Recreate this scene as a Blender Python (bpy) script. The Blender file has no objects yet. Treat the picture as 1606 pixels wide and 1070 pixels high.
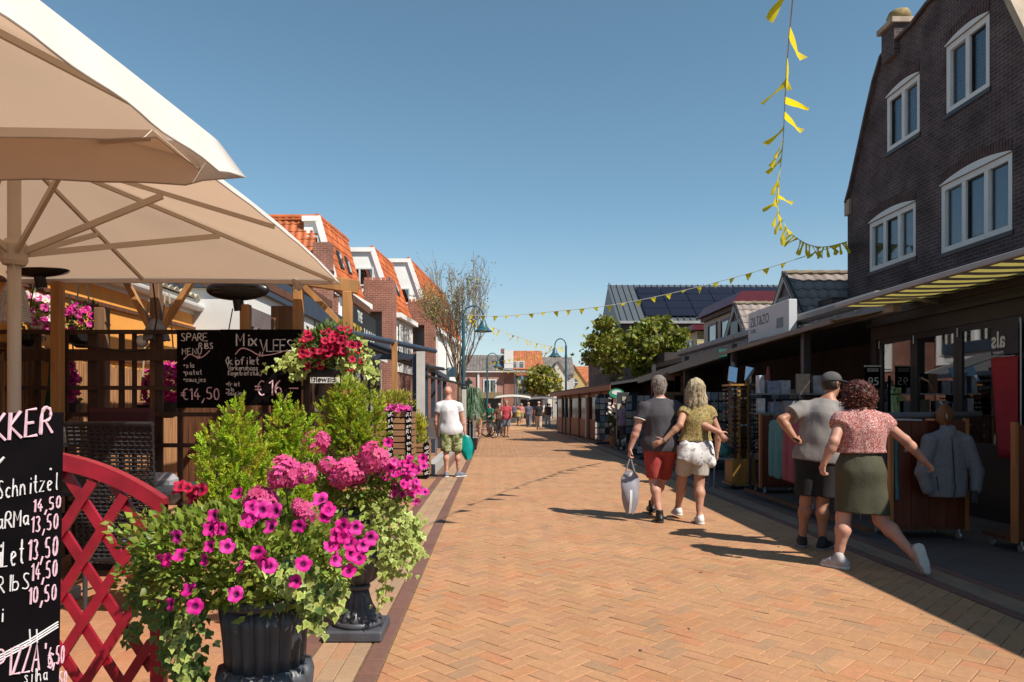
import bpy, bmesh, math, random
import numpy as np
from mathutils import Vector, Matrix
R = math.radians
SC = bpy.context.scene
# ------------------------------------------------------------------ camera
cam_d = bpy.data.cameras.new('camera'); cam = bpy.data.objects.new('camera', cam_d)
SC.collection.objects.link(cam); SC.camera = cam
cam.location = (0, 0, 1.42); cam.rotation_euler = (R(90), 0, 0)
cam_d.sensor_width = 36.0; cam_d.lens = 25.11
cam_d.shift_x = 0.0174; cam_d.shift_y = 0.0641
cam_d.clip_start = 0.05; cam_d.clip_end = 3000
# ------------------------------------------------------------------ sky
SUN_TO = Vector((0.70, -0.58, 1.0)).normalized()          # towards the sun
EL = math.asin(SUN_TO.z); AZ = math.atan2(SUN_TO.x, SUN_TO.y)
wd = bpy.data.worlds.new('World'); SC.world = wd; wd.use_nodes = True
nt = wd.node_tree; nt.nodes.clear()
sky = nt.nodes.new('ShaderNodeTexSky'); sky.sky_type = 'NISHITA'; sky.sun_disc = False
sky.sun_elevation = EL; sky.sun_rotation = AZ
sky.altitude = 0; sky.air_density = 1.0; sky.dust_density = 0.0; sky.ozone_density = 3.0
hsv = nt.nodes.new('ShaderNodeHueSaturation'); hsv.inputs['Hue'].default_value = 0.480
hsv.inputs['Saturation'].default_value = 0.98; hsv.inputs['Value'].default_value = 1.0
bg = nt.nodes.new('ShaderNodeBackground'); bg.inputs['Strength'].default_value = 0.085
wo = nt.nodes.new('ShaderNodeOutputWorld')
nt.links.new(sky.outputs[0], hsv.inputs['Color'])
tcw = nt.nodes.new('ShaderNodeTexCoord'); mpw = nt.nodes.new('ShaderNodeMapping'); mpw.inputs['Scale'].default_value = (1.6, 1.6, 7.0)   # thin haze cloud low in the sky
nzw = nt.nodes.new('ShaderNodeTexNoise'); nzw.inputs['Scale'].default_value = 1.7; nzw.inputs['Detail'].default_value = 7
sxw = nt.nodes.new('ShaderNodeSeparateXYZ'); mrz = nt.nodes.new('ShaderNodeMapRange'); mrn = nt.nodes.new('ShaderNodeMapRange'); mul = nt.nodes.new('ShaderNodeMath'); mul.operation = 'MULTIPLY'
mrz.inputs[1].default_value = .24; mrz.inputs[2].default_value = .04; mrz.inputs[3].default_value = 0; mrz.inputs[4].default_value = .75
mrn.inputs[1].default_value = .38; mrn.inputs[2].default_value = .66; mrn.inputs[3].default_value = .4
mxw = nt.nodes.new('ShaderNodeMix'); mxw.data_type = 'RGBA'; mxw.inputs[7].default_value = (4.3, 4.65, 4.9, 1)
nt.links.new(tcw.outputs['Generated'], mpw.inputs[0]); nt.links.new(mpw.outputs[0], nzw.inputs['Vector']); nt.links.new(tcw.outputs['Generated'], sxw.inputs[0])
nt.links.new(sxw.outputs[2], mrz.inputs[0]); nt.links.new(nzw.outputs[0], mrn.inputs[0]); nt.links.new(mrz.outputs[0], mul.inputs[0]); nt.links.new(mrn.outputs[0], mul.inputs[1])
nt.links.new(mul.outputs[0], mxw.inputs[0]); nt.links.new(hsv.outputs[0], mxw.inputs[6]); nt.links.new(mxw.outputs[2], bg.inputs[0])
nt.links.new(bg.outputs[0], wo.inputs[0])
# ------------------------------------------------------------------ sun
sd = bpy.data.lights.new('sun', 'SUN'); so = bpy.data.objects.new('sun', sd)
SC.collection.objects.link(so)
sd.energy = 5.0; sd.angle = R(0.53); sd.color = (1.0, 0.93, 0.82)
so.location = (12, -10, 30); so.rotation_euler = SUN_TO.to_track_quat('Z', 'Y').to_euler()
# ------------------------------------------------------------------ exposure
SC.view_settings.view_transform = 'Standard'; SC.view_settings.look = 'None'
SC.view_settings.exposure = 0.58; SC.view_settings.gamma = 1.0
SC.view_settings.use_curve_mapping = False

# ================================================================== helpers
COL = SC.collection
OFF = {}
ATTRM = set(); ALB = .76
rng = np.random.default_rng(7); random.seed(7)

def at(px, py, D):
    """a measured direction of the photograph and a distance down the street -> metres"""
    return Vector(((px - 775) * D / 1120, D, 1.42 - (py - 638) * D / 1120))

def tag(o, label=None, cat=None, group=None, kind=None):
    if label: o['label'] = label
    if cat: o['category'] = cat
    if group: o['group'] = group
    if kind: o['kind'] = kind
    return o

def thing(name, label, cat, loc=(0, 0, 0), group=None):
    o = bpy.data.objects.new(name, None); COL.objects.link(o)
    o.location = loc; o.empty_display_size = 0.1
    OFF[o.name] = Vector(loc)
    return tag(o, label, cat, group)

def offset_of(p):
    while p is not None:
        if p.name in OFF: return OFF[p.name]
        p = p.parent
    return Vector((0, 0, 0))

def link(name, me, parent=None, mats=None, smooth=False, bevel=0):
    o = bpy.data.objects.new(name, me); COL.objects.link(o)
    if parent is not None: o.parent = parent
    if mats is not None and len(me.materials) == 0:
        for m in (mats if isinstance(mats, (list, tuple)) else [mats]): me.materials.append(m)
    if smooth: me.polygons.foreach_set('use_smooth', np.ones(len(me.polygons), bool))
    if bevel:
        b = o.modifiers.new('bevel', 'BEVEL'); b.width = bevel; b.segments = 1; b.limit_method = 'ANGLE'
    return o

def np_mesh(name, V, F, cols=None):
    """V (n,3); F (m,k) fixed-size faces; cols (n,3) optional"""
    V = np.asarray(V, np.float32); F = np.asarray(F, np.int32)
    me = bpy.data.meshes.new(name); k = F.shape[1]
    me.vertices.add(len(V)); me.vertices.foreach_set('co', V.ravel())
    me.loops.add(F.size); me.loops.foreach_set('vertex_index', F.ravel())
    me.polygons.add(len(F)); me.polygons.foreach_set('loop_start', np.arange(0, F.size, k, dtype=np.int32))
    if cols is not None:
        a = me.color_attributes.new('Col', 'FLOAT_COLOR', 'POINT')
        c4 = np.ones((len(V), 4), np.float32); c4[:, :3] = cols
        a.data.foreach_set('color', c4.ravel())
    me.update(calc_edges=True); me.validate()
    return me

def copy_tree(o, parent=None, keep=True):
    c = o.copy(); COL.objects.link(c)
    if parent is not None: c.parent = parent
    for ch in list(o.children): copy_tree(ch, c)
    return c

class MB:
    def __init__(s): s.v = []; s.f = []; s.c = []; s.col = None
    def add(s, vs, fs):
        n = len(s.v); s.v += [tuple(v) for v in vs]; s.f += [tuple(i + n for i in f) for f in fs]
        if s.col is not None: s.c += [s.col] * len(vs)
        return s
    def box(s, c, size, rz=0, M=None):
        x, y, z = size[0] / 2, size[1] / 2, size[2] / 2
        vs = [Vector((a * x, b * y, d * z)) for a in (-1, 1) for b in (-1, 1) for d in (-1, 1)]
        if rz: M = Matrix.Rotation(rz, 3, 'Z')
        if M is not None: vs = [M @ v for v in vs]
        c = Vector(c)
        return s.add([v + c for v in vs], [(0,1,3,2),(4,6,7,5),(0,4,5,1),(2,3,7,6),(0,2,6,4),(1,5,7,3)])
    def boxm(s, a, b):
        return s.box([(a[i] + b[i]) / 2 for i in range(3)], [abs(b[i] - a[i]) for i in range(3)])
    def beam(s, a, b, w, h, up=(0, 0, 1)):
        a = Vector(a); b = Vector(b); d = (b - a).normalized(); up = Vector(up)
        r = d.cross(up)
        if r.length < 1e-4: r = d.cross(Vector((0, 1, 0)))
        r.normalize(); u = r.cross(d)
        vs = []
        for p in (a, b):
            for i, j in ((-1,-1),(1,-1),(1,1),(-1,1)): vs.append(p + r * (i * w / 2) + u * (j * h / 2))
        return s.add(vs, [(0,1,2,3),(7,6,5,4),(0,4,5,1),(1,5,6,2),(2,6,7,3),(3,7,4,0)])
    def tube(s, pts, r, n=8, cap=True):
        pts = [Vector(p) for p in pts]; m = len(pts)
        rs = [r] * m if not hasattr(r, '__len__') else list(r)
        vs = []; prev = None
        for i, p in enumerate(pts):
            d = (pts[min(i + 1, m - 1)] - pts[max(i - 1, 0)])
            d = d.normalized() if d.length > 1e-9 else Vector((0, 0, 1))
            if prev is None:
                u = d.cross(Vector((0.31, 0.95, 0.1)))
                if u.length < 1e-3: u = d.cross(Vector((1, 0, 0)))
            else: u = prev - d * prev.dot(d)
            u.normalize(); prev = u; w = d.cross(u)
            for k in range(n):
                a = 2 * math.pi * k / n
                vs.append(p + (u * math.cos(a) + w * math.sin(a)) * rs[i])
        fs = []
        for i in range(m - 1):
            for k in range(n):
                fs.append((i*n+k, i*n+(k+1) % n, (i+1)*n+(k+1) % n, (i+1)*n+k))
        if cap: fs.append(tuple(range(n - 1, -1, -1))); fs.append(tuple((m-1)*n + k for k in range(n)))
        return s.add(vs, fs)
    def lathe(s, prof, c, n=24, flute=None, cap=True):
        """prof [(r,z)], flute(k,n,i)->radius factor"""
        c = Vector(c); vs = []; m = len(prof)
        for i, (r, z) in enumerate(prof):
            for k in range(n):
                a = 2 * math.pi * k / n; q = flute(k, n, i) if flute else 1
                vs.append(c + Vector((r * q * math.cos(a), r * q * math.sin(a), z)))
        fs = []
        for i in range(m - 1):
            for k in range(n):
                fs.append((i*n+k, i*n+(k+1) % n, (i+1)*n+(k+1) % n, (i+1)*n+k))
        if cap: fs.append(tuple(range(n - 1, -1, -1))); fs.append(tuple((m-1)*n + k for k in range(n)))
        return s.add(vs, fs)
    def prism(s, poly, ex):
        ex = Vector(ex); poly = [Vector(p) for p in poly]; n = len(poly)
        fs = [tuple(range(n - 1, -1, -1)), tuple(range(n, 2 * n))]
        fs += [(i, (i + 1) % n, n + (i + 1) % n, n + i) for i in range(n)]
        return s.add(poly + [p + ex for p in poly], fs)
    def quad(s, *p): return s.add(p, [tuple(range(len(p)))])
    def sphere(s, c, r, nu=12, nv=8, sc=(1, 1, 1)):
        c = Vector(c); vs = []; fs = []
        for i in range(nv + 1):
            t = math.pi * i / nv
            for k in range(nu):
                a = 2 * math.pi * k / nu
                vs.append(c + Vector((r*sc[0]*math.sin(t)*math.cos(a), r*sc[1]*math.sin(t)*math.sin(a), r*sc[2]*math.cos(t))))
        for i in range(nv):
            for k in range(nu): fs.append((i*nu+k, (i+1)*nu+k, (i+1)*nu+(k+1) % nu, i*nu+(k+1) % nu))
        return s.add(vs, fs)
    def grid(s, P, nu, nv):
        """P(u,v)->Vector on 0..1"""
        vs = [P(i / nu, j / nv) for j in range(nv + 1) for i in range(nu + 1)]
        fs = [(j*(nu+1)+i, j*(nu+1)+i+1, (j+1)*(nu+1)+i+1, (j+1)*(nu+1)+i) for j in range(nv) for i in range(nu)]
        return s.add(vs, fs)
    def build(s, name, mat, parent=None, smooth=False, bevel=0, solid=0, fix=True):
        o3 = offset_of(parent) if parent is not None else Vector((0, 0, 0))
        me = bpy.data.meshes.new(name)
        me.from_pydata([(v[0]-o3[0], v[1]-o3[1], v[2]-o3[2]) for v in s.v], [], s.f)
        if s.c and len(s.c) == len(s.v):
            a = me.color_attributes.new('Col', 'FLOAT_COLOR', 'POINT')
            a.data.foreach_set('color', np.array([(*c[:3], 1.0) for c in s.c], np.float32).ravel())
        elif getattr(mat, 'name', '') in ATTRM:
            a = me.color_attributes.new('Col', 'FLOAT_COLOR', 'POINT'); a.data.foreach_set('color', np.ones(len(s.v)*4, np.float32))
        if fix:
            bm = bmesh.new(); bm.from_mesh(me); bmesh.ops.recalc_face_normals(bm, faces=bm.faces); bm.to_mesh(me); bm.free()
        me.update()
        o = link(name, me, parent, mat, smooth, bevel)
        if solid:
            m = o.modifiers.new('solid', 'SOLIDIFY'); m.thickness = solid; m.offset = 0
        return o

# ================================================================== materials
MATS = {}
def M(name, col=(.5, .5, .5), rough=.6, var=.12, scale=6, bump=0, bscale=40, metal=0, spec=.4, col2=None,
      rand=0, attr=False, trans=0, stretch=(1, 1, 1), tcol=None, coat=0, alpha=None, detail=4):
    if name in MATS: return MATS[name]
    if min(col) < .99: col = tuple(c*ALB for c in col)
    m = bpy.data.materials.new(name); m.use_nodes = True; t = m.node_tree; N = t.nodes; L = t.links
    p = N['Principled BSDF']; out = N['Material Output']
    tc = N.new('ShaderNodeTexCoord'); mp = N.new('ShaderNodeMapping'); mp.inputs['Scale'].default_value = stretch
    L.new(tc.outputs['Object'], mp.inputs[0])
    nz = N.new('ShaderNodeTexNoise'); nz.inputs['Scale'].default_value = scale; nz.inputs['Detail'].default_value = detail
    L.new(mp.outputs[0], nz.inputs['Vector'])
    mx = N.new('ShaderNodeMix'); mx.data_type = 'RGBA'
    a = [max(0, c * (1 - var)) for c in col]; b = [min(1, c * (1 + var)) for c in col] if col2 is None else col2
    mx.inputs[6].default_value = (*a, 1); mx.inputs[7].default_value = (*b, 1)
    cr = N.new('ShaderNodeMapRange'); cr.inputs[1].default_value = .32; cr.inputs[2].default_value = .68
    L.new(nz.outputs[0], cr.inputs[0]); L.new(cr.outputs[0], mx.inputs[0])
    c = mx.outputs[2]
    if attr:
        ATTRM.add(name)
        at_ = N.new('ShaderNodeVertexColor'); at_.layer_name = 'Col'
        mm = N.new('ShaderNodeMix'); mm.data_type = 'RGBA'; mm.blend_type = 'MULTIPLY'; mm.inputs[0].default_value = 1
        L.new(c, mm.inputs[6]); L.new(at_.outputs[0], mm.inputs[7]); c = mm.outputs[2]
    if rand:
        oi = N.new('ShaderNodeObjectInfo'); hs = N.new('ShaderNodeHueSaturation')
        mr = N.new('ShaderNodeMapRange'); mr.inputs[3].default_value = 1 - rand; mr.inputs[4].default_value = 1 + rand
        L.new(oi.outputs['Random'], mr.inputs[0]); L.new(mr.outputs[0], hs.inputs['Value']); L.new(c, hs.inputs['Color']); c = hs.outputs[0]
    L.new(c, p.inputs['Base Color'])
    p.inputs['Roughness'].default_value = rough; p.inputs['Metallic'].default_value = metal
    p.inputs['Specular IOR Level'].default_value = spec
    if coat: p.inputs['Coat Weight'].default_value = coat; p.inputs['Coat Roughness'].default_value = .15
    if bump:
        n2 = N.new('ShaderNodeTexNoise'); n2.inputs['Scale'].default_value = bscale; n2.inputs['Detail'].default_value = 5
        L.new(mp.outputs[0], n2.inputs['Vector'])
        bp = N.new('ShaderNodeBump'); bp.inputs['Strength'].default_value = bump; bp.inputs['Distance'].default_value = .02
        L.new(n2.outputs[0], bp.inputs['Height']); L.new(bp.outputs[0], p.inputs['Normal'])
    if trans:
        tr = N.new('ShaderNodeBsdfTranslucent'); ms = N.new('ShaderNodeMixShader'); ms.inputs[0].default_value = trans
        if tcol: tr.inputs[0].default_value = (*tcol, 1)
        else: L.new(c, tr.inputs[0])
        L.new(p.outputs[0], ms.inputs[1]); L.new(tr.outputs[0], ms.inputs[2]); L.new(ms.outputs[0], out.inputs[0])
    MATS[name] = m; return m

def brick_mat(name, c1, c2, mortar, bw=.21, bh=.065, mort=.010, bump=.5, var=.25):
    if name in MATS: return MATS[name]
    m = bpy.data.materials.new(name); m.use_nodes = True; t = m.node_tree; N = t.nodes; L = t.links; p = N['Principled BSDF']
    tc = N.new('ShaderNodeTexCoord'); sp = N.new('ShaderNodeSeparateXYZ'); ad = N.new('ShaderNodeMath'); cb = N.new('ShaderNodeCombineXYZ')
    L.new(tc.outputs['Object'], sp.inputs[0]); L.new(sp.outputs[0], ad.inputs[0]); L.new(sp.outputs[1], ad.inputs[1])
    L.new(ad.outputs[0], cb.inputs[0]); L.new(sp.outputs[2], cb.inputs[1])
    b = N.new('ShaderNodeTexBrick'); b.inputs['Scale'].default_value = 1; b.inputs['Brick Width'].default_value = bw
    b.inputs['Row Height'].default_value = bh; b.inputs['Mortar Size'].default_value = mort; b.inputs['Mortar Smooth'].default_value = .2
    b.inputs['Color1'].default_value = (*[c*.8 for c in c1], 1); b.inputs['Color2'].default_value = (*[c*.8 for c in c2], 1); b.inputs['Mortar'].default_value = (*[c*.8 for c in mortar], 1)
    L.new(cb.outputs[0], b.inputs['Vector'])
    nz = N.new('ShaderNodeTexNoise'); nz.inputs['Scale'].default_value = 1.7; nz.inputs['Detail'].default_value = 6
    L.new(tc.outputs['Object'], nz.inputs['Vector'])
    mr = N.new('ShaderNodeMapRange'); mr.inputs[1].default_value = .3; mr.inputs[2].default_value = .7
    mr.inputs[3].default_value = 1 - var; mr.inputs[4].default_value = 1 + var; L.new(nz.outputs[0], mr.inputs[0])
    hs = N.new('ShaderNodeHueSaturation'); L.new(b.outputs[0], hs.inputs['Color']); L.new(mr.outputs[0], hs.inputs['Value'])
    L.new(hs.outputs[0], p.inputs['Base Color']); p.inputs['Roughness'].default_value = .85; p.inputs['Specular IOR Level'].default_value = .25
    bp = N.new('ShaderNodeBump'); bp.inputs['Strength'].default_value = bump; bp.inputs['Distance'].default_value = .008; bp.invert = True
    L.new(b.outputs['Fac'], bp.inputs['Height']); L.new(bp.outputs[0], p.inputs['Normal'])
    MATS[name] = m; return m

def glass_mat(name, tint=(.02, .025, .03), rough=.03, mix=.5):
    """window pane: clear glass film with a mirror coat, real transparency"""
    if name in MATS: return MATS[name]
    m = bpy.data.materials.new(name); m.use_nodes = True; t = m.node_tree; N = t.nodes; L = t.links; out = N['Material Output']
    N.remove(N['Principled BSDF'])
    tr = N.new('ShaderNodeBsdfTransparent'); tr.inputs[0].default_value = (*tint, 1)
    gl = N.new('ShaderNodeBsdfGlossy'); gl.inputs['Roughness'].default_value = rough; gl.inputs[0].default_value = (.95, .97, 1, 1)
    fr = N.new('ShaderNodeFresnel'); fr.inputs[0].default_value = 1.6
    ad = N.new('ShaderNodeMath'); ad.operation = 'MULTIPLY_ADD'; ad.inputs[1].default_value = 1.0; ad.inputs[2].default_value = mix * .3
    ms = N.new('ShaderNodeMixShader')
    L.new(fr.outputs[0], ad.inputs[0]); L.new(ad.outputs[0], ms.inputs[0]); L.new(tr.outputs[0], ms.inputs[1]); L.new(gl.outputs[0], ms.inputs[2])
    L.new(ms.outputs[0], out.inputs[0]); MATS[name] = m; return m

WHITE = M('white_paint', (.78, .77, .74), .45, .05, 3)
CREAM = M('cream_paint', (.62, .57, .48), .55, .08, 3)
BLACK = M('black_paint', (.012, .011, .013), .45, .2, 4)
DARK = M('dark_grey_paint', (.035, .038, .045), .5, .15, 4)
NAVY = M('navy_steel', (.04, .055, .085), .45, .12, 3)
STEEL = M('galvanised_steel', (.42, .44, .46), .38, .12, 8, metal=.7)
TEALP = M('teal_lamp_paint', (.03, .11, .15), .4, .12, 5)
WOOD = M('pine_wood', (.44, .21, .07), .6, .22, 3, stretch=(6, 6, .6), bump=.08, bscale=20)
WOODD = M('dark_wood', (.055, .024, .014), .6, .35, 4, stretch=(5, 5, 1), bump=.1, bscale=25)
WOODB = M('brown_stained_wood', (.13, .05, .022), .55, .35, 3, stretch=(8, 8, .7), bump=.12, bscale=20)
REDWOOD = M('red_brown_wood', (.17, .045, .018), .5, .3, 3, stretch=(8, 8, .7), bump=.08, bscale=20)
# ================================================================== ground and paving
def plain(name, a, b, z, mat, kind='structure'):
    o = MB().quad((a[0], a[1], z), (b[0], a[1], z), (b[0], b[1], z), (a[0], b[1], z)).build(name, mat)
    return tag(o, kind=kind)
plain('ground', (-400, -200), (400, 900), -.09, M('earth', (.20, .15, .11), .9, .2, .5))
JOINT = M('joint_sand', (.20, .12, .07), .95, .3, 40)
road = plain('road', (-.62, -3), (3.51, 150), -.0065, JOINT)
BR = M('road_brick', (1, 1, 1), .72, .13, 22, bump=.12, bscale=160, attr=True, spec=.3)

def weather(m):
    t = m.node_tree; N, L = t.nodes, t.links; p = N['Principled BSDF']; src = p.inputs['Base Color'].links[0].from_socket
    ge = N.new('ShaderNodeNewGeometry'); n1 = N.new('ShaderNodeTexNoise'); n1.inputs['Scale'].default_value = .8; n1.inputs['Detail'].default_value = 8; n1.inputs['Roughness'].default_value = .65
    n2 = N.new('ShaderNodeTexNoise'); n2.inputs['Scale'].default_value = 55; n2.inputs['Detail'].default_value = 4; L.new(ge.outputs['Position'], n1.inputs['Vector']); L.new(ge.outputs['Position'], n2.inputs['Vector'])
    a = N.new('ShaderNodeMapRange'); a.inputs[1].default_value = .3; a.inputs[2].default_value = .7; a.inputs[3].default_value = .86; a.inputs[4].default_value = 1.08
    b = N.new('ShaderNodeMapRange'); b.inputs[1].default_value = .3; b.inputs[2].default_value = .7; b.inputs[3].default_value = .92; b.inputs[4].default_value = 1.07
    mu = N.new('ShaderNodeMath'); mu.operation = 'MULTIPLY'; L.new(n1.outputs[0], a.inputs[0]); L.new(n2.outputs[0], b.inputs[0]); L.new(a.outputs[0], mu.inputs[0]); L.new(b.outputs[0], mu.inputs[1])
    h = N.new('ShaderNodeHueSaturation'); L.new(src, h.inputs['Color']); L.new(mu.outputs[0], h.inputs['Value']); L.new(h.outputs[0], p.inputs['Base Color'])
weather(BR)
def brick_tone(n, base=(.405, .217, .112)):
    t = np.array(base)[None, :] * (1 + rng.normal(0, .04, (n, 1)))
    t = t * (1 + rng.normal(0, .02, (n, 3)))
    k = rng.random(n)
    t[k < .10] = t[k < .10] * np.array([.88, .92, 1.0])            # greyer stones
    t[(k > .10) & (k < .20)] = t[(k > .10) & (k < .20)] * np.array([1.02, .91, .88])  # pinker
    return np.clip(t, .02, .95)

def clip_poly(P, axis, lim, keep_less):
    out = []
    for i in range(len(P)):
        a, b = P[i], P[(i + 1) % len(P)]
        ia = (a[axis] <= lim) == keep_less; ib = (b[axis] <= lim) == keep_less
        if ia: out.append(a)
        if ia != ib:
            t = (lim - a[axis]) / (b[axis] - a[axis]); out.append((a[0] + t*(b[0]-a[0]), a[1] + t*(b[1]-a[1])))
    return out

def inset(P, d):
    n = len(P); c = (sum(p[0] for p in P) / n, sum(p[1] for p in P) / n); out = []
    for i in range(n):
        p0, p1, p2 = P[i-1], P[i], P[(i+1) % n]
        def nrm(a, b):
            dx, dy = b[0]-a[0], b[1]-a[1]; l = math.hypot(dx, dy) or 1; return (-dy/l, dx/l)
        n1, n2 = nrm(p0, p1), nrm(p1, p2); k = 1 + n1[0]*n2[0] + n1[1]*n2[1]
        if k < .2: k = .2
        out.append((p1[0] + (n1[0]+n2[0]) * d / k, p1[1] + (n1[1]+n2[1]) * d / k))
    return out

def paver(mb, P, z, dz, tilt, col):
    """one stone: skirt, chamfer, top"""
    n = len(P); c = (sum(p[0] for p in P)/n, sum(p[1] for p in P)/n)
    A = inset(P, .0018); B = inset(P, .0050)
    vs = [(x, y, z - .022) for x, y in A] + [(x, y, z - .0022 + dz + tilt[0]*(x-c[0]) + tilt[1]*(y-c[1])) for x, y in A] \
       + [(x, y, z + dz + tilt[0]*(x-c[0]) + tilt[1]*(y-c[1])) for x, y in B]
    fs = [(i, (i+1) % n, n+(i+1) % n, n+i) for i in range(n)] + [(n+i, n+(i+1) % n, 2*n+(i+1) % n, 2*n+i) for i in range(n)]
    fs.append(tuple(2*n+i for i in range(n)))
    mb.col = tuple(col); mb.add(vs, fs)

bw = .105; s2 = math.sqrt(.5)
X0, X1, Y0, Y1 = -.61, 3.495, 2.6, 44.0
cand = []
NN = int(70 / bw)
for k in range(-NN, NN):
    for m in range(-140, 140):
        for vert in (0, 1):
            u0, v0 = (k + 4*m) * bw, (k + vert) * bw
            w_, h_ = (bw, 2*bw) if vert else (2*bw, bw)
            cu, cv = u0 + w_/2, v0 + h_/2
            cx, cy = (cu - cv) * s2 + .4, (cu + cv) * s2
            if X0 - .12 < cx < X1 + .12 and Y0 < cy < Y1: cand.append((cy, cx, vert, u0, v0, w_, h_))
cand.sort()
variants = []
for i, col in enumerate(brick_tone(16)):
    mb = MB(); paver(mb, [(-bw, -bw/2), (bw, -bw/2), (bw, bw/2), (-bw, bw/2)], 0, 0, (random.uniform(-.006, .006), random.uniform(-.01, .01)), col)
    o = mb.build('brick', BR, fix=False); variants.append(o.data); bpy.data.objects.remove(o)
rest = MB(); n_ind = 0; tones = brick_tone(len(cand))
for (cy, cx, vert, u0, v0, w_, h_), tn in zip(cand, tones):
    P = [((u - v) * s2 + .4, (u + v) * s2) for u, v in ((u0, v0), (u0+w_, v0), (u0+w_, v0+h_), (u0, v0+h_))]
    full = all(X0 <= p[0] <= X1 for p in P)
    vis = cy > 3.62 and -0.72 * cy < cx < .76 * cy
    dz = random.gauss(0, .0009)
    if full and vis and n_ind < 300:
        o = bpy.data.objects.new('brick', random.choice(variants)); COL.objects.link(o); o.parent = road
        o.location = (cx, cy, dz); o.rotation_euler = (0, 0, R(45 + 90*vert) + (math.pi if random.random() < .5 else 0)); n_ind += 1
        continue
    P = clip_poly(clip_poly(P, 0, X0, False), 0, X1, True) if not full else P
    if len(P) < 3: continue
    ar = abs(sum(P[i-1][0]*P[i][1] - P[i][0]*P[i-1][1] for i in range(len(P)))) / 2
    if ar < .0012: continue
    if cy > 20: # far stones: top faces only
        n = len(P); B = inset(P, .0035); rest.col = tuple(tn); rest.add([(x, y, dz) for x, y in B], [tuple(range(n))])
    else: paver(rest, P, 0, dz, (random.uniform(-.006, .006), random.uniform(-.006, .006)), tn)
o = rest.build('distant_bricks', BR, road, fix=False); tag(o, kind='stuff')
o = MB().quad((X0, 44, -.004), (X1, 44, -.004), (X1, 150, -.004), (X0, 150, -.004)).build('far_paving', M('far_brick', (.55, .30, .135), .75, .12, 3), road)

# the two edge bands and the strips between, left and right
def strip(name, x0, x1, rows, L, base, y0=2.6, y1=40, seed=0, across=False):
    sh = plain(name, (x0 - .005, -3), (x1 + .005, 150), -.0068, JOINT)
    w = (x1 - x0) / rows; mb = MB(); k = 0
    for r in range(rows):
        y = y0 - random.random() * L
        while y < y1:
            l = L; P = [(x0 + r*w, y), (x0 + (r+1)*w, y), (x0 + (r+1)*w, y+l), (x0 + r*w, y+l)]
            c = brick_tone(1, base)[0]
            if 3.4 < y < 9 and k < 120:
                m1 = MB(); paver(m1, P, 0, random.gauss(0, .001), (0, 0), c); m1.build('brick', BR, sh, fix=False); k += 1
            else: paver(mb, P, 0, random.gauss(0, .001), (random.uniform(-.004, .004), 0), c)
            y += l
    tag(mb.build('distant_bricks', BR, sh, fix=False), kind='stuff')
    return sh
DKB = (.17, .085, .066); TAN = (.37, .235, .145)
strip('edging_left_inner', -.725, -.62, 1, .21, DKB)
strip('pavement_left', -1.03, -.735, 3, .30, TAN)
strip('edging_left_outer', -1.145, -1.04, 1, .21, DKB)
strip('edging_right_inner', 3.51, 3.615, 1, .21, DKB)
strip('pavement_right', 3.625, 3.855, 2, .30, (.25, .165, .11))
strip('edging_right_outer', 3.865, 3.97, 1, .21, DKB)
strip('terrace_paving_left', -5.4, -1.155, 21, .20, (.385, .19, .10), y0=2.0, y1=14)
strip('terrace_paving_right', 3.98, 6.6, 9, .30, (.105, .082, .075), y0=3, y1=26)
tag(MB().quad((-30, 14, -.012), (-1.16, 14, -.012), (-1.16, 150, -.012), (-30, 150, -.012)).build('pavement_far_left', M('pav_far', (.42, .27, .19), .8, .15, 2)), kind='structure')
tag(MB().quad((3.98, 26, -.012), (40, 26, -.012), (40, 150, -.012), (3.98, 150, -.012)).build('pavement_far_right', MATS['pav_far']), kind='structure')
# white scuffs painted on the bricks
sc = MB()
for pts in [((1121, 917), (1133, 930)), ((1180, 965), (1192, 975)), ((1278, 1043), (1296, 1057))]:
    a, b = [(( x - 775) * 1590.4/(y-638)/1120, 1590.4/(y-638)) for x, y in pts]
    d = Vector((b[0]-a[0], b[1]-a[1], 0)); n = Vector((-d.y, d.x, 0)).normalized() * .003
    a = Vector((*a,   .0028)); b = Vector((*b,   .0028)); sc.quad(a - n*.4, b - n, b + n*.6, a + n)
sc.build('paint_scuff', M('chalky_scuff', (.52, .44, .36), .9, .4, 60), road)

rr_ = random.Random(77)
for i in range(26):
    y = rr_.uniform(4, 14); x = rr_.uniform(-.5, 3.2); n = 7; r0 = rr_.uniform(.006, .014); P = [(x + r0*rr_.uniform(.7, 1.2)*math.cos(6.283*k/n), y + r0*rr_.uniform(.7, 1.2)*math.sin(6.283*k/n), .0022) for k in range(n)]
    MB().prism(P, (0, 0, .0018)).build('gum_spot', M('trodden_gum', (.13, .10, .085), .9, .2, 30) if i % 3 else M('pale_crumb', (.55, .48, .36), .9, .2, 30), road)
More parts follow.
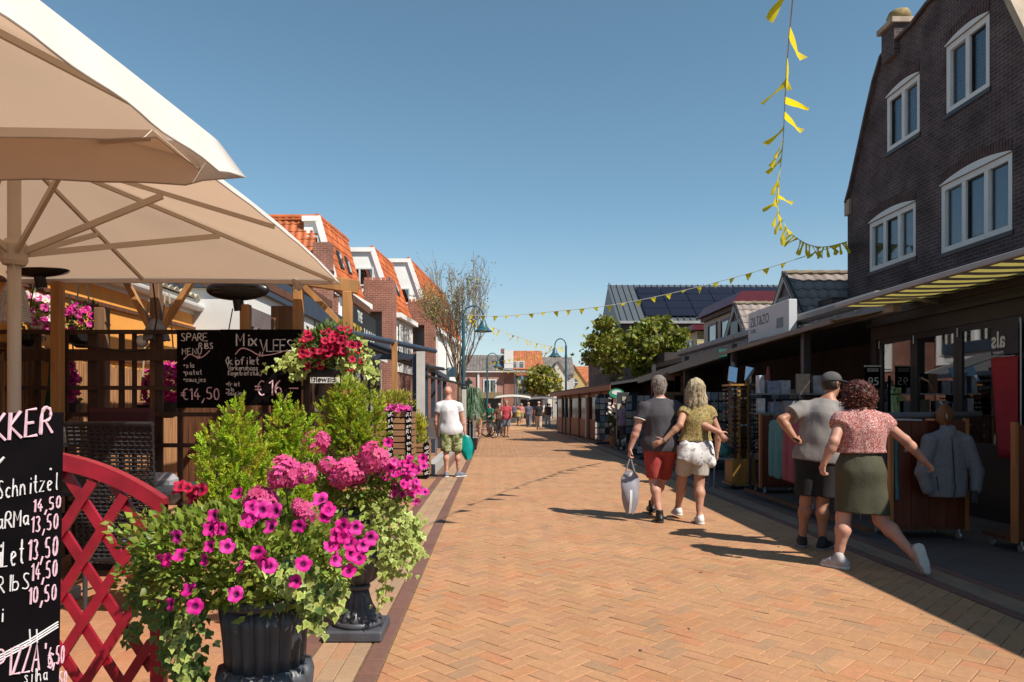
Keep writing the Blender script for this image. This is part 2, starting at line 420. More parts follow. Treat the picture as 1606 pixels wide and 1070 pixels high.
# ================================================================== lettering
GL = {'A':'00 3a 60/14 54','B':'00 0a 49 47 05/05 44 52 40 00','E':'5a 0a 00 60/05 45','F':'00 0a 5a/05 45','H':'00 0a/60 6a/05 65',
'I':'30 3a','K':'00 0a/5a 05 60','L':'0a 00 50','M':'00 0a 34 6a 60','N':'00 0a 60 6a','O':'3a 08 02 30 62 68 3a','P':'00 0a 4a 67 45 05',
'R':'00 0a 4a 57 45 05/25 60','S':'59 3a 19 17 35 53 51 30 01','U':'0a 03 20 40 63 6a','V':'0a 30 6a','Z':'0a 6a 00 60',
'a':'55 36 15 12 30 52/56 51 60','b':'0a 00/05 36 53 30 01','c':'55 36 14 12 30 51','e':'13 54 55 36 15 12 30 51','f':'59 3a 28 20/06 46',
'g':'55 36 14 12 30 52/56 5n 3p 1n','h':'0a 00/04 26 45 50','i':'36 30/39 38','j':'46 4n 2p 0n/49 48','k':'0a 00/46 03 50','l':'3a 31 40',
'n':'06 00/04 26 45 50','o':'36 15 12 30 52 55 36','p':'06 0p/05 36 53 30 01','r':'06 00/03 26 45','s':'55 36 15 43 51 30 11','t':'3a 31 50/16 56',
'u':'06 02 20 42/46 50','x':'06 50/56 00','z':'06 56 00 50','v':'06 30 56','0':'3a 18 12 30 52 58 3a','1':'18 3a 30','3':'19 3a 58 35 53 51 30 11',
'4':'4a 03 63/46 40','5':'5a 1a 15 36 54 51 30 11','6':'4a 16 12 30 52 54 36 14','9':'55 35 17 3a 59 55 30','€':'69 4a 27 23 40 61/06 46/04 44',
',':'31 1p','-':'05 65','+':'25 65/43 47','(':'5a 26 24 5n','):':'', ')':'1a 46 44 1n',"'":'3a 38','~':'02 24 43 62'}
def _hx(c): return {'a': 10, 'm': -1, 'n': -2, 'p': -3}.get(c, None) if c in 'amnp' else int(c)
def chaikin(P, n=2):
    for _ in range(n):
        if len(P) < 3: return P
        Q = [P[0]]
        for a, b in zip(P, P[1:]): Q += [(a[0]*.75+b[0]*.25, a[1]*.75+b[1]*.25), (a[0]*.25+b[0]*.75, a[1]*.25+b[1]*.75)]
        P = Q + [P[-1]]
    return P
def chalk(mb, text, o, ex, ey, h, w, adv=.78, nrm=None, wob=.06):
    """hand-drawn strokes: o origin, ex/ey unit vectors in the board, h capital height, w stroke width"""
    o = Vector(o); ex = Vector(ex); ey = Vector(ey); nrm = Vector(nrm or ex.cross(ey)); x = 0
    for ch in text:
        g = GL.get(ch)
        if g:
            j = random.gauss(0, wob) * .5
            for st in g.split('/'):
                P = [(int(p[0]), _hx(p[1])) for p in st.split()]
                P = chaikin(P, 2) if ch not in 'AEFHIKLMNVZz1x' else P
                pts = [o + ex * ((x + px / 10 + j * py / 30) * h) + ey * ((py / 10 + j * .5) * h) + nrm * .0015 for px, py in P]
                mb.tube(pts, [w / 2 * random.uniform(.68, 1.22) for _ in pts], 5)
        x += (adv if ch not in 'Iil1,.\'' else adv * .62) if ch != ' ' else .5
    return x * h

def sign_text(body, o, ex, ey, h, mat, parent, name='lettering', mirror=False, depth=.002, sx=1.0, bold=0):
    cu = bpy.data.curves.new('t', 'FONT'); cu.body = body; cu.size = h * 1.38; cu.extrude = depth / 2; cu.offset = bold
    ob = bpy.data.objects.new('t', cu); COL.objects.link(ob); bpy.context.view_layer.update()
    me = bpy.data.meshes.new_from_object(ob.evaluated_get(bpy.context.evaluated_depsgraph_get()))
    bpy.data.objects.remove(ob)
    ex = Vector(ex).normalized(); ey = Vector(ey).normalized(); n = ex.cross(ey); off = offset_of(parent)
    wmax = max(v.co.x for v in me.vertices)
    for v in me.vertices:
        x, y, z = v.co; x = (wmax - x if mirror else x) * sx
        v.co = Vector(o) + ex * x + ey * y + n * (z + depth) - off
    me.materials.clear(); me.name = name
    return link(name, me, parent, mat)

# ================================================================== roof tiles
def tile_mesh(tw, th, name='roof_tile', amp=.028, n=8):
    mb = MB(); P = []
    for j, (v, lift) in enumerate(((-.0, .022), (1.12, .0))):
        for i in range(n + 1):
            u = i / n; z = amp * (math.sin(u * 2 * math.pi) * .5 + .5) ** 1.0
            P.append((u * tw * 1.04, v * th, z + lift))
    lo = [(p[0], p[1], p[2] - .014) for p in P[:n+1]]
    fs = [(i, i+1, n+2+i, n+1+i) for i in range(n)]
    k = len(P); fs += [(k+i, k+i+1, i+1, i) for i in range(n)]
    return P + lo, fs

def roof_tiles(parent, o, eu, ev, nu, nv, tw, th, mat, joined=True, keep=None, name='roof_tile'):
    o = Vector(o); eu = Vector(eu).normalized(); ev = Vector(ev).normalized(); en = eu.cross(ev).normalized()
    if en.z < 0: en = -en
    vs, fs = tile_mesh(tw, th); off = offset_of(parent)
    if joined:
        mb = MB()
        for j in range(nv):
            for i in range(nu):
                p = o + eu * (i*tw) + ev * (j*th)
                if keep and not keep(i, j): continue
                mb.col = tuple(1 + random.gauss(0, .13) for _ in range(1)) * 3
                mb.add([p + eu*v[0] + ev*v[1] + en*v[2] for v in vs], fs)
        ob = mb.build('roof_tiles', mat, parent, smooth=False, fix=False); tag(ob, kind='stuff'); return ob
    me = []
    for q in range(5):
        m = MB(); m.col = (1 + random.gauss(0, .13),) * 3; m.add(vs, fs); t = m.build('t', mat, fix=False); me.append(t.data); bpy.data.objects.remove(t)
    B = Matrix((eu, ev, en)).transposed().to_4x4()
    for j in range(nv):
        for i in range(nu):
            if keep and not keep(i, j): continue
            t = bpy.data.objects.new(name, random.choice(me)); COL.objects.link(t); t.parent = parent
            p = o + eu*(i*tw) + ev*(j*th) - off
            t.matrix_local = Matrix.Translation(p) @ B
ORANGE_TILE = M('orange_clay_tile', (.56, .14, .04), .6, .26, 1.6, attr=True)
GREY_TILE = M('grey_brown_tile', (.30, .25, .23), .95, .16, 4, attr=True, spec=.08)
BRICK_RED = brick_mat('red_brick', (.30, .105, .07), (.24, .085, .06), (.36, .25, .2), bw=.22, bh=.075)
BRICK_DK = brick_mat('dark_brick', (.098, .066, .066), (.066, .046, .050), (.19, .16, .15), bw=.22, bh=.077, mort=.0065, var=.42)
PANE = glass_mat('window_pane', (.55, .6, .62), .02, .5)
CURT = M('grey_curtain', (.30, .34, .40), .8, .3, 2, stretch=(14, 14, .3))
GUT = M('white_gutter', (.75, .73, .70), .35, .05, 4)

def window_yz(parent, x, y0, y1, z0, z1, nx=-1, mull=1, fr=.07, frame_mat=None, curtain=True, arch=0, depth=.05, cmat=None, sash=None, pane=None):
    """window in a wall that faces along +-x; frame, panes, curtain"""
    fm = frame_mat or WHITE; xx = x + nx * depth
    f = MB()
    f.boxm((x, y0, z0), (xx, y0 + fr, z1)); f.boxm((x, y1 - fr, z0), (xx, y1, z1))
    f.boxm((x, y0 + fr, z0), (xx, y1 - fr, z0 + fr)); f.boxm((x, y0 + fr, z1 - fr), (xx, y1 - fr, z1))
    w = MB()
    step = (y1 - y0 - fr) / mull
    for k in range(1, mull): f.boxm((x, y0 + k*step, z0 + fr), (xx - nx*.004, y0 + k*step + fr, z1 - fr))
    if arch:
        n = 10; P = [(x, y0, z1)]
        for i in range(n + 1):
            t = i / n; P.append((x, y0 + (y1-y0)*t, z1 + .004 + arch * (1 - (2*t-1)**2)))
        P.append((x, y1, z1)); f.prism(P[1:-1] if arch > 0 else P, (nx*depth*1.1, 0, 0))
    wo_ = f.build('window', fm, parent)
    for k in range(mull):
        a = y0 + k*step + fr; b = y0 + (k+1)*step
        MB().boxm((x + nx*.012, a, z0+fr), (x + nx*.018, b, z1-fr)).build('pane', pane or PANE, wo_)
        if sash is not None and k == sash:
            s = MB(); t = .035; q = x + nx*.035
            s.boxm((x+nx*.02, a, z0+fr), (q, a+t, z1-fr)); s.boxm((x+nx*.02, b-t, z0+fr), (q, b, z1-fr))
            s.boxm((x+nx*.02, a+t, z0+fr), (q, b-t, z0+fr+t)); s.boxm((x+nx*.02, a+t, z1-fr-t), (q, b-t, z1-fr)); s.build('sash', BLACK, wo_)
        if curtain:
            c = MB(); n = 14
            c.grid(lambda u, v: Vector((x - nx*(.05 + .012*math.sin(u*n*2.2)) , a + (b-a)*u, z0+fr + (z1-z0-2*fr)*v)), 28, 1)
            c.build('curtain', cmat or CURT, wo_, smooth=True, fix=False)
    return wo_

def window_xz(parent, y, x0, x1, z0, z1, ny=-1, mull=1, fr=.07, frame_mat=None, depth=.05, cmat=None):
    fm = frame_mat or WHITE; yy = y + ny*depth; f = MB()
    f.boxm((x0, y, z0), (x0+fr, yy, z1)); f.boxm((x1-fr, y, z0), (x1, yy, z1)); f.boxm((x0+fr, y, z0), (x1-fr, yy, z0+fr)); f.boxm((x0+fr, y, z1-fr), (x1-fr, yy, z1))
    step = (x1-x0-fr)/mull
    for k in range(1, mull): f.boxm((x0+k*step, y, z0+fr), (x0+k*step+fr, yy - ny*.004, z1-fr))
    wo_ = f.build('window', fm, parent)
    for k in range(mull):
        a = x0+k*step+fr; b = x0+(k+1)*step
        MB().boxm((a, y+ny*.012, z0+fr), (b, y+ny*.018, z1-fr)).build('pane', PANE, wo_)
        c = MB(); c.grid(lambda u, v: Vector((a+(b-a)*u, y - ny*(.004 + .004*math.sin(u*30)) + ny*.006, z0+fr+(z1-z0-2*fr)*v)), 24, 1); c.build('curtain', cmat or CURT, wo_, smooth=True, fix=False)
    return wo_

# ================================================================== left row of gabled houses
HWHITE = M('house_white', (.985, .97, .94), .5, .04, 2)
def gabled_house(name, label, D0, D1, xe, xr, he, hr, block, dx=.085, wide=1.1, hip=False):
    """mansard house along the street: white end wall towards us, tiled slope to the street"""
    t = thing(name, label, 'house', (xe - 2, D0, 0), 'gabled houses on the left')
    xe1, xr1 = xe + (D1-D0)*dx, xr + (D1-D0)*dx
    # body
    m = MB(); m.prism([(xe-5, D0, 0), (xe, D0, 0), (xe1, D1, 0), (xe-5, D1, 0)], (0, 0, he)); m.build('wall', BRICK_RED, t)
    # end wall of the roof storey
    e = MB(); e.prism([(xr - wide, D0 + .02, he), (xe - .03, D0 + .02, he), (xr, D0 + .02, hr), (xr - wide, D0 + .02, hr)], (0, .25, 0)); ew = e.build('end_wall', HWHITE, t)
    b = MB(); b.beam((xe + .02, D0 - .02, he - .05), (xr + .02, D0 - .02, hr + .05), .12, .20, up=(1, 0, .35)); b.build('barge_board', HWHITE, t)
    c = MB(); c.boxm((xr - wide - .05, D0 - .09, hr - .12), (xr + .05, D0 + .5, hr + .06)); c.build('roof_edge', HWHITE, t)
    # window band with curtains in the end wall
    window_xz(ew, D0 + .012, xr - wide + .06, xr + .10, he + 1.18, he + 1.95, mull=2, cmat=M('blue_grey_curtain', (.22, .28, .33), .8, .45, 2, stretch=(16, 16, .2)))
    # street slope
    r = MB(); r.prism([(xe, D0, he), (xr, D0, hr), (xr - .3, D0, hr - .1), (xe - .4, D0, he)], (0, 0, 0)) if False else None
    s = MB(); s.add([(xe, D0+.05, he), (xe1, D1, he), (xr1, D1, hr), (xr, D0+.05, hr), (xr1 - 3.5, D1, hr), (xr - 3.5, D0+.3, hr)], [(0, 1, 2, 3), (3, 2, 4, 5)]); s.build('roof', ORANGE_TILE, t, solid=.06)
    sl = Vector((xr - xe, 0, hr - he)); nv = int(sl.length / .30); nu = int(math.hypot(D1-D0, xe1-xe) / .26)
    rf = roof_tiles(t, (xe + .05, D0 + .08, he + .03), (xe1-xe, D1-D0, 0), sl, nu, nv + 1, .26, sl.length/(nv+.6), ORANGE_TILE)
    g = MB(); g.tube([(xr, D0, hr + .06), (xr1, D1, hr + .06)], .10, 8); g.build('ridge_tiles', ORANGE_TILE, t)
    # eaves
    e2 = MB(); e2.beam((xe + .12, D0 - .05, he - .02), (xe1 + .12, D1, he - .02), .34, .20); e2.build('eaves', HWHITE, t)
    # skylight windows in the slope
    for q in (.35, .62):
        y = D0 + (D1-D0)*q; p = Vector((xe + (xr-xe)*.52 + (D1-D0)*q*dx, y, he + (hr-he)*.52)); nrm = Vector((sl.z, 0, -sl.x)).normalized()
        k = MB(); k.beam(p + nrm*.09 - sl.normalized()*.32, p + nrm*.09 + sl.normalized()*.32, .5, .08, up=nrm); sk = k.build('skylight', DARK, t)
        k = MB(); k.beam(p + nrm*.14 - sl.normalized()*.27, p + nrm*.14 + sl.normalized()*.27, .4, .01, up=nrm); k.build('pane', PANE, sk)
    wp = MB(); wp.prism([(xe-.02, D0+.08, he-2.35), (xe1-.02, D1-.1, he-2.35), (xe1+.05, D1-.1, he-2.35), (xe+.05, D0+.08, he-2.35)], (0, 0, 2.2)); wp.build('white_cladding', HWHITE, t)
    # street windows
    for i in range(3):
        y = D0 + .5 + i * (D1-D0-.6)/3
        xx = xe + (y - D0)*dx + .10
        window_yz(t, xx, y, y + .8, he - 2.0, he - .35, nx=1, mull=2, fr=.06)
    # brick bay with balcony opening in front of the end wall
    if block:
        x0, x1, top, zo = block
        k = MB(); dpt = 1.0
        ox0, ox1, oz0, oz1 = x0 + .04, x0 + (x1-x0)*.62, zo, zo + 1.25
        k.boxm((x0, D0 - dpt, 0), (x1, D0 - .1, oz0)); k.boxm((x0, D0 - dpt, oz1), (x1, D0 - .1, top))
        k.boxm((ox1, D0 - dpt, oz0), (x1, D0 - .1, oz1)); k.boxm((x0, D0-.3, oz0), (ox1, D0 - .1, oz1)); bay = k.build('brick_bay', BRICK_RED, t)
        k = MB()
        for i in range(7): k.box((x0 + .08 + i*(x1-x0-.16)/6, D0 - dpt + .12, top + .06), (.11, .2, .12))
        k.build('coping', M('terracotta', (.42, .17, .12), .8, .15, 5), bay)
        k = MB(); k.boxm((ox0 + .25, D0 - .36, oz0 + .0), (ox1 - .08, D0 - .31, oz1 - .2)); k.build('balcony_door', M('door_glass_grey', (.20, .22, .22), .2, .3, 2), bay)
        k = MB(); k.boxm((x0+.002, D0 - .345, oz0), (ox1, D0 - .302, oz1)); k.build('balcony_wall', M('taupe_render', (.36, .30, .25), .8, .1, 2), bay)
    return t
A = gabled_house('gabled_house', 'orange-roofed house nearest the parasols with white barge boards', 24.8, 28.4, -5.43, -6.16, 5.40, 7.97, None, wide=.45)
gabled_house('gabled_house', 'middle orange-roofed house behind a brick bay with curtained white end wall', 29.7, 33.4, -4.16, -5.10, 5.25, 7.97, (-5.25, -4.05, 6.5, 4.0), wide=1.15)
gabled_house('gabled_house', 'farthest orange-roofed house on the left, behind the bare tree', 34.5, 46.0, -3.00, -4.16, 5.2, 8.5, (-4.05, -2.80, 6.35, 4.0), wide=1.0)
# front roof of the nearest house, tiles towards us
roof_tiles(A, (-8.05, 24.55, 6.65), (1, 0, 0), (0, .35, 1), 8, 5, .235, .30, ORANGE_TILE, joined=False)
m = MB(); m.add([(-8.1, 24.62, 6.6), (-6.2, 24.62, 6.6), (-6.2, 25.1, 8.02), (-8.1, 25.1, 8.02)], [(0, 1, 2, 3)]); m.build('front_roof', ORANGE_TILE, A, solid=.05)
m = MB(); m.tube([(-8.1, 25.08, 8.08), (-6.15, 25.08, 8.08)], .09, 8); m.build('ridge_tiles', ORANGE_TILE, A)
m = MB(); m.boxm((-8.3, 24.7, 0), (-5.6, 24.79, 6.6)); m.build('front_wall', BRICK_RED, A)
m = MB(); m.boxm((-6.15, 24.2, 4.4), (-5.55, 24.68, 7.0)); m.build('chimney', BRICK_RED, A)

# single-storey shop extension with dark fascia, parallel to the street
sh = thing('shop_extension', 'low shop with navy fascia and glazed front under the orange-roofed houses', 'building', (-5, 17, 0))
m = MB(); m.boxm((-9.5, 11.22, 3.0), (-3.87, 25.9, 3.3)); m.boxm((-9.5, 11.2, 0), (-3.9, 11.4, 3.3)); m.boxm((-9.5, 11.4, 0), (-7.5, 24.6, 3.0)); m.boxm((-7.5, 24.5, 0), (-3.9, 24.7, 3.0)); m.build('wall', WHITE, sh)
m = MB(); m.boxm((-3.95, 11.1, 3.28), (-3.78, 25.9, 3.66)); m.boxm((-9.5, 11.1, 3.28), (-3.95, 11.25, 3.66)); m.build('fascia', NAVY, sh)
m = MB(); m.boxm((-3.9, 11.15, 2.7), (-3.86, 24.5, 3.0)); m.build('lintel', M('taupe_board', (.16, .125, .12), .6, .12, 3), sh)
for i in range(11):
    y = 11.5 + i*1.18
    m = MB(); m.boxm((-3.92, y, 0), (-3.84, y+.09, 2.7)); m.build('mullion', M('grey_mullion', (.24, .24, .26), .5, .1, 3), sh)
    m = MB(); m.boxm((-3.89, y+.09, .4), (-3.88, y+1.18, 2.7)); m.build('pane', PANE, sh)
    m = MB(); m.boxm((-3.91, y+.09, 0), (-3.86, y+1.18, .4)); m.build('plinth_panel', DARK, sh)
m = MB(); m.boxm((-9.4, 11.3, .0), (-3.9, 24.5, .02)); m.build('shop_floor', M('shop_floor', (.12, .09, .08), .5), sh)
# shelving inside
for i in range(8):
    m = MB(); y = 12 + i*1.5
    for z in (.5, 1.0, 1.5, 2.0): m.boxm((-5.6, y, z), (-5.2, y+1.0, z+.03))
    m.boxm((-5.62, y, 0), (-5.6, y+1, 2.2)); m.build('shelf', WOODB, sh)
# ================================================================== terrace on the left
# ---- orange wall building
ob = thing('orange_wall_building', 'orange rendered building with white gutter and corrugated roof behind the terrace', 'building', (-6, 8, 0))
m = MB(); m.boxm((-7.5, 2.5, 0), (-4.72, 12.7, 2.86)); m.build('wall', M('orange_render', (.88, .38, .075), .8, .12, 2, bump=.05), ob)
m = MB()
for i in range(190):
    y = 5.6 + i * .036; h = 1.92 + random.gauss(0, .015)
    m.tube([(-4.69, y, .05), (-4.69 + random.gauss(0, .004), y + random.gauss(0, .004), h)], .014, 5)
tag(m.build('reed_screen', M('reed_cane', (.34, .165, .07), .8, .35, 6, stretch=(6, 6, .4)), ob), kind='stuff')
for z in (1.99, 2.62):
    m = MB(); m.boxm((-4.72, 2.5, z), (-4.68, 12.7, z + .045)); m.build('batten', WOODB, ob)
m = MB(); pr = []
for i in range(9):
    a = math.pi + math.pi * i / 8; pr.append((-4.62 + .085*math.cos(a), 2.4, 2.99 + .085*math.sin(a)))
pr += [(-4.54, 2.4, 3.0), (-4.70, 2.4, 3.0)]
m.prism(pr, (0, 10.5, 0)); m.build('gutter', GUT, ob, smooth=False)
m = MB(); m.boxm((-4.76, 2.4, 2.86), (-4.70, 12.9, 3.1)); m.build('gutter_board', GUT, ob)
m = MB(); n = 420
m.grid(lambda u, v: Vector((-4.60 - 2.9*v, 2.4 + 10.6*u, 3.13 + .75*v + .026*math.sin(u*10.6/.18*2*math.pi))), n, 1); m.build('corrugated_roof', M('corrugated_sheet', (.50, .44, .34), .6, .2, 2), ob, smooth=True, solid=.012)
for i, (y) in enumerate((7.6, 11.6)):
    r_ = MB(); r_.box((-4.66, y, 2.45), (.05, .16, .10)); lo = r_.build('bulkhead_lamp', BLACK, ob)
    r_ = MB(); r_.sphere((-4.62, y, 2.43), .06, 10, 6, (1, 1.4, .8)); r_.build('lamp_glass', M('smoked_glass', (.10, .09, .08), .1), lo, smooth=True)
# ---- yellow tiled pitched roof far behind
yb = thing('thatch_roof_house', 'house with pale tiled roof rising behind the corrugated roof', 'house', (-9, 16, 0))
m = MB(); m.boxm((-12, 14.0, 0), (-8.2, 24, 3.4)); m.build('wall', CREAM, yb)
m = MB(); m.add([(-8.0, 13.8, 3.4), (-8.0, 24, 3.4), (-10.5, 24, 5.2), (-10.5, 13.8, 5.2)], [(0, 1, 2, 3)]); m.build('roof', M('pale_tile', (.42, .33, .18), .8, .2, 4, attr=False), yb, solid=.06)
roof_tiles(yb, (-8.0, 13.8, 3.46), (0, 1, 0), (-2.5, 0, 1.8), 34, 10, .30, .31, M('pale_tile_row', (.42, .33, .18), .8, .2, 4, attr=True))

# ---- parasols
FAB = M('parasol_fabric', (.92, .89, .84), .85, .03, 3, trans=.32, tcol=(.80, .555, .385), bump=.22, bscale=3.2)
PCREAM = M('parasol_frame', (.62, .53, .43), .45, .05, 3)
def parasol(label, cx, cy, a, H, rise, mid, hub, pole_top, vh=.215, side=0.0):
    t = thing('parasol', label, 'parasol', (cx, cy, 0), 'terrace parasols')
    def Z(u, v):
        mu, mn = max(abs(u), abs(v)), min(abs(u), abs(v))
        if mu < 1e-6: return H + rise
        q = mn / mu
        return H + rise * (1 - mu) + (mid if abs(v) >= abs(u) else side) * mu * (1 - q*q) - .05*math.sin(math.pi*mu) * (1 - abs(2*q - 1))*.6
    m = MB(); n = 24
    m.grid(lambda u, v: Vector((cx + a*(2*u-1), cy + a*(2*v-1), Z(2*u-1, 2*v-1))), n, n); can = m.build('canopy', FAB, t, smooth=True, fix=False)
    # valance: hangs from the four edges
    edge = []
    k = 40
    for s in range(4):
        for i in range(k):
            q = -1 + 2*i/k; u, v = ((q, -1), (1, q), (-q, 1), (-1, -q))[s]; edge.append((u, v))
    m = MB(); ne = len(edge); rows = 5; vs = []
    for j in range(rows + 1):
        for i, (u, v) in enumerate(edge):
            f = j / rows; wv = (.009*math.sin(i*1.1) + .008*math.sin(i*.37 + 2))*vh/.2
            out = (.005 + .5*vh*f) if abs(u) > .999 and u > 0 else (.005 + .03*f)
            hgt = vh * (1 - .25*max(0, (max(abs(u), abs(v)) + min(abs(u), abs(v)) - 1.9) / .1))
            vs.append((cx + a*u + (out + wv*f)*(u if abs(u) > .999 else 0), cy + a*v + (out*.5 + wv*f)*(v if abs(v) > .999 else 0), Z(u, v) - hgt*f))
    fs = [(j*ne+i, j*ne+(i+1) % ne, (j+1)*ne+(i+1) % ne, (j+1)*ne+i) for j in range(rows) for i in range(ne)]
    m.add(vs, fs); m.build('valance', FAB, can, smooth=True, fix=False)
    m = MB(); m.tube([(vs[rows*ne+i][0], vs[rows*ne+i][1], vs[rows*ne+i][2]) for i in range(ne)] + [vs[rows*ne]], .004, 5); m.build('hem', M('hem_binding', (.5, .42, .36), .8), can)
    # frame
    m = MB(); m.tube([(cx, cy, .0), (cx, cy, pole_top)], .042, 14); m.build('pole', PCREAM, t, smooth=True)
    m = MB(); m.lathe([(.07, -.09), (.085, -.06), (.085, .05), (.055, .09)], (cx, cy, hub), 14); m.build('hub', PCREAM, t)
    m = MB(); m.lathe([(.06, -.06), (.075, -.04), (.075, .05), (.03, .09)], (cx, cy, H + rise - .06), 14); m.build('crown', PCREAM, t)
    for s in range(8):
        ang = s * math.pi/4; u, v = (round(math.cos(ang)), round(math.sin(ang)))
        e = Vector((cx + a*u*.985, cy + a*v*.985, Z(u*.985, v*.985) - .03)); ap = Vector((cx, cy, H + rise - .06))
        mid_p = [ap.lerp(e, q) for q in (0, .25, .5, .75, 1)]
        for p, q in zip(mid_p, (0, .25, .5, .75, 1)): p.z = Z(u*q*.985, v*q*.985) - .03
        m = MB()
        for p0, p1 in zip(mid_p, mid_p[1:]): m.beam(p0, p1, .022, .03)
        m.build('rib', PCREAM, t)
        st = MB(); q = .56; p = Vector((cx + a*u*q, cy + a*v*q, Z(u*q, v*q) - .05)); h0 = Vector((cx + .06*u, cy + .06*v, hub)); st.beam(h0, p, .024, .042); st.build('strut', PCREAM, t)
    m = MB(); m.box((cx, cy, .05), (.6, .6, .1)); m.build('base', M('concrete_slab', (.35, .34, .32), .9, .15, 6), t, bevel=.01)
    return t
u1 = parasol('nearest cream parasol, filling the upper left corner', -3.424, 1.904, 1.86, 2.745, .80, .08, 2.50, 3.35, .22, .02)
u1.rotation_euler.z = R(-6)
u2 = parasol('cream parasol behind, its pole and struts in view over the terrace', -3.36, 5.00, 1.85, 2.64, .62, .02, 2.50, 3.2, .05, .06)
m = MB(); m.box(Vector((-1.62, 3.1, 2.70)), (.045, .004, .032), M=Matrix.Rotation(R(30), 3, 'Y')); lb = m.build('sewn_label', M('red_label', (.35, .01, .015), .7, .1, 4), u1)
m = MB()
for i in range(9):
    z = 2.43 - .02*i
m.tube([at(20+4*math.sin(i), 400 + i*28, 4.93) for i in range(9)], .003, 5); m.build('cord', PCREAM, u2)

# ---- pergola of pine posts
pg = thing('pergola', 'pine pergola frame sloping over the terrace behind the parasol', 'pergola', (-2.8, 7, 0))
def post_h(x): return 2.595 + (-1.37 - x) * .155
for px in (545, 468, 245):
    x = (px - 775) * 7 / 1120
    m = MB(); m.boxm((x-.045, 6.955, 0), (x+.045, 7.045, post_h(x) - .06)); m.build('post', WOOD if px != 245 else M('weathered_wood', (.21, .115, .06), .7, .3, 3, stretch=(6, 6, .6)), pg, bevel=.006)
    for sgn in {545: (-1,), 245: (-1, 1)}.get(px, ()):
        m = MB(); m.beam((x + sgn*.03, 7, 2.14 if px != 545 else 2.2), (x + sgn*.42, 7, post_h(x + sgn*.42) - .07), .05, .07, up=(0, 1, 0)); m.build('brace', WOOD, pg)
m = MB(); m.beam((-4.9, 7, post_h(-4.9)), (-1.33, 7, post_h(-1.33)), .07, .13); m.build('beam', WOOD, pg, bevel=.006)
m = MB(); m.beam((-4.9, 7.08, post_h(-4.9) + .06), (-1.6, 7.08, post_h(-1.6) + .05), .04, .17); m.build('beam', WOODB, pg)
for i in range(6):
    x = -4.6 + i*.55; m = MB(); m.beam((x, 6.95, post_h(x) + .14), (x, 10.5, post_h(x) + .16), .05, .10); m.build('rafter', WOODB, pg)
for px, w in ((160, 18), (434, 14), (450, 18)):
    x = (px-775)*7.2/1120; m = MB(); m.box((x, 7.2, 1.15 if px < 200 else 1.1), (w*7.2/1120, .10, 2.53 if px < 200 else 2.66)); m.build('post', M('weathered_wood', (.21, .115, .06), .7, .3, 3, stretch=(6, 6, .6)), pg, bevel=.006)
# tied cloth at the canopy corners
for k, (px, py) in enumerate(((214, 412), (465, 432))):
    p = at(px, py, 6.86); m = MB()
    def rib_(u, v, p=p):
        return p + Vector((.02*math.sin(v*9) + (u-.5)*(.05 + .05*v), .01*math.cos(u*8), .10 - .24*v + .012*math.sin(u*9 + v*5)))
    m.grid(rib_, 8, 10); m.add([p + Vector((-.09, 0, .0)), p + Vector((-.01, .01, .04)), p + Vector((.0, .01, -.02)), p + Vector((-.12, 0, -.05))], [(0, 1, 2, 3)])
    tag(m.build('tied_cloth', M('tie_cloth', (.62, .52, .47), .9, .1, 5), None, smooth=True, solid=.004, fix=False), 'pale cloth knotted round the %s pergola post' % ('bracketed middle' if k == 0 else 'sunlit pine'), 'cloth', 'knotted cloths')

# ---- lattice screen
lt = thing('lattice_screen', 'dark brown square lattice screen closing the terrace', 'screen', (-3.2, 6.85, 0))
for z in (2.135, 1.60, 1.345, 1.05, .5, .12):
    m = MB(); m.boxm((-4.95, 6.82, z-.02), (-1.83, 6.855, z+.02)); m.build('rail', WOODD, lt)
m = MB(); m.boxm((-4.95, 6.815, 1.86), (-1.83, 6.86, 1.97)); m.build('rail', WOODD, lt)
for px, w in ((-40, .04), (15, .04), (57, .045), (101, .04), (144, .09), (189, .045), (209, .035), (248, .07), (281, .045), (346, .045), (415, .05), (480, .06)):
    x = (px-775)*6.85/1120; m = MB(); m.boxm((x-w/2, 6.858, 0), (x+w/2, 6.89, 2.15)); m.build('bar', WOODD, lt)

# ---- chalkboards on the lattice
CHALKB = M('chalkboard', (.0045, .0032, .0042), .7, .3, 9, spec=.05)
CHALK = M('chalk_white', (.72, .68, .68), .95, .12, 60); CHALKP = M('chalk_pink', (.78, .50, .58), .95, .12, 60)
def board(label, px0, px1, py0, py1, D, lines, squig):
    a = at(px0, py1, D); b = at(px1, py0, D); t = thing('chalkboard', label, 'chalkboard', ((a.x+b.x)/2, D, a.z), 'chalkboards on the lattice')
    m = MB(); m.boxm((a.x, D-.012, a.z), (b.x, D+.008, b.z)); m.build('panel', CHALKB, t, bevel=.003)
    s = D/1120
    for (tx, px, py, h, w, c, adv) in lines:
        m = MB(); p = at(px, py, D-.0135); chalk(m, tx, p, (1, 0, -.0), (0, 0, 1), h*s, w*s, adv, nrm=(0, -1, 0)); m.build('chalk_lettering', CHALKP if c == 'p' else CHALK, t)
    m = MB()
    for P in squig: m.tube([at(x, y, D-.014) for x, y in chaikin(P, 3)], .9*s, 5)
    m.build('chalk_flourish', CHALKP, t)
    return t
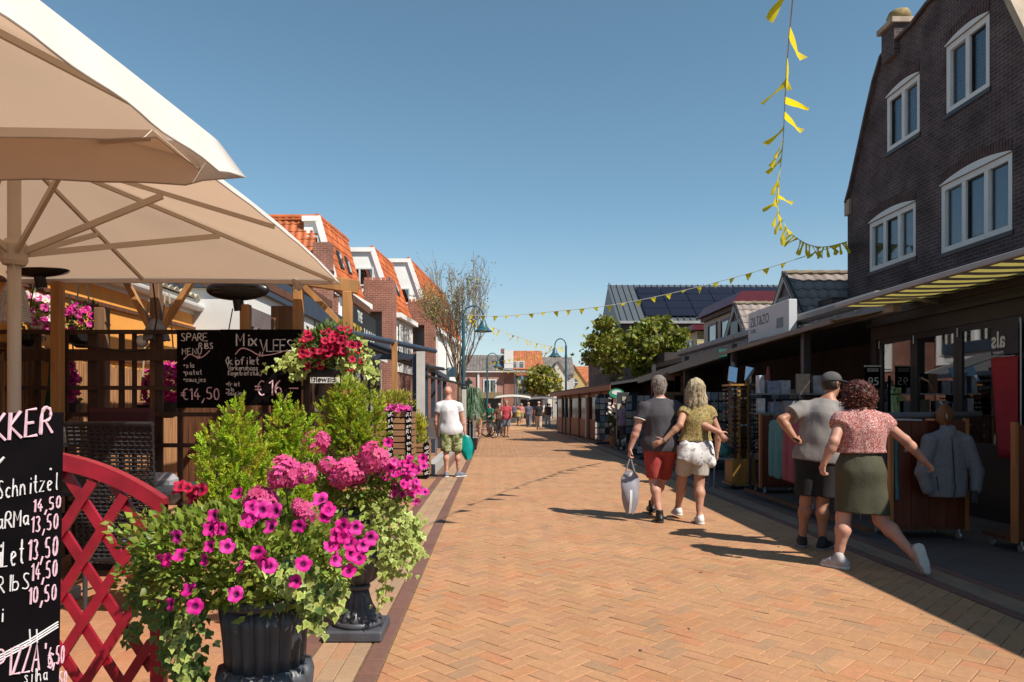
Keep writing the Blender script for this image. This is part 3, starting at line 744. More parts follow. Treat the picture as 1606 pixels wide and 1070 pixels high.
board('narrow chalkboard offering a spare ribs menu', 278, 343, 519, 640, 6.79, [
    ('SPARE', 284, 535, 12, 1.7, 'w', .72), ('RIBS', 312, 547, 9, 1.5, 'w', .72), ('MENU', 286, 556, 9.5, 1.5, 'w', .85),
    ('+sla', 286, 577, 8, 1.2, 'w', .66), ('+patat', 286, 588, 8, 1.2, 'w', .66), ('+sausjes', 286, 599, 7.5, 1.2, 'w', .62),
    ('€14,50', 284, 627, 18, 2.1, 'p', .66)], [[(288, 564), (298, 554), (308, 561), (318, 561), (329, 550)], [(310, 558), (310, 563)], [(313, 558), (313, 563)]])
board('wide chalkboard offering mix vlees for sixteen euro', 346, 472, 517, 636, 6.77, [
    ('Mix', 371, 543, 19, 2.4, 'w', .72), ('VLEES', 408, 551, 18, 2.3, 'w', .58), ('(kipfilet', 352, 572, 12, 1.6, 'w', .58),
    ('Varkenshaas', 357, 581, 7.5, 1.2, 'w', .58), ('Kogelbiefstuk)', 358, 589, 7.5, 1.2, 'w', .54), ('+friet', 353, 606, 7, 1.1, 'w', .6),
    ('+sla', 353, 614, 6.5, 1.1, 'w', .6), ('+sausjes', 353, 620, 6.5, 1.1, 'w', .56), ('€', 400, 621, 24, 2.4, 'p', .7), ('16,-', 420, 621, 24, 2.5, 'p', .62)],
    [[(369, 556), (378, 545), (392, 549), (405, 558), (425, 557), (452, 549)], [(408, 552), (407, 560)], [(412, 552), (411, 560)]])

# ---- big menu board at the left edge
ab = thing('menu_board', 'large black menu board with pink and white hand lettering at the left edge', 'menu board', (-1.35, 1.7, 0))
ex = Vector((.62, .785, 0)).normalized(); p0 = Vector((-1.145, 1.9, 0)); nrm = Vector((ex.y, -ex.x, 0))
m = MB(); n = 16
def edge_x(v): return -.018*math.sin(v*math.pi)*0 - .022*(1-v)
P = []
for i in range(n+1):
    v = i/n; P.append(p0 + ex*edge_x(v) + Vector((0, 0, .02 + 1.385*v)))
P += [p0 - ex*.68 + Vector((0, 0, 1.40)), p0 - ex*.68 + Vector((0, 0, .02))]
m.prism(P, -nrm*.018); m.build('panel', CHALKB, ab)
m = MB(); m.prism([p + nrm*-.42*(1.4-p.z)/1.4 - nrm*.022 for p in P], -nrm*.018); m.build('rear_panel', CHALKB, ab)
def abp(px, py):
    k = (px-775)/1120                     # where the sight line meets the board's plane
    s = (k*p0.y - p0.x) / (ex.x - k*ex.y); q = p0 + ex*s; return Vector((q.x, q.y, 1.42-(py-638)*q.y/1120))
SL = Vector((ex.x, ex.y, .17)).normalized(); UPV = Vector((.03, .03, 1)).normalized()
s = 1.8/1120*1.03
for c, tx, px, px1, py, h, w in (
    ('p', 'BAKKER', -66, 82, 703, 41, 6.5), ('p', '14,50', 50, 95, 804, 19, 3.6), ('p', '13,50', 47, 91, 836, 24, 3.6), ('p', '13,50', 42, 90, 880, 31, 4.0),
    ('p', '14,50', 47, 89, 911, 26, 3.8), ('p', '10,50', 43, 88, 948, 25, 3.8), ('p', "PIZZA's", -6, 84, 1062, 40, 5.0), ('p', '6,50', 74, 100, 1044, 28, 3.4), ('p', '7,50', 80, 104, 1080, 24, 3.4),
    ('w', 'ERSchnitzel', -30, 88, 787, 27, 3.4), ('w', 'SHOaRMa', -50, 45, 838, 25, 3.4), ('w', 'FiLet', -18, 37, 893, 38, 4), ('w', 'ReRIbS', -38, 46, 936, 25, 3.2), ('w', 'DELi', -60, 4, 985, 22, 3.2), ('w', 'silha', 36, 74, 1072, 20, 2.6)):
    q0 = abp(px, py) + nrm*.0012; q1 = abp(px1, py - (px1-px)*.16) + nrm*.0012; tmp = MB()
    wid = chalk(tmp, tx, (0, 0, 0), (1, 0, 0), (0, 0, 1), 1, .05, .78); vec = (q1 - q0) / (wid - .15); hh = h * q1.y/1120
    m = MB(); seedst = random.getstate(); o_ = q0.copy()
    e_x = vec / hh
    chalk(m, tx, o_, e_x, UPV, hh, w*s*.75, .78, nrm=nrm); m.build('chalk_lettering', CHALKP if c == 'p' else CHALK, ab)
m = MB()
for o_ in (0, 4, 8): m.tube([abp(x, y+o_) + nrm*.002 for x, y in ((-20, 1040), (0, 1027), (45, 1004), (91, 975))], .0022, 5)
for x in (46, 57): m.tube([abp(x, 987) + nrm*.002, abp(x+1, 1008) + nrm*.002], .0022, 5)
m.tube([abp(-4, 728) + nrm*.002, abp(6, 717) + nrm*.002], .003, 5); m.sphere(abp(79, 736) + nrm*.002, .0035, 6, 4)
m.build('chalk_flourish', CHALK, ab)

# ---- red lattice barrier
rf_ = thing('red_barrier', 'red wooden barrier with arched top and diagonal lattice', 'barrier', (-1.9, 2.9, 0))
REDP = M('red_gloss_paint', (.33, .009, .026), .4, .25, 9, coat=.2, bump=.06, bscale=30)
DF = 2.9; xr_ = -1.345; W_ = 1.25
def arch_z(x): q = (x - (xr_ - W_/2)) / (W_/2); return 1.245 - .20*abs(q)**2.2
def arc(z0, z1, nseg=26):
    up = [(xr_ - W_*i/nseg, DF, arch_z(xr_ - W_*i/nseg) + z1) for i in range(nseg+1)]
    lo = [(xr_ - W_*i/nseg, DF, arch_z(xr_ - W_*i/nseg) + z0) for i in range(nseg, -1, -1)]
    return up + lo
m = MB(); nseg = 26; A_ = arc(-.066, 0)
for i in range(nseg): m.prism([A_[i], A_[i+1], A_[2*nseg+1-(i+1)], A_[2*nseg+1-i]], (0, .05, 0))
m.build('top_rail', REDP, rf_)
for x in (xr_ - .028, xr_ - W_ + .028):
    m = MB(); m.boxm((x-.028, DF+.002, 0), (x+.028, DF+.048, arch_z(x) - .04)); m.build('post', REDP, rf_, bevel=.004)
m = MB(); m.boxm((xr_ - W_ + .056, DF+.004, .10), (xr_ - .056, DF+.046, .16)); m.build('bottom_rail', REDP, rf_)
for i in range(-9, 14):
    for s_, yy in ((1, DF+.006), (-1, DF+.026)):
        x = xr_ - W_ + i*.165; z0 = .14
        # clip the slat against the frame
        dz = 1.55
        pts = []
        q = 0
        while q <= 1.45:
            X = x + s_*q/dz + (0 if s_ > 0 else 1.0*0 + .0); Zq = z0 + q
            if xr_ - W_ + .05 < X < xr_ - .05 and Zq < arch_z(X) - .06: pts.append((X, Zq))
            q += .02
        if len(pts) > 4:
            m = MB(); m.beam((pts[0][0], yy + .009, pts[0][1]), (pts[-1][0], yy + .009, pts[-1][1]), .018, .046, up=(0, 1, 0)) if False else m.beam((pts[0][0], yy+.009, pts[0][1]), (pts[-1][0], yy+.009, pts[-1][1]), .039, .017, up=(0, 1, 0))
            m.build('slat', REDP, rf_)

# ---- wicker chairs and tables on the terrace
WICK = M('dark_wicker', (.022, .020, .023), .5, .4, 30)
def wicker_chair(label, loc, rz, w=.56, top=1.16):
    t = thing('wicker_chair', label, 'chair', (0, 0, 0), 'terrace chairs')
    m = MB(); nx, nz = 26, 34                       # woven back: real strands over uprights
    zb, zt = .38, top
    for j in range(nz):
        z = zb + (zt-zb)*j/nz; pts = []
        for i in range(nx*2+1):
            u = i/(nx*2); x = (u-.5)*w*(1 + .10*(z-zb)/(zt-zb)); pts.append((x, .26 + .10*(z-zb) + .009*(1 if (i+2*j) % 4 < 2 else -1) - .02*(1-(2*u-1)**2), z))
        m.tube(pts, .0085, 4)
    for i in range(nx//2+1):
        u = i/(nx//2); m.tube([((u-.5)*w, .26 - .02*(1-(2*u-1)**2), zb), ((u-.5)*w*1.1, .26 + .10*(zt-zb) - .02*(1-(2*u-1)**2), zt)], .007, 4)
    m.build('backrest', WICK, t)
    m = MB(); m.tube([((i/12-.5)*w*1.12, .27 + .10*(zt-zb) - .02*(1-(2*i/12-1)**2), zt + .005) for i in range(13)], .018, 8); m.build('top_rim', WICK, t)
    m = MB(); m.box((0, 0, .40), (w, .52, .05)); m.build('seat', WICK, t, bevel=.015)
    m = MB(); m.box((0, -.01, .45), (w*.92, .48, .06)); m.build('cushion', M('grey_cushion', (.10, .10, .115), .9, .2, 8), t, bevel=.02)
    for sx in (-1, 1):
        m = MB(); m.tube([(sx*w*.5, -.24, .62), (sx*w*.52, .02, .64), (sx*w*.5, .27, .66)], .02, 8); m.tube([(sx*w*.5, -.24, .40), (sx*w*.5, -.24, .62)], .018, 8); m.build('armrest', WICK, t)
        for sy in (-.23, .24):
            m = MB(); m.tube([(sx*w*.46, sy, 0), (sx*w*.46, sy, .40)], [.014, .017], 8); m.build('leg', DARK, t)
    t.location = loc; t.rotation_euler.z = rz; return t
wicker_chair('dark woven high-back chair beside the red barrier', (-2.46, 5.0, 0), R(172), .56, 1.30)
wicker_chair('dark woven chair at the left end of the terrace', (-4.0, 5.5, 0), R(150), .56, 1.14)
tb = thing('terrace_table', 'terrace table under a dark cloth behind the menu board', 'table', (-3.4, 5.9, 0))
m = MB(); m.box((-3.3, 5.95, .74), (1.5, .8, .03)); m.build('table_top', DARK, tb)
for x in (-3.95, -2.65):
    for y in (5.65, 6.25): m = MB(); m.tube([(x, y, 0), (x, y, .73)], .025, 8); m.build('leg', DARK, tb)
bn = thing('bench_seat', 'maroon cushioned bench back standing before the lattice', 'bench', (-3.4, 6.5, 0))
m = MB(); m.box((-3.42, 6.55, 1.20), (.62, .08, .42)); m.build('backrest', M('maroon_cushion', (.06, .012, .018), .8, .15, 6), bn, bevel=.05)
m = MB(); m.box((-3.42, 6.35, .45), (.62, .5, .12)); m.build('seat', MATS['maroon_cushion'], bn, bevel=.03)
m = MB(); m.box((-3.42, 6.4, .2), (.5, .4, .4)); m.build('plinth', WOODD, bn)
for i, (x, w, h, c) in enumerate(((-2.85, .30, .28, 'grey_check_cushion'), (-3.62, .26, .20, 'pale_cushion'))):
    mm = M(c, (.30, .30, .33) if 'check' in c else (.42, .40, .38), .9, .25, 12)
    o = MB().box((x, 6.12 - .1*i, 0.72 if i < 1 else 1.18), (w, .12, h), M=Matrix.Rotation(R(12), 3, 'X')).build('cushion', mm, None, bevel=.05)
    tag(o, ['grey checked cushion propped behind the woven chair', 'beige cushion left of the woven chair'][i], 'cushion', 'terrace cushions')
fw = thing('added_plank_fence', 'dark brown plank fence added to hide a sunlit wall behind the chalkboards', 'fence', (-3.2, 10.7, 0))  # added to darken the view here, covering the sunlit white shop wall
for i in range(24): x = -4.68 + i*.105; MB().boxm((x, 10.7, 0), (x+.097, 10.722, 1.92 + random.gauss(0, .012))).build('plank', WOODB, fw)
for z in (.4, 1.6): MB().boxm((-4.68, 10.723, z), (-2.16, 10.76, z+.08)).build('rail', WOODB, fw)
# ---- heaters
def heater(label, px, py, D, w, postx):
    c = at(px, py, D); t = thing('patio_heater', label, 'heater', (c.x, D, 0), 'patio heaters')
    m = MB(); pts = []
    m.sphere(c, 1, 28, 12, (w/2, .07, .105)); m.build('housing', M('heater_black', (.014, .013, .015), .3, .2, 8), t, smooth=True)
    for k in range(3):
        m = MB(); zz = c.z + .03 - .03*k; m.tube([(c.x - w*.36, D-.064+.004*k, zz), (c.x + w*.36, D-.064+.004*k, zz)], .005, 6); m.build('element', M('heater_tube', (.10, .09, .09), .3, metal=.6), t)
    m = MB(); m.tube([c + Vector((0, 0, -.09)), c + Vector((.01, .02, -.20))], .05, 10); m.build('bracket', BLACK, t)
    m = MB(); m.tube([c + Vector((-.05, 0, -.18)), c + Vector((-.09, 0, -.4)), c + Vector((-.14, .03, -.55))], .006, 6); m.build('cable', BLACK, t)
    m = MB(); x = (postx-775)*D/1120; m.boxm((x-.045, D-.02, 0), (x+.045, D+.07, c.z-.14)); m.build('post', WOOD, t, bevel=.005)
heater('oval black patio heater above the wide chalkboard', 373, 455, 6.95, .62, 384)
heater('oval black patio heater half behind the parasol pole', 62, 418, 6.7, .60, 88)
# ---- wicker lamps
def bell_lamp(label, px, py, D, w, h, mat, globe=False):
    c = at(px, py, D); t = thing('wicker_lamp', label, 'lamp', (c.x, D, c.z), 'wicker lamps')
    m = MB(); prof = [(.10, .5), (.16, .46), (.30, .25), (.40, -.05), (.47, -.40), (.50, -.5)]
    for j in range(26):
        f = j/25; z = .5 - f; r = np.interp(-z, [-p[1] for p in prof], [p[0] for p in prof]) * w
        m.tube([(c.x + r*math.cos(a*math.pi/14), c.y + r*math.sin(a*math.pi/14), c.z + z*h + .004*(1 if a % 2 else -1)) for a in range(29)], .0055, 4, cap=False)
    for a in range(14):
        m.tube([(c.x + r_*w*math.cos(a*math.pi/7), c.y + r_*w*math.sin(a*math.pi/7), c.z + z*h) for r_, z in prof], .004, 4)
    m.build('shade', mat, t)
    m = MB(); m.tube([(c.x, c.y, c.z + .5*h), (c.x, c.y, c.z + .5*h + .35)], .006, 6); m.build('chain', BLACK, t)
    if globe:
        m = MB(); m.sphere((c.x - .12, c.y - .05, c.z - h*.6), .062, 14, 10); m.build('globe', M('milk_glass', (.75, .70, .62), .3, .03), t, smooth=True)
bell_lamp('white wicker bell lamp beside the parasol pole', 22, 472, 6.1, .26, .36, M('white_wicker', (.62, .60, .60), .7, .15, 20))
bell_lamp('grey wicker bell lamp with a round globe under it', 245, 517, 6.98, .25, .20, M('grey_wicker', (.30, .29, .31), .7, .2, 20), True)
o = MB().tube([at(72, 568, 7.05), at(70, 605, 7.05), at(63, 655, 7.05)], .075, 4).build('leaning_plank', M('orange_plank', (.55, .23, .04), .6, .15, 4), None); tag(o, 'orange plank leaning behind the lattice', 'plank')
o = MB().tube([at(88, 560, 7.1), at(87, 600, 7.1), at(83, 640, 7.1)], [.085, .09, .095], 14).build('rolled_sheet', M('teal_sheet', (.03, .16, .13), .25, .3, 10), None, smooth=True); tag(o, 'rolled teal plastic sheet beside the orange plank', 'roll')
# string lights cable along the lattice
o = MB().tube([at(x, y, 6.78) for x, y in ((75, 520), (82, 528), (120, 541), (160, 546), (200, 552), (230, 548), (240, 535), (246, 500), (243, 470), (240, 445))], .008, 5).build('cable', BLACK, None); tag(o, 'black cable looping along the lattice to the middle post', 'cable')

# ---- wind screen with mirrored lettering beyond the planter
ws = thing('glass_windscreen', 'framed glass wind screen with mirrored black lettering', 'wind screen', (-1.9, 7.6, 0))
m = MB(); D = 7.6; a = at(470, 622, D); b = at(538, 560, D)
m.boxm((a.x, D, .1), (a.x+.05, D+.04, b.z)); m.boxm((b.x-.05, D, .1), (b.x, D+.04, b.z)); m.boxm((a.x+.05, D, b.z-.04), (b.x-.05, D+.04, b.z)); m.boxm((a.x+.05, D, .1), (b.x-.05, D+.04, .6)); m.boxm((at(500, 0, D).x, D+.002, .6), (at(505, 0, D).x, D+.038, b.z-.04)); m.build('frame', BLACK, ws)
m = MB(); m.boxm((a.x+.05, D+.015, .6), (b.x-.05, D+.022, b.z-.04)); m.build('pane', PANE, ws)
m = MB(); m.boxm((at(487, 0, D).x, D-.006, at(0, 601, D).z), (at(533, 0, D).x, D-.002, at(0, 588, D).z)); m.build('name_strip', WHITE, ws)
sign_text('Eiswelt!', (at(489, 0, D).x, D-.008, at(0, 599, D).z), (1, 0, 0), (0, 0, 1), .062, BLACK, ws, mirror=True)
# ================================================================== right side buildings
# ---- dark brick townhouse with curved gable, set back above the shops
bt = thing('brick_townhouse', 'tall dark brick house with curved gable and white windows on the right', 'house', (12, 15.6, 0))
XB = 9.5
G = [(19.2, 0), (19.2, 6.87), (18.95, 7.25), (18.6, 7.95), (18.2, 8.75), (17.8, 9.5), (17.45, 9.95), (17.0, 10.0), (16.2, 10.05), (15.6, 10.2), (14.9, 10.2), (14.2, 9.95), (13.7, 9.7), (13.3, 9.2), (12.9, 8.5), (12.5, 7.7), (12.15, 6.87), (12.0, 6.8), (12.0, 0)]
wins = [(15.95, 17.30, 7.55, 8.88, .10, 2, 1), (13.70, 15.03, 7.55, 8.98, .10, 2, 0), (16.10, 18.10, 4.81, 6.05, .12, 3, 1), (13.10, 15.20, 4.66, 6.10, .13, 3, 1)]
# facade with real openings: fill by vertical strips
ys = sorted(set([g[0] for g in G] + [w[0] for w in wins] + [w[1] for w in wins]))
def gtop(y):
    P = sorted(G[1:-1]); return float(np.interp(y, [p[0] for p in P], [p[1] for p in P]))
m = MB()
for a, b in zip(ys, ys[1:]):
    if b - a < 1e-6: continue
    mid = (a+b)/2; cuts = sorted([(w[2], w[3]) for w in wins if w[0]-1e-6 <= a and b <= w[1]+1e-6]); z = 0
    for lo, hi in cuts + [(None, None)]:
        if lo is None: P = [(a, z), (b, z), (b, gtop(b - 1e-5)), (a, gtop(a + 1e-5))]
        else: P = [(a, z), (b, z), (b, lo), (a, lo)]; z = hi
        m.add([(XB, y, zz) for y, zz in P], [(0, 1, 2, 3)]); m.add([(XB + .3, y, zz) for y, zz in P], [(3, 2, 1, 0)])
for w in wins:
    y0, y1, z0, z1 = w[:4]; m.quad((XB, y0, z0), (XB+.3, y0, z0), (XB+.3, y0, z1), (XB, y0, z1)); m.quad((XB, y1, z0), (XB+.3, y1, z0), (XB+.3, y1, z1), (XB, y1, z1)); m.quad((XB, y0, z0), (XB+.3, y0, z0), (XB+.3, y1, z0), (XB, y1, z0)); m.quad((XB, y0, z1), (XB+.3, y0, z1), (XB+.3, y1, z1), (XB, y1, z1))
m.build('front_wall', BRICK_DK, bt, fix=False)
m = MB(); m.boxm((XB+.3, 18.9, 0), (XB+9, 19.2, 6.8)); m.boxm((XB+.3, 12.0, 0), (XB+9, 12.3, 6.8)); m.boxm((XB+9, 12.0, 0), (XB+9.3, 19.2, 6.8)); m.build('side_wall', BRICK_DK, bt)
m = MB(); m.add([(XB+.25, 19.15, 6.85), (XB+9, 19.15, 6.85), (XB+9, 15.6, 10.1), (XB+.25, 15.6, 10.1), (XB+.25, 12.05, 6.85), (XB+9, 12.05, 6.85)], [(0, 1, 2, 3), (3, 2, 5, 4)]); m.build('roof', GREY_TILE, bt, solid=.08)
m = MB(); P = sorted(G[1:-1])
for (a, za), (b, zb) in zip(P, P[1:]): m.beam((XB + .12, a, za + .03), (XB + .12, b, zb + .03), .42, .07)
m.build('gable_coping', M('brick_coping', (.12, .085, .08), .85, .25, 4), bt)
m = MB(); m.beam((XB + .1, 12.1, 6.9), (XB + .1, 13.1, 8.95), .46, .12); m.build('stone_coping', M('sandstone', (.45, .36, .27), .85, .2, 4), bt)
# pinnacle
m = MB(); m.boxm((XB-.12, 16.75, 9.7), (XB+.42, 17.3, 10.42)); pin = m.build('pinnacle', BRICK_DK, bt)
m = MB(); m.boxm((XB-.2, 16.68, 10.42), (XB+.5, 17.38, 10.54)); m.build('pinnacle_cap', MATS['sandstone'], pin)
m = MB(); m.lathe([(.16, 0), (.24, .05), (.27, .16), (.22, .28), (.1, .34)], (XB+.15, 17.03, 10.54), 16); m.build('ball', M('mossy_stone', (.30, .22, .10), .9, .4, 6), pin, smooth=True)
m = MB(); m.boxm((XB-.06, 19.0, 6.55), (XB+.3, 19.26, 6.95)); m.build('shoulder_stone', MATS['sandstone'], bt)
BLUEC = M('net_curtain', (.95, .96, .98), .85, .14, 2, stretch=(10, 10, .2))
for y0, y1, z0, z1, ar, mu, sa in wins:
    w = window_yz(bt, XB + .1, y0, y1, z0, z1 - .0, nx=-1, mull=mu, fr=.12, depth=.085, sash=sa, cmat=BLUEC, pane=glass_mat('clear_pane', (.93, .95, .97), .03, -.12))
    # white head board with arched top, brick arch over it, sill
    n = 12; P = [(XB + .015, y0, z1 + .004)] + [(XB + .015, y0 + (y1-y0)*i/n, z1 + .02 + ar*(1-(2*i/n-1)**2)) for i in range(n+1)] + [(XB + .015, y1, z1 + .004)]
    k = MB(); k.prism(P, (-.045, 0, 0)); k.build('head_board', WHITE, w)
    k = MB()
    nb = int((y1-y0)/.075)
    for i in range(nb):
        t = (i+.5)/nb; yy = y0 + (y1-y0)*t; zz = z1 + .14 + ar*(1-(2*t-1)**2); sl = -ar*4*(2*t-1)/(y1-y0)
        k.beam((XB - .006, yy - .0*sl, zz - .10), (XB - .006, yy - .2*sl*.5, zz + .10), .062, .03, up=(1, 0, 0))
    tag(k.build('brick_arch', M('arch_brick', (.105, .06, .056), .85, .3, 7), w), kind='stuff')
    k = MB(); k.boxm((XB-.03, y0-.05, z0-.09), (XB+.1, y1+.05, z0-.002)); k.build('sill', M('slate_sill', (.05, .045, .05), .5, .1, 4), w)
MB().boxm((XB+.8, 12.4, .0), (XB+.9, 18.8, 6.7)).build('inner_wall', M('room_wall', (.25, .25, .27), .9), bt)

# ---- neighbour beyond the right edge keeps the sun off the pavement
# ---- black shop front with folding glass doors
sf = thing('black_shopfront', 'black framed glass shop front beneath the striped awning', 'shop front', (7.5, 8, 0))
BLK = M('black_frame', (.016, .014, .016), .4, .15, 5)
XF = 6.2
m = MB(); m.boxm((XF-.02, 2, 2.50), (XF+.12, 11.7, 2.85)); m.boxm((XF-.05, 2, 2.85), (XF+.2, 11.7, 3.02)); m.build('fascia', M('charcoal_fascia', (.035, .03, .032), .55, .2, 3), sf)
m = MB(); m.boxm((XF-.09, 1.95, 2.70), (XF-.021, 11.75, 2.76)); m.build('moulding', BLK, sf)
m = MB(); m.boxm((XF, 2, 3.02), (XB+.0, 11.7, 3.2)); m.build('flat_roof', DARK, sf)
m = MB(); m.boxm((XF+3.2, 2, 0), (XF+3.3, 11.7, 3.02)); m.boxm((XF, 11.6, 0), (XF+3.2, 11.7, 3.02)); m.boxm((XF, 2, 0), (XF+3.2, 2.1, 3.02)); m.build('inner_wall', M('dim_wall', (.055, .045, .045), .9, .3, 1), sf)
dy = [11.55, 10.55, 9.42, 8.95, 7.6, 6.3, 5.0, 3.7]
dy = [2.1, 3.4, 4.7, 6.0, 7.2, 8.42, 9.56, 10.56, 11.5]
for a, b in zip(dy, dy[1:]):
    f = MB(); t = .085
    f.boxm((XF, a, 0), (XF+.06, a+t, 2.5)); f.boxm((XF, b-t, 0), (XF+.06, b-.004, 2.5)); f.boxm((XF, a+t, 2.5-t), (XF+.06, b-t, 2.5)); f.boxm((XF, a+t, 0), (XF+.06, b-t, .95)); d = f.build('glass_door', BLK, sf)
    f = MB(); f.boxm((XF+.02, a+t, .95), (XF+.03, b-t, 2.5-t)); f.build('pane', PANE, d)
    for z in (1.0, 2.35): f = MB(); f.tube([(XF-.012, b-.02, z), (XF-.012, b-.02, z+.12)], .012, 8); f.build('hinge', STEEL, d)
# inside: shelves and goods
for i in range(6):
    y = 3.2 + i*1.35; m = MB()
    for z in (.4, .8, 1.2, 1.6, 2.0): m.boxm((XF+1.6, y, z), (XF+2.0, y+1.1, z+.03))
    m.build('shelf', WOODB, sf)
    for k in range(7):
        z = random.choice((.43, .83, 1.23, 1.63)); h = random.uniform(.15, .33); yy = y + random.random()*.9
        c = random.choice([(.5, .48, .45), (.30, .30, .34), (.45, .22, .08), (.12, .2, .3), (.5, .1, .08)])
        m = MB(); m.boxm((XF+1.58, yy, z), (XF+1.85, yy+random.uniform(.12, .25), z+h)); tag(m.build('merchandise', M('goods_%d' % int(c[0]*100), c, .6, .15, 8), sf, bevel=.01))
# red banner with lettering behind the glass
bn_ = thing('red_banner', 'red beach banner with reversed white lettering at the shop glass', 'banner', (6.1, 8.6, 0))
m = MB(); m.grid(lambda u, v: Vector((6.13 + .012*math.sin(u*5), 8.36 + .44*u*(.72 + .28*v), .80 + 1.22*v)), 8, 10); bnr = m.build('cloth', M('banner_red', (.40, .012, .02), .7, .1, 5), bn_, smooth=True, solid=.004, fix=False)
m = MB(); m.tube([(6.15, 8.34, 0), (6.15, 8.34, 2.45)], .010, 8); m.build('pole', STEEL, bn_)
m = MB(); m.boxm((6.135, 8.36, 2.05), (6.14, 8.82, 2.42)); pw = m.build('title_panel', M('banner_dark', (.05, .045, .06), .7), bn_)
sign_text('als', (6.128, 8.80, 2.14), (0, -1, 0), (0, 0, 1), .20, WHITE, bn_, mirror=True, bold=.006, sx=.85)
sign_text('meer', (6.128, 8.78, 2.06), (0, -1, 0), (0, 0, 1), .05, WHITE, bn_, mirror=True, sx=1.3)

# ---- striped awning over the shop front
aw = thing('striped_awning', 'yellow and grey striped awning over the black shop front', 'awning', (5.7, 6, 2.9))
YL = M('awning_yellow', (.72, .60, .16), .85, .06, 4, trans=.34); GYS = M('awning_grey', (.10, .085, .075), .85, .1, 4, trans=.15)
y = 1.6; k = 0
while y < 10.5:
    w = .17; m = MB(); m.grid(lambda u, v: Vector((5.09 + 1.09*v, y + w*u, 2.91 + .035*v - .02*math.sin(math.pi*v))), 1, 6); m.build('stripe', YL if k % 2 == 0 else GYS, aw, fix=False); y += w; k += 1
m = MB(); m.boxm((5.03, 1.6, 2.865), (5.10, 10.55, 2.935)); m.build('front_bar', M('pale_bar', (.40, .37, .36), .45, .06, 4), aw, bevel=.01)
m = MB(); m.boxm((6.05, 1.6, 3.03), (6.35, 10.55, 3.14)); m.build('cassette', DARK, aw, bevel=.02)
for yy in (2.4, 6.0, 9.9):
    m = MB(); m.beam((6.15, yy, 2.86), (5.62, yy-.35, 2.86), .05, .035); m.beam((5.62, yy-.35, 2.86), (5.09, yy, 2.88), .045, .03); m.build('folding_arm', MATS['pale_bar'], aw)

# ---- gift shop with dark tiled dormers
gs = thing('gift_shop', 'open fronted gift shop with grey tiled dormers and wide pale gutter', 'shop', (8, 17, 0))
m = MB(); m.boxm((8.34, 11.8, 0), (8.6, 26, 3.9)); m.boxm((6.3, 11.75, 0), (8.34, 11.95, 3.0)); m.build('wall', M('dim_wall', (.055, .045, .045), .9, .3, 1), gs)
m = MB(); m.boxm((5.85, 11.75, 2.82), (8.34, 26, 2.98)); m.build('flat_roof', DARK, gs)
GUTG = M('pale_grey_gutter', (.27, .255, .26), .5, .08, 4)
m = MB(); m.prism([(5.74, 10.7, 2.98), (5.68, 10.7, 3.03), (5.68, 10.7, 3.12), (5.72, 10.7, 3.16), (5.92, 10.7, 3.16), (5.92, 10.7, 2.98)], (0, 11.5, 0)); m.build('gutter', GUTG, gs)
m = MB(); m.boxm((5.78, 10.35, 2.80), (5.90, 22, 2.979)); m.build('fascia', M('pale_fascia', (.30, .28, .285), .6, .08, 3), gs)
for i in range(16):
    m = MB(); m.sphere((5.73, 10.6 + i*.7, 2.93), .022, 8, 6); m.build('light_bulb', M('bulb', (.6, .58, .55), .2, .02), gs, smooth=True)
for y in (12.0, 15.6, 19.5, 23.5):
    m = MB(); m.boxm((5.2, y, 0), (5.32, y+.12, 2.8)); m.build('post', M('dark_post', (.06, .05, .055), .5, .15, 4), gs, bevel=.006)
m = MB(); m.add([(8.34, 11.8, 3.7), (8.34, 27.5, 3.7), (12.4, 27.5, 6.2), (12.4, 11.8, 6.2)], [(0, 1, 2, 3)]) if False else None
m = MB(); m.add([(8.30, 19.25, 3.9), (8.30, 27.5, 3.9), (11.6, 27.5, 4.2), (11.6, 19.25, 4.2)], [(0, 1, 2, 3)]); m.build('rear_roof', DARK, gs, solid=.06)
def dormer(cy, hw, zb, za, xf, xlen, nt):
    m = MB(); m.prism([(xf+.05, cy+hw, zb), (xf+.05, cy-hw, zb), (xf+.05, cy, za)], (xlen-.1, 0, 0)); d = m.build('dormer', M('taupe_board', (.16, .125, .12), .6, .12, 3), gs)
    for s in (-1, 1):
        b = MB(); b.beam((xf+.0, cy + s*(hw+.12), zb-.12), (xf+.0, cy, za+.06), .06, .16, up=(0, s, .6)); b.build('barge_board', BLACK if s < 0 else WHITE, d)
        b = MB(); b.beam((xf-.005, cy + s*(hw-.06), zb-.06), (xf-.005, cy, za-.1), .05, .07, up=(0, s, .6)); b.build('white_trim', M('trim_grey', (.5, .48, .48), .5), d)
    b = MB(); b.boxm((xf-.02, cy-hw*.35, zb+.05), (xf+.04, cy+hw*.35, zb+(za-zb)*.5)); b.build('vent_window', M('vent_dark', (.03, .028, .03), .3), d)
    sl = Vector((0, hw+.12, za - zb + .12)); nv = max(3, int(sl.length/.31))
    th = sl.length/nv
    for s in (-1, 1):
        s_ = Vector((0, -s*(hw+.12), za - zb + .12))
        if s < 0: roof_tiles(d, (xf-.06, cy + s*(hw+.12), zb-.07), (1, 0, 0), s_, nt, nv, .29, th, GREY_TILE, joined=False)
        else:
            k = MB(); k.add([(xf-.05, cy+hw+.12, zb-.05), (xf+xlen, cy+hw+.12, zb-.05), (xf+xlen, cy, za+.07), (xf-.05, cy, za+.07)], [(0, 1, 2, 3)]); k.build('far_slope', GREY_TILE, d, solid=.03)
    k = MB()
    for i in range(int(xlen/.4)): k.tube([(xf-.05 + i*.4, cy, za+.07), (xf+.38 + i*.4, cy, za+.09)], [.075, .085], 8)
    k.build('ridge_tiles', M('ridge_lichen', (.24, .19, .13), .8, .35, 6), d)
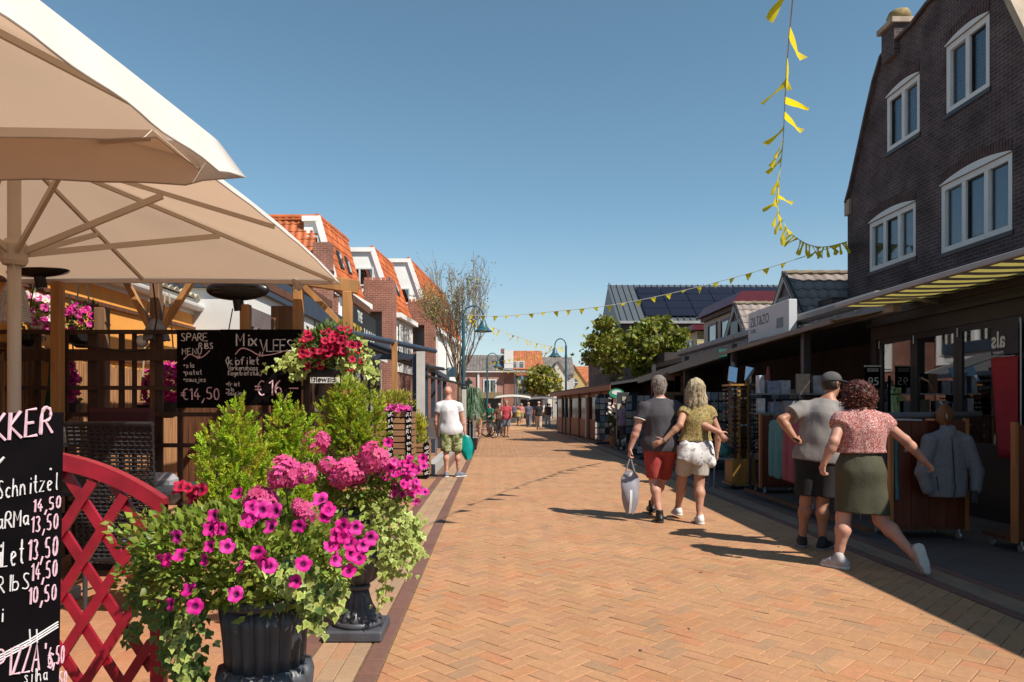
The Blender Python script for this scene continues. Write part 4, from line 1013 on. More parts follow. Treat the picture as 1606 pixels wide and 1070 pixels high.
dormer(20.5, 1.15, 3.95, 5.18, 8.32, 3.2, 10)
dormer(26.0, 1.10, 3.95, 5.10, 8.75, 3.2, 10)
m = MB(); m.boxm((8.7, 18.4, 3.4), (9.45, 19.2, 4.25)); m.build('brick_stub', BRICK_DK, gs)
# shop name box
sg = thing('shop_sign', 'pale box sign lettered zilt and zo above the gutter', 'sign', (5.6, 14.2, 2.9))
m = MB(); m.boxm((5.46, 13.25, 2.80), (5.62, 15.35, 3.42)); m.build('sign_box', M('sign_white', (.62, .62, .64), .5, .03, 2), sg, bevel=.01)
SGN = M('sign_grey_ink', (.10, .12, .15), .6)
sign_text('ZILT&ZO', (5.459, 15.22, 3.10), (0, -1, 0), (0, 0, 1), .20, SGN, sg, sx=.92)
sign_text('TEXEL', (5.459, 15.22, 2.96), (0, -1, 0), (0, 0, 1), .085, SGN, sg, sx=1.0)
m = MB(); m.boxm((5.452, 13.50, 2.93), (5.4575, 13.80, 3.12)); m.build('logo_square', M('sign_grey_patch', (.22, .25, .28), .6), sg)
# beige awning edge and green gutter awning
a2 = thing('beige_awning', 'beige awning with corrugated edge under the shop sign', 'awning', (5.4, 13, 2.6))
m = MB(); m.grid(lambda u, v: Vector((5.05 + .85*v, 10.62 + 5.3*u, 2.70 - .10*u + .16*v + .012*math.sin(u*5.3/.12*2*math.pi))), 360, 2); m.build('sheet', M('awning_beige', (.30, .23, .17), .8, .15, 5), a2, smooth=True, solid=.008, fix=False)
m = MB(); m.beam((5.02, 10.62, 2.69), (5.02, 15.92, 2.59), .04, .075); m.build('edge_bar', M('awning_edge', (.24, .185, .15), .6, .1, 4), a2)
a3 = thing('grey_awning', 'grey awning bar with teal end cap further along the shops', 'awning', (5.2, 20, 2.5))
m = MB(); m.beam((5.12, 16.1, 2.60), (5.0, 24.5, 2.32), .16, .20); m.build('awning_case', M('awning_slate', (.10, .115, .11), .5, .12, 3), a3)
m = MB(); m.beam((5.12, 15.98, 2.605), (5.12, 16.1, 2.60), .18, .22); m.build('end_cap', M('cap_teal', (.02, .12, .10), .5), a3)
m = MB(); m.grid(lambda u, v: Vector((5.15 + .75*v - .08*u, 16.1 + 8.3*u, 2.66 + .2*v - .28*u)), 6, 3); m.build('cloth', M('awning_cloth_dark', (.04, .045, .045), .9), a3, fix=False, solid=.006)

# ---- storeys behind: burgundy trimmed dormer house, yellow clad house, dark barn with solar panels
BURG = M('burgundy_paint', (.13, .015, .03), .45, .12, 3); PALEC = M('pale_clad', (.50, .44, .36), .6, .08, 3); YCL = M('yellow_clad', (.62, .53, .30), .6, .06, 3)
h1 = thing('burgundy_trim_house', 'pale clad flat-roofed storey with broad burgundy fascia', 'house', (11, 29, 0))
m = MB(); m.boxm((9.25, 27.3, 0), (14, 31.5, 5.35)); m.build('wall', PALEC, h1)
m = MB(); m.prism([(8.95, 27.0, 5.30), (14.2, 27.0, 5.30), (14.2, 27.0, 5.78), (9.35, 27.0, 5.80)], (0, 4.8, 0)); m.build('fascia', BURG, h1)
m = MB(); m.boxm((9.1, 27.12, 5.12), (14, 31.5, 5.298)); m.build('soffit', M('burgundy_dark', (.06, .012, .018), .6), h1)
for i in range(13):
    m = MB(); m.boxm((9.22, 27.26, 3.6 + i*.13), (14, 27.298, 3.72 + i*.13)); m.build('cladding_board', PALEC, h1)
for y in (27.9, 29.6): window_yz(h1, 9.25, y, y+1.2, 3.7, 4.95, nx=-1, fr=.1, frame_mat=BURG, mull=1)
h2 = thing('yellow_clad_house', 'small yellow clad house with burgundy roof edge behind the tree', 'house', (11, 34, 0))
m = MB(); m.boxm((9.45, 33.2, 0), (12.5, 37, 4.95)); m.build('wall', YCL, h2)
m = MB(); m.boxm((9.15, 32.9, 4.97), (12.7, 37.2, 5.2)); m.build('fascia', BURG, h2)
for i in range(11):
    m = MB(); m.boxm((9.42, 33.15, 3.3 + i*.15), (12.5, 33.198, 3.44 + i*.15)); m.build('cladding_board', YCL, h2)
window_xz(h2, 33.15, 10.2, 11.3, 3.7, 4.6, frame_mat=BURG, fr=.1); window_yz(h2, 9.45, 34, 35.5, 3.2, 4.6, nx=-1, mull=2, fr=.08)
bh = thing('barn_building', 'dark building with seamed metal roof carrying solar panels', 'building', (14, 46, 0))
ANTH = M('anthracite_clad', (.045, .042, .052), .6, .12, 2)
m = MB(); m.boxm((8.0, 45.2, 0), (24, 54, 6.9)); m.build('wall', ANTH, bh)
m = MB(); m.prism([(7.95, 45.2, 6.9), (7.95, 54, 6.9), (7.95, 49.6, 10.05)], (.05, 0, 0)); m.build('gable', M('gable_slate', (.13, .15, .17), .5, .1, 2), bh)
ZM = M('zinc_sheet', (.16, .18, .20), .42, .08, 3, metal=.5)
E0, E1 = Vector((7.8, 44.9, 6.75)), Vector((7.8, 49.2, 9.75)); up_ = (E1 - E0)
m = MB(); m.add([E0, E0 + Vector((16.5, 0, 0)), E1 + Vector((16.5, 0, 0)), E1], [(0, 1, 2, 3)]); m.build('roof', ZM, bh, solid=.1)
nn = Vector((1, 0, 0)).cross(up_).normalized()
for i in range(42):
    m = MB(); p = E0 + Vector((.2 + i*.4, 0, 0)) + nn*.09; m.beam(p, p + up_, .03, .06, up=nn); m.build('roof_seam', ZM, bh)
SOL = M('solar_glass', (.012, .010, .018), .12, .1, 2, spec=.6)
for r_ in range(4):
    for c_ in range(9):
        p = E0 + Vector((2.6 + c_*1.62, 0, 0)) + up_*(.09 + .20*r_) + nn*.18
        m = MB(); m.beam(p, p + up_*.192, 1.57, .04, up=nn); m.build('solar_panel', SOL, bh)
m = MB(); m.beam((7.8, 44.82, 6.72), (24, 44.82, 6.72), .16, .16); m.build('gutter', M('gutter_grey', (.35, .36, .37), .5), bh)
for i in range(7):
    m = MB(); m.boxm((8.3 + i*1.5, 45.12, 3.0), (9.5 + i*1.5, 45.19, 6.3)); m.build('wall_panel', M('grey_panel', (.13, .12, .14), .4, .25, 1), bh)
m = MB(); m.boxm((6.6, 44.5, 0), (7.98, 50, 4.6)); m.build('brick_side', BRICK_DK, bh)
sg2 = MB(); sg2.boxm((11.0, 44.2, 4.9), (12.6, 44.4, 5.6)); o = sg2.build('hanging_sign', M('black_sign', (.012, .012, .014), .4), bh)
sign_text('surf', (11.1, 44.19, 5.05), (1, 0, 0), (0, 0, 1), .42, WHITE, bh)
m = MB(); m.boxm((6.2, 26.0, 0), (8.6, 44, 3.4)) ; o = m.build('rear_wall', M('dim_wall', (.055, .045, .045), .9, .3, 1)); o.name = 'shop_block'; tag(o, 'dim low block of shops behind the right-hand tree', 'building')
# ---- wooden kiosk
ki = thing('wooden_kiosk', 'reddish timber kiosk with sloping roof and windows by the right lamp post', 'kiosk', (4.4, 33, 0))
KW = M('kiosk_timber', (.24, .085, .035), .6, .25, 3, stretch=(10, 10, .5))
xk = lambda y: 4.55 - (y - 27) * .083
for i, (a, b) in enumerate(((27.0, 29.2), (29.2, 31.4), (31.4, 33.6), (33.6, 35.8), (35.8, 38.0), (38.0, 39.6))):
    m = MB(); m.prism([(xk(a), a, .05), (xk(b), b, .05), (xk(b)+.06, b, .05), (xk(a)+.06, a, .05)], (0, 0, .82)); m.build('panel', KW, ki)
    m = MB(); m.boxm((xk(a)-.05, a-.06, 0), (xk(a)+.08, a+.06, 2.15)); m.build('post', KW, ki)
    m = MB(); m.prism([(xk(a)+.02, a+.06, .87), (xk(b)+.02, b-.06, .87), (xk(b)+.03, b-.06, .87), (xk(a)+.03, a+.06, .87)], (0, 0, .95)); m.build('pane', glass_mat('kiosk_pane', (.5, .5, .52), .08, -.5), ki)
    m = MB(); m.prism([(xk(a), a, 1.83), (xk(b), b, 1.83), (xk(b)+.06, b, 1.83), (xk(a)+.06, a, 1.83)], (0, 0, .28)); m.build('head_board', KW, ki)
for i in range(13):
    x = 3.52 + i*.24; m = MB(); m.boxm((x, 39.62, 0), (x+.232, 39.68, 2.1)); m.build('plank', KW, ki)
    m = MB(); m.boxm((4.56 + i*.15, 26.9, 0), (4.56 + i*.15+.145, 26.96, .9)); m.build('plank', KW, ki)
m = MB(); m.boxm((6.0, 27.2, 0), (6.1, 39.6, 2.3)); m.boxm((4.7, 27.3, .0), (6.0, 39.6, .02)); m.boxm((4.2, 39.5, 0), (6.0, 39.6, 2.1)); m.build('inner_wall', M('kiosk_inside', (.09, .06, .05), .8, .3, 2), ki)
m = MB(); m.prism([(4.35, 26.6, 2.22), (3.15, 40, 2.12), (8.5, 40, 2.75), (8.5, 26.6, 2.85)], (0, 0, .10)); m.build('roof', M('kiosk_roof', (.06, .055, .06), .7, .15, 3), ki)
m = MB(); m.prism([(4.30, 26.58, 2.04), (3.10, 40, 1.96), (3.14, 40, 1.96), (4.34, 26.58, 2.04)], (0, 0, .2)); m.build('roof_edge', KW, ki)
# ================================================================== far end of the street
def far_house(name, label, x0, x1, D, he, hr, wallm, roofm, wins=(), axis='x', depth=8, shop=None, rows=True):
    t = thing(name, label, 'house', ((x0+x1)/2, D, 0)); m = MB()
    if axis == 'x':                                     # ridge along x, slope towards us
        m.boxm((x0, D, 0), (x1, D+depth, he)); m.build('wall', wallm, t)
        r = MB(); r.prism([(x0-.2, D-.3, he), (x0-.2, D+depth+.3, he), (x0-.2, D+depth/2, hr)], (x1-x0+.4, 0, 0)); r.build('roof', roofm, t)
        if rows:
            sl = Vector((0, depth/2+.3, hr-he)); nv = int(sl.length/.36); roof_tiles(t, (x0-.2, D-.32, he+.02), (1, 0, 0), sl, int((x1-x0+.4)/.33), nv, .33, .36, roofm)
    else:                                               # gable towards us
        m.prism([(x0, D, 0), (x1, D, 0), (x1, D, he), ((x0+x1)/2, D, hr), (x0, D, he)], (0, depth, 0)); m.build('wall', wallm, t)
        for s in (-1, 1):
            xe = x0-.25 if s < 0 else x1+.25; r = MB(); r.add([(xe, D-.2, he-.25), ((x0+x1)/2, D-.2, hr+.08), ((x0+x1)/2, D+depth, hr+.08), (xe, D+depth, he-.25)], [(0, 1, 2, 3)]); r.build('roof', roofm, t, solid=.12)
    for (a, b, c, d) in wins: window_xz(t, D-.02, a, b, c, d, mull=2 if b-a > 1.1 else 1, fr=.12, depth=.06)
    if shop:
        k = MB(); k.boxm((x0+.2, D-.9, 2.3), (x1-.2, D-.05, 2.9)); k.build('shop_fascia', shop, t)
        k = MB(); k.boxm((x0+.3, D-.05, .1), (x1-.3, D-.01, 2.3)); k.build('shop_window', M('shop_dark', (.05, .045, .05), .15, .3, 1), t)
    return t
TGREY = M('grey_far_tile', (.19, .165, .15), .7, .12, 3, attr=True); TORG = M('orange_far_tile', (.46, .15, .06), .7, .12, 3, attr=True)
fb = far_house('brick_corner_house', 'pink brick house with grey tiled roof at the end of the left row', -5.0, 1.05, 75, 5.15, 7.1, brick_mat('hazed_pink_brick', (.44, .22, .17), (.38, .18, .14), (.45, .34, .30), bw=.3, bh=.1), TGREY, [(-1.15, .25, 2.5, 4.3)], shop=M('fascia_ochre', (.3, .22, .12), .6, .3, 1))  # brick tones lightened to stand in for haze over the distance
m = MB(); m.boxm((-1.75, 74.86, .1), (-1.55, 74.99, 5.15)); m.build('downpipe', WHITE, fb); m = MB(); m.boxm((-5, 74.7, 5.02), (1.1, 74.97, 5.2)); m.build('gutter', WHITE, fb)
m = MB(); m.boxm((1.05, 74.6, 5.3), (2.0, 83, 7.3)); m.build('white_gable_end', WHITE, fb); m = MB(); m.boxm((1.05, 74.9, 0), (2.3, 83, 5.3)); m.build('side_wall', BRICK_RED, fb)
m = MB(); m.boxm((1.0, 74.2, 5.0), (3.2, 76, 5.15)); m.tube([(1.1, 74.3, 5.9), (3.1, 74.3, 5.9)], .03, 5); m.build('balcony', M('far_pale', (.5, .48, .46), .7), fb)
m = MB(); m.boxm((.7, 76, 7.1), (1.1, 76.6, 7.6)); m.build('chimney', BRICK_RED, fb)
far_house('orange_roof_house', 'far house with orange roof above white dormer windows', 1.9, 6.2, 92, 6.2, 8.9, WHITE, TORG, [(2.2, 3.0, 6.2, 7.3), (3.1, 3.9, 6.2, 7.3)], rows=True)
wh = far_house('white_house', 'white rendered house with two upper windows at the street end', 2.9, 6.1, 86, 5.1, 5.7, WHITE, TORG, [(3.35, 4.1, 2.9, 4.6), (4.7, 5.45, 2.9, 4.6)], shop=M('fascia_white', (.6, .58, .55), .6, .1, 1))
far_house('grey_roof_house', 'wide house with grey roof far behind the small plane tree', 4.5, 12.0, 108, 6.2, 9.2, M('far_pale', (.5, .48, .46), .7), TGREY, [(5.3, 6.3, 3.4, 4.8), (6.9, 7.9, 3.4, 4.8)])
far_house('pale_house', 'pale house right of the small plane tree', 7.4, 10.2, 98, 5.4, 7.6, M('far_cream', (.62, .57, .5), .7), TGREY, [(8.0, 8.8, 3.2, 4.6)], axis='y')
yh = far_house('yellow_gable_house', 'yellow gabled house with round window and orange roof', 10.5, 14.5, 112, 5.0, 7.9, M('far_yellow', (.52, .38, .15), .75, .06, 1), TORG, [], axis='y', depth=10)
m = MB(); m.lathe([(0.01, -.05), (.62, -.05), (.62, .05), (.01, .05)], (0, 0, 0), 20)
rw = [Vector((v[0], -v[2], v[1])) + Vector((12.5, 111.9, 5.2)) for v in m.v]; q = MB(); q.add(rw, m.f); rwo = q.build('round_window', M('round_pane', (.1, .12, .15), .15), yh)
m = MB(); m.boxm((12.45, 111.78, 4.58), (12.55, 111.84, 5.82)); m.boxm((11.88, 111.78, 5.15), (12.44, 111.84, 5.25)); m.boxm((12.56, 111.78, 5.15), (13.12, 111.84, 5.25)); m.build('glazing_bar', WHITE, rwo)
far_house('yellow_house_wing', 'orange roofed wing behind the yellow gable', 13.3, 15.9, 118, 5.4, 8.3, M('far_cream', (.62, .57, .5), .7), TORG, [])
far_house('red_roof_cottage', 'small cottage with orange roof beside the dark brick wall', 16.2, 20, 125, 4.8, 6.9, M('far_pale', (.5, .48, .46), .7), TORG, [])
# market stalls / parasols at the end
for i, (x, D, w, h, c, nm, lab) in enumerate(((1.6, 62, 3.2, 2.5, (.62, .58, .5), 'market_canopy', 'cream canopy at the end of the street'), (4.6, 68, 3.0, 2.4, (.16, .15, .17), 'market_canopy', 'grey canopy far off left of the kiosk'), (4.9, 43.5, 2.0, 2.35, (.03, .028, .032), 'market_canopy', 'black rounded canopy beside the wooden kiosk'))):
    t = thing(nm, lab, 'canopy', (x, D, 0), 'canopies at the street end'); m = MB()
    m.grid(lambda u, v: Vector((x + w*(u-.5), D + 2*v, h - .7*abs(2*u-1)**2*(1 if i == 2 else .25) - .2*(1-v))), 12, 4); m.build('cloth', M('canopy_%d' % i, c, .8, .1, 2), t, smooth=True, solid=.03, fix=False)
    for xx in (-.45, .45): m = MB(); m.tube([(x+xx*w, D+1.9, 0), (x+xx*w, D+1.9, h-.2)], .04, 6); m.build('pole', DARK, t)
    m = MB(); m.boxm((x-.3*w, D+1.0, 0), (x+.1*w, D+1.6, .9)); m.build('counter', M('counter_grey', (.10, .09, .09), .6, .3, 2), t)

# ---- street lamps
def lamp(label, x, y, side, H=5.15, tipx=.72):
    t = thing('street_lamp', label, 'street lamp', (x, y, 0), 'teal street lamps'); m = MB()
    m.tube([(x, y, 0), (x, y, 1.1), (x, y, 1.12), (x, y, H-.42)], [.085, .085, .065, .055], 12); m.build('pole', TEALP, t, smooth=False)
    m = MB(); r = tipx/2; P = [(x, y, H-.42)] + [(x + side*(r - r*math.cos(a)), y, H-.42 + .36*math.sin(a)) for a in [math.pi*i/12 for i in range(1, 12)]] + [(x + side*tipx, y, H-.46), (x + side*tipx, y, H-.62)]
    m.tube(P, .03, 8); m.build('arm', TEALP, t, smooth=True)
    m = MB(); m.lathe([(.045, .0), (.07, -.03), (.10, -.12), (.15, -.24), (.24, -.36), (.335, -.42), (.335, -.44), (.20, -.40)], (x + side*tipx, y, H-.56), 20); hd = m.build('lamp_shade', TEALP, t, smooth=True)
    m = MB(); m.sphere((x + side*tipx, y, H-.98), .14, 12, 6, (1, 1, .5)); m.build('bulb', M('lamp_glass', (.6, .6, .55), .2), hd, smooth=True)
    m = MB(); m.tube([(x, y-.0, H-1.05), (x, y, H-.9)], .07, 10); m.build('collar', TEALP, t)
    return t
lamp('teal street lamp beside the bare tree on the left', -1.12, 26, 1)
lamp('teal street lamp in front of the wooden kiosk', 3.72, 37, -1, 5.0, .58)
lamp('teal street lamp before the pink brick house', -.48, 49, 1)
lamp('small far teal street lamp left of the white house', 2.05, 72, 1)
lamp('farthest teal street lamp in front of the small plane tree', 6.9, 84, -1)
# black lantern on a post
ln = thing('black_lantern', 'old fashioned black lantern left of the willow-like plant', 'lantern', (-.78, 24, 0))
m = MB(); m.tube([(-.86, 24, 0), (-.86, 24, 1.95)], .03, 8); m.build('pole', BLACK, ln)
m = MB(); m.lathe([(.06, 0), (.12, .26), (.12, .27)], (-.86, 24, 1.95), 6); m.build('glass', M('lantern_glass', (.45, .42, .38), .2), ln)
m = MB(); m.lathe([(.16, 0), (.05, .10), (.02, .17)], (-.86, 24, 2.225), 6); m.lathe([(.03, -.02), (.07, 0)], (-.86, 24, 1.948), 6); m.build('cap', BLACK, ln)

# ---- bunting
YF = M('yellow_flag', (1.0, .80, .025), .7, .05, 4, trans=.55)
STR = M('bunting_cord', (.6, .58, .5), .8)
def bunting(label, P, n, size, seed, wind=.5, pw=1.0):
    rr = random.Random(seed); t = thing('bunting', label, 'bunting', P[0], 'yellow flag strings')
    P = [Vector(p) for p in P]; Q = P
    for _ in range(3):
        R_ = [Q[0]]
        for a, b in zip(Q, Q[1:]): R_ += [a.lerp(b, .25), a.lerp(b, .75)]
        Q = R_ + [Q[-1]]
    m = MB(); m.tube(Q, .006 if size > .2 else .010, 4); m.build('cord', STR, t)
    L_ = [0]
    for a, b in zip(Q, Q[1:]): L_.append(L_[-1] + (b-a).length)
    for i in range(n):
        s_ = L_[-1]*((i+.5)/n)**pw; k = max(j for j in range(len(L_)) if L_[j] <= s_); k = min(k, len(Q)-2)
        f = (s_-L_[k])/(L_[k+1]-L_[k]); p = Q[k].lerp(Q[k+1], f); d = (Q[k+1]-Q[k]).normalized()
        hang = Vector((rr.gauss(-.1, wind*.9), rr.gauss(0, wind), -rr.uniform(.35, 1))).normalized(); hang = (hang - d*hang.dot(d)*.6).normalized(); nr = d.cross(hang)
        w = size*rr.uniform(.95, 1.25); h = size*rr.uniform(1.15, 1.4); c1, c2 = rr.gauss(0, .18), rr.uniform(1, 3.5); m = MB(); vs = []
        for j in range(7):
            v = j/6
            for u in (-.5, -.17, .17, .5):
                vs.append(p + d*(u*w*(1-v*.96)) + hang*(h*v*(1-.1*abs(c1))) + nr*(.16*size*math.sin(v*c2*1.3 + u*3)*v + c1*h*v*v*.6))
        m.add(vs, [(j*4+i_, j*4+i_+1, (j+1)*4+i_+1, (j+1)*4+i_) for j in range(6) for i_ in range(3)]); m.build('flag', YF, t, smooth=True, fix=False)
    return t
bunting('near string of yellow pennants dropping from the top edge to the brick gable', [at(*p) for p in ((1252, -120, 4.2), (1243, 0, 5.5), (1236, 70, 6.5), (1231, 150, 8), (1228, 230, 10), (1221, 285, 11.5), (1217, 322, 13), (1227, 348, 14.2), (1242, 368, 15.2), (1265, 384, 16.4), (1292, 389, 17.8), (1328, 379, 19.1))], 42, .24, 12, .45, .62)
bunting('string of yellow pennants from the brick gable across to the left lamp', [at(*p) for p in ((1328, 379, 19.1), (1270, 400, 19.8), (1190, 425, 20.6), (1075, 456, 21.8), (960, 480, 23), (865, 489, 24.2), (785, 497, 25.4), (730, 494, 26))], 26, .17, 5, .5)
bunting('string of yellow pennants from the left lamp to the kiosk lamp', [at(*p) for p in ((731, 496, 26), (770, 513, 28), (810, 528, 30.5), (850, 542, 34), (884, 545, 37))], 22, .20, 6, .4)
bunting('far string of yellow pennants right to left behind the kiosk lamp', [at(*p) for p in ((884, 545, 37), (850, 555, 41), (815, 562, 45), (764, 569, 49))], 18, .22, 8, .4)
bunting('farthest string of yellow pennants through the small plane tree', [at(*p) for p in ((764, 567, 49), (790, 580, 54), (830, 583, 62), (870, 594, 72), (880, 592, 84))], 18, .26, 9, .4)

# ---- litter bin
tb_ = thing('litter_bin', 'galvanised round litter bin on the left pavement', 'bin', (-.90, 27.5, 0))
m = MB(); m.lathe([(.17, 0), (.18, .02), (.185, .70), (.20, .71), (.20, .75), (.17, .75)], (-.90, 27.5, 0), 20); m.build('drum', STEEL, tb_)
m = MB(); m.lathe([(.186, .2), (.194, .21), (.194, .23), (.186, .24)], (-.90, 27.5, 0), 20, cap=False); m.lathe([(.187, .5), (.195, .51), (.195, .53), (.187, .54)], (-.90, 27.5, 0), 20, cap=False); m.build('band', STEEL, tb_)

# ================================================================== left street furniture, 12 to 24 m
tf = thing('raised_terrace', 'low raised terrace with grey concrete edge on the left', 'terrace', (-2.5, 18, 0))
m = MB(); m.boxm((-3.8, 15.2, -.01), (-1.42, 24.2, .16)); m.build('deck', M('terrace_clay', (.42, .20, .12), .8, .15, 3), tf)
m = MB(); m.boxm((-1.419, 14.9, -.01), (-1.24, 24.2, .21)); m.boxm((-2.3, 14.9, -.01), (-1.42, 15.19, .21)); m.build('kerb', M('grey_concrete', (.42, .41, .40), .85, .1, 4), tf)
fr = thing('steel_veranda', 'slate blue steel veranda frame with pale end post', 'veranda', (-2.6, 16, 0))
Dv = 14.95
xv = lambda px, D=Dv: (px-775)*D/1120
m = MB(); m.boxm((xv(558), Dv-.05, at(0, 564, Dv).z), (xv(655), Dv+.05, at(0, 555.5, Dv).z)); m.build('beam', NAVY, fr)
m = MB(); m.boxm((xv(647), Dv-.05, 0), (xv(655), Dv+.05, at(0, 564, Dv).z)); m.build('post', NAVY, fr)
m = MB(); m.boxm((xv(654), Dv-.12, 0), (xv(667), Dv-.052, at(0, 552, Dv).z)); m.build('end_post', M('pale_post', (.55, .52, .48), .7, .08, 5), fr)
m = MB(); m.boxm((xv(617), Dv-.25, 0), (xv(625), Dv-.15, at(0, 537, Dv).z)); m.build('pine_post', WOOD, fr)
for i in range(6):                                         # sloping roof bars to the shop wall
    y = 15.3 + i*1.7; m = MB(); m.beam((-3.8, y, 3.15), (-1.65, y, 2.42), .06, .10); m.build('roof_bar', M('pale_bar', (.60, .55, .53), .45, .06, 4) if i % 2 else NAVY, fr)
m = MB(); m.tube([at(545, 522, 12.6), at(682, 551, 17.5)], .06, 10); m.build('awning_roller', NAVY, fr)
m = MB(); m.beam((-1.70, 15.0, 2.42), (-1.55, 24, 2.36), .10, .12); m.build('edge_beam', NAVY, fr)
for i in range(4):
    y = 17.2 + i*2.2; m = MB(); m.boxm((-1.72, y, .15), (-1.60, y+.12, 2.36)); m.build('post', NAVY, fr)
m = MB(); m.tube([at(668, 575, 17), at(695, 579, 20)], .05, 8); m.tube([at(668, 590, 17), at(735, 605, 24)], .035, 8); m.build('arm', BLACK, fr)
m = MB(); m.grid(lambda u, v: Vector((-3.8 + 2.1*v, 15.2 + 8.6*u, 3.20 - .76*v)), 6, 4); m.build('awning_cloth', M('awning_grey_l', (.16, .155, .165), .85, .1, 3, trans=.25), fr, fix=False)
m = MB(); m.boxm((xv(653), 17.5, 0), (xv(668), 17.6, .1)); 
p2_ = thing('timber_post', 'pale square post standing behind the bald man', 'post', (-.98, 22.5, 0))
m = MB(); m.boxm((xv(724, 22.5)-.0, 22.5, 0), (xv(731, 22.5), 22.64, at(0, 610, 22.5).z)); m.build('shaft', M('pale_post', (.55, .52, .48), .7, .08, 5), p2_, bevel=.01)
m = MB(); m.boxm((xv(723.5, 22.5), 22.49, at(0, 610, 22.5).z), (xv(731.5, 22.5), 22.65, at(0, 608, 22.5).z)); m.build('cap', BLACK, p2_)
# dark cafe chairs and stacked furniture behind the man
for i, (px, D, lab) in enumerate(((672, 18.5, 'grey café chair nearest behind the bald man'), (688, 20.5, 'grey café chair second behind the bald man'), (655, 17.2, 'grey café chair behind the pale end post'))):
    x = (px-775)*D/1120; t = thing('cafe_chair', lab, 'chair', (x, D, .16), 'café chairs'); Z0 = .16
    m = MB(); m.box((x, D, Z0+.45), (.44, .44, .04)); m.build('seat', M('chair_taupe', (.13, .11, .10), .7, .2, 6), t)
    m = MB(); m.box((x, D+.2, Z0+.72), (.44, .04, .5)); m.build('backrest', MATS['chair_taupe'], t)
    for a in (-.2, .2):
        for b in (-.2, .2): m = MB(); m.tube([(x+a, D+b, Z0), (x+a, D+b, Z0+.45)], .016, 6); m.build('leg', STEEL, t)
# sign on the shop roof: THE TAKE-A-WAK in yellow and white
ts = thing('takeaway_sign', 'yellow and white upright shop lettering on dark back board', 'sign', (-3.7, 20, 3))
YLW = M('sign_yellow', (.60, .40, .03), .5, .05, 4)
m = MB(); m.boxm((-3.74, 18.6, 3.05), (-3.70, 22.3, 4.12)); m.build('back_board', M('sign_black', (.015, .014, .016), .4), ts)
sign_text('THE', (-3.695, 19.3, 3.76), (0, 1, 0), (0, 0, 1), .28, WHITE, ts, bold=.012); sign_text('TAE', (-3.695, 18.7, 3.14), (0, 1, 0), (0, 0, 1), .50, YLW, ts, bold=.015); sign_text('WAK', (-3.695, 20.3, 3.12), (0, 1, 0), (0, 0, 1), .54, WHITE, ts, bold=.02, sx=1.1)
tx = thing('white_texel_sign', 'white sign board with the word texel above the far cafe', 'sign', (-1.9, 29, 2.9))
m = MB(); m.boxm((xv(677, 29), 29, at(0, 596, 29).z), (xv(699, 29), 29.06, at(0, 578, 29).z)); m.build('panel', WHITE, tx)
sign_text('TEXEL', (xv(678.5, 29), 28.995, at(0, 593, 29).z), (1, 0, 0), (0, 0, 1), .17, DARK, tx)
ps = thing('projecting_sign', 'rounded pale green projecting sign left of the bare tree', 'sign', (-1.7, 27, 3))
m = MB(); m.tube([(xv(706, 27), 27, at(0, 590, 27).z), (xv(706, 27), 27, at(0, 577, 27).z)], .12, 10); m.box((xv(709, 27), 27.0, at(0, 584, 27).z), (.30, .08, .36)); m.build('panel', M('pale_green_sign', (.32, .48, .50), .4, .15, 4), ps)
m = MB(); m.tube([(xv(706, 27)-.9, 27, at(0, 580, 27).z), (xv(706, 27), 27, at(0, 580, 27).z)], .02, 6); m.build('bracket', BLACK, ps)

# ---- slatted planter boxes
SLATW = M('slat_wood', (.30, .155, .07), .65, .25, 3, stretch=(.7, 6, 6), rand=.12)
def slat_box(label, px0, px1, D, z1, z0, nsl, depth, strips):
    x0, x1 = xv(px0, D), xv(px1, D); t = thing('slatted_planter', label, 'planter', ((x0+x1)/2, D, 0), 'slatted planters')
    hh = (z1-z0)/nsl
    for i in range(nsl):
        z = z0 + i*hh
        for s in (0, 1):
            m = MB(); yy = D if s == 0 else D+depth; m.boxm((x0, yy-.012, z+.012), (x1, yy+.012, z+hh-.012)); m.build('slat', SLATW, t, bevel=.003)
        m = MB(); m.boxm((x1-.012, D+.013, z+.012), (x1+.0115, D+depth-.013, z+hh-.012)); m.build('slat', SLATW, t)
    m = MB(); m.boxm((x0+.03, D+.03, 0), (x1-.03, D+depth-.03, z1-.06)); m.build('liner', BLACK, t)
    for px in strips:
        xs = xv(px, D); m = MB(); m.boxm((xs-.05, D-.03, z0-.02), (xs+.05, D-.0125, z1+.015)); st = m.build('chalk_strip', CHALKB, t)
        k = MB()
        n = int((z1-z0)/.10)
        for i in range(n): chalk(k, random.choice(['ab', 'le', 'Ri', 'oK', 'st', 'en']), (xs-.04, D-.032, z0+.02+i*.10), (1, 0, .25), (0, 0, 1), .07, .014, .72, nrm=(0, -1, 0))
        tag(k.build('chalk_lettering', CHALK, st), kind='stuff')
    return x0, x1
PB1 = slat_box('taller slatted planter box with chalked corner strips', 588, 646, 12.6, 1.34, .12, 11, .6, (612, 641))
PB2 = slat_box('lower slatted planter box in front of the raised terrace', 644, 672, 14.0, .70, .06, 7, .5, (669,))
# ================================================================== people: smooth-blended limbs, polygonised
def vnoise(P, seed=0):
    r = np.random.default_rng(seed); T = r.random((32, 32, 32)).astype(np.float32)
    i = np.floor(P).astype(int); f = (P - i).astype(np.float32); f = f*f*(3-2*f); o = 0
    for a in (0, 1):
        for b in (0, 1):
            for c in (0, 1):
                w = (f[..., 0] if a else 1-f[..., 0])*(f[..., 1] if b else 1-f[..., 1])*(f[..., 2] if c else 1-f[..., 2])
                o = o + w*T[(i[..., 0]+a) % 32, (i[..., 1]+b) % 32, (i[..., 2]+c) % 32]
    return o*2 - 1

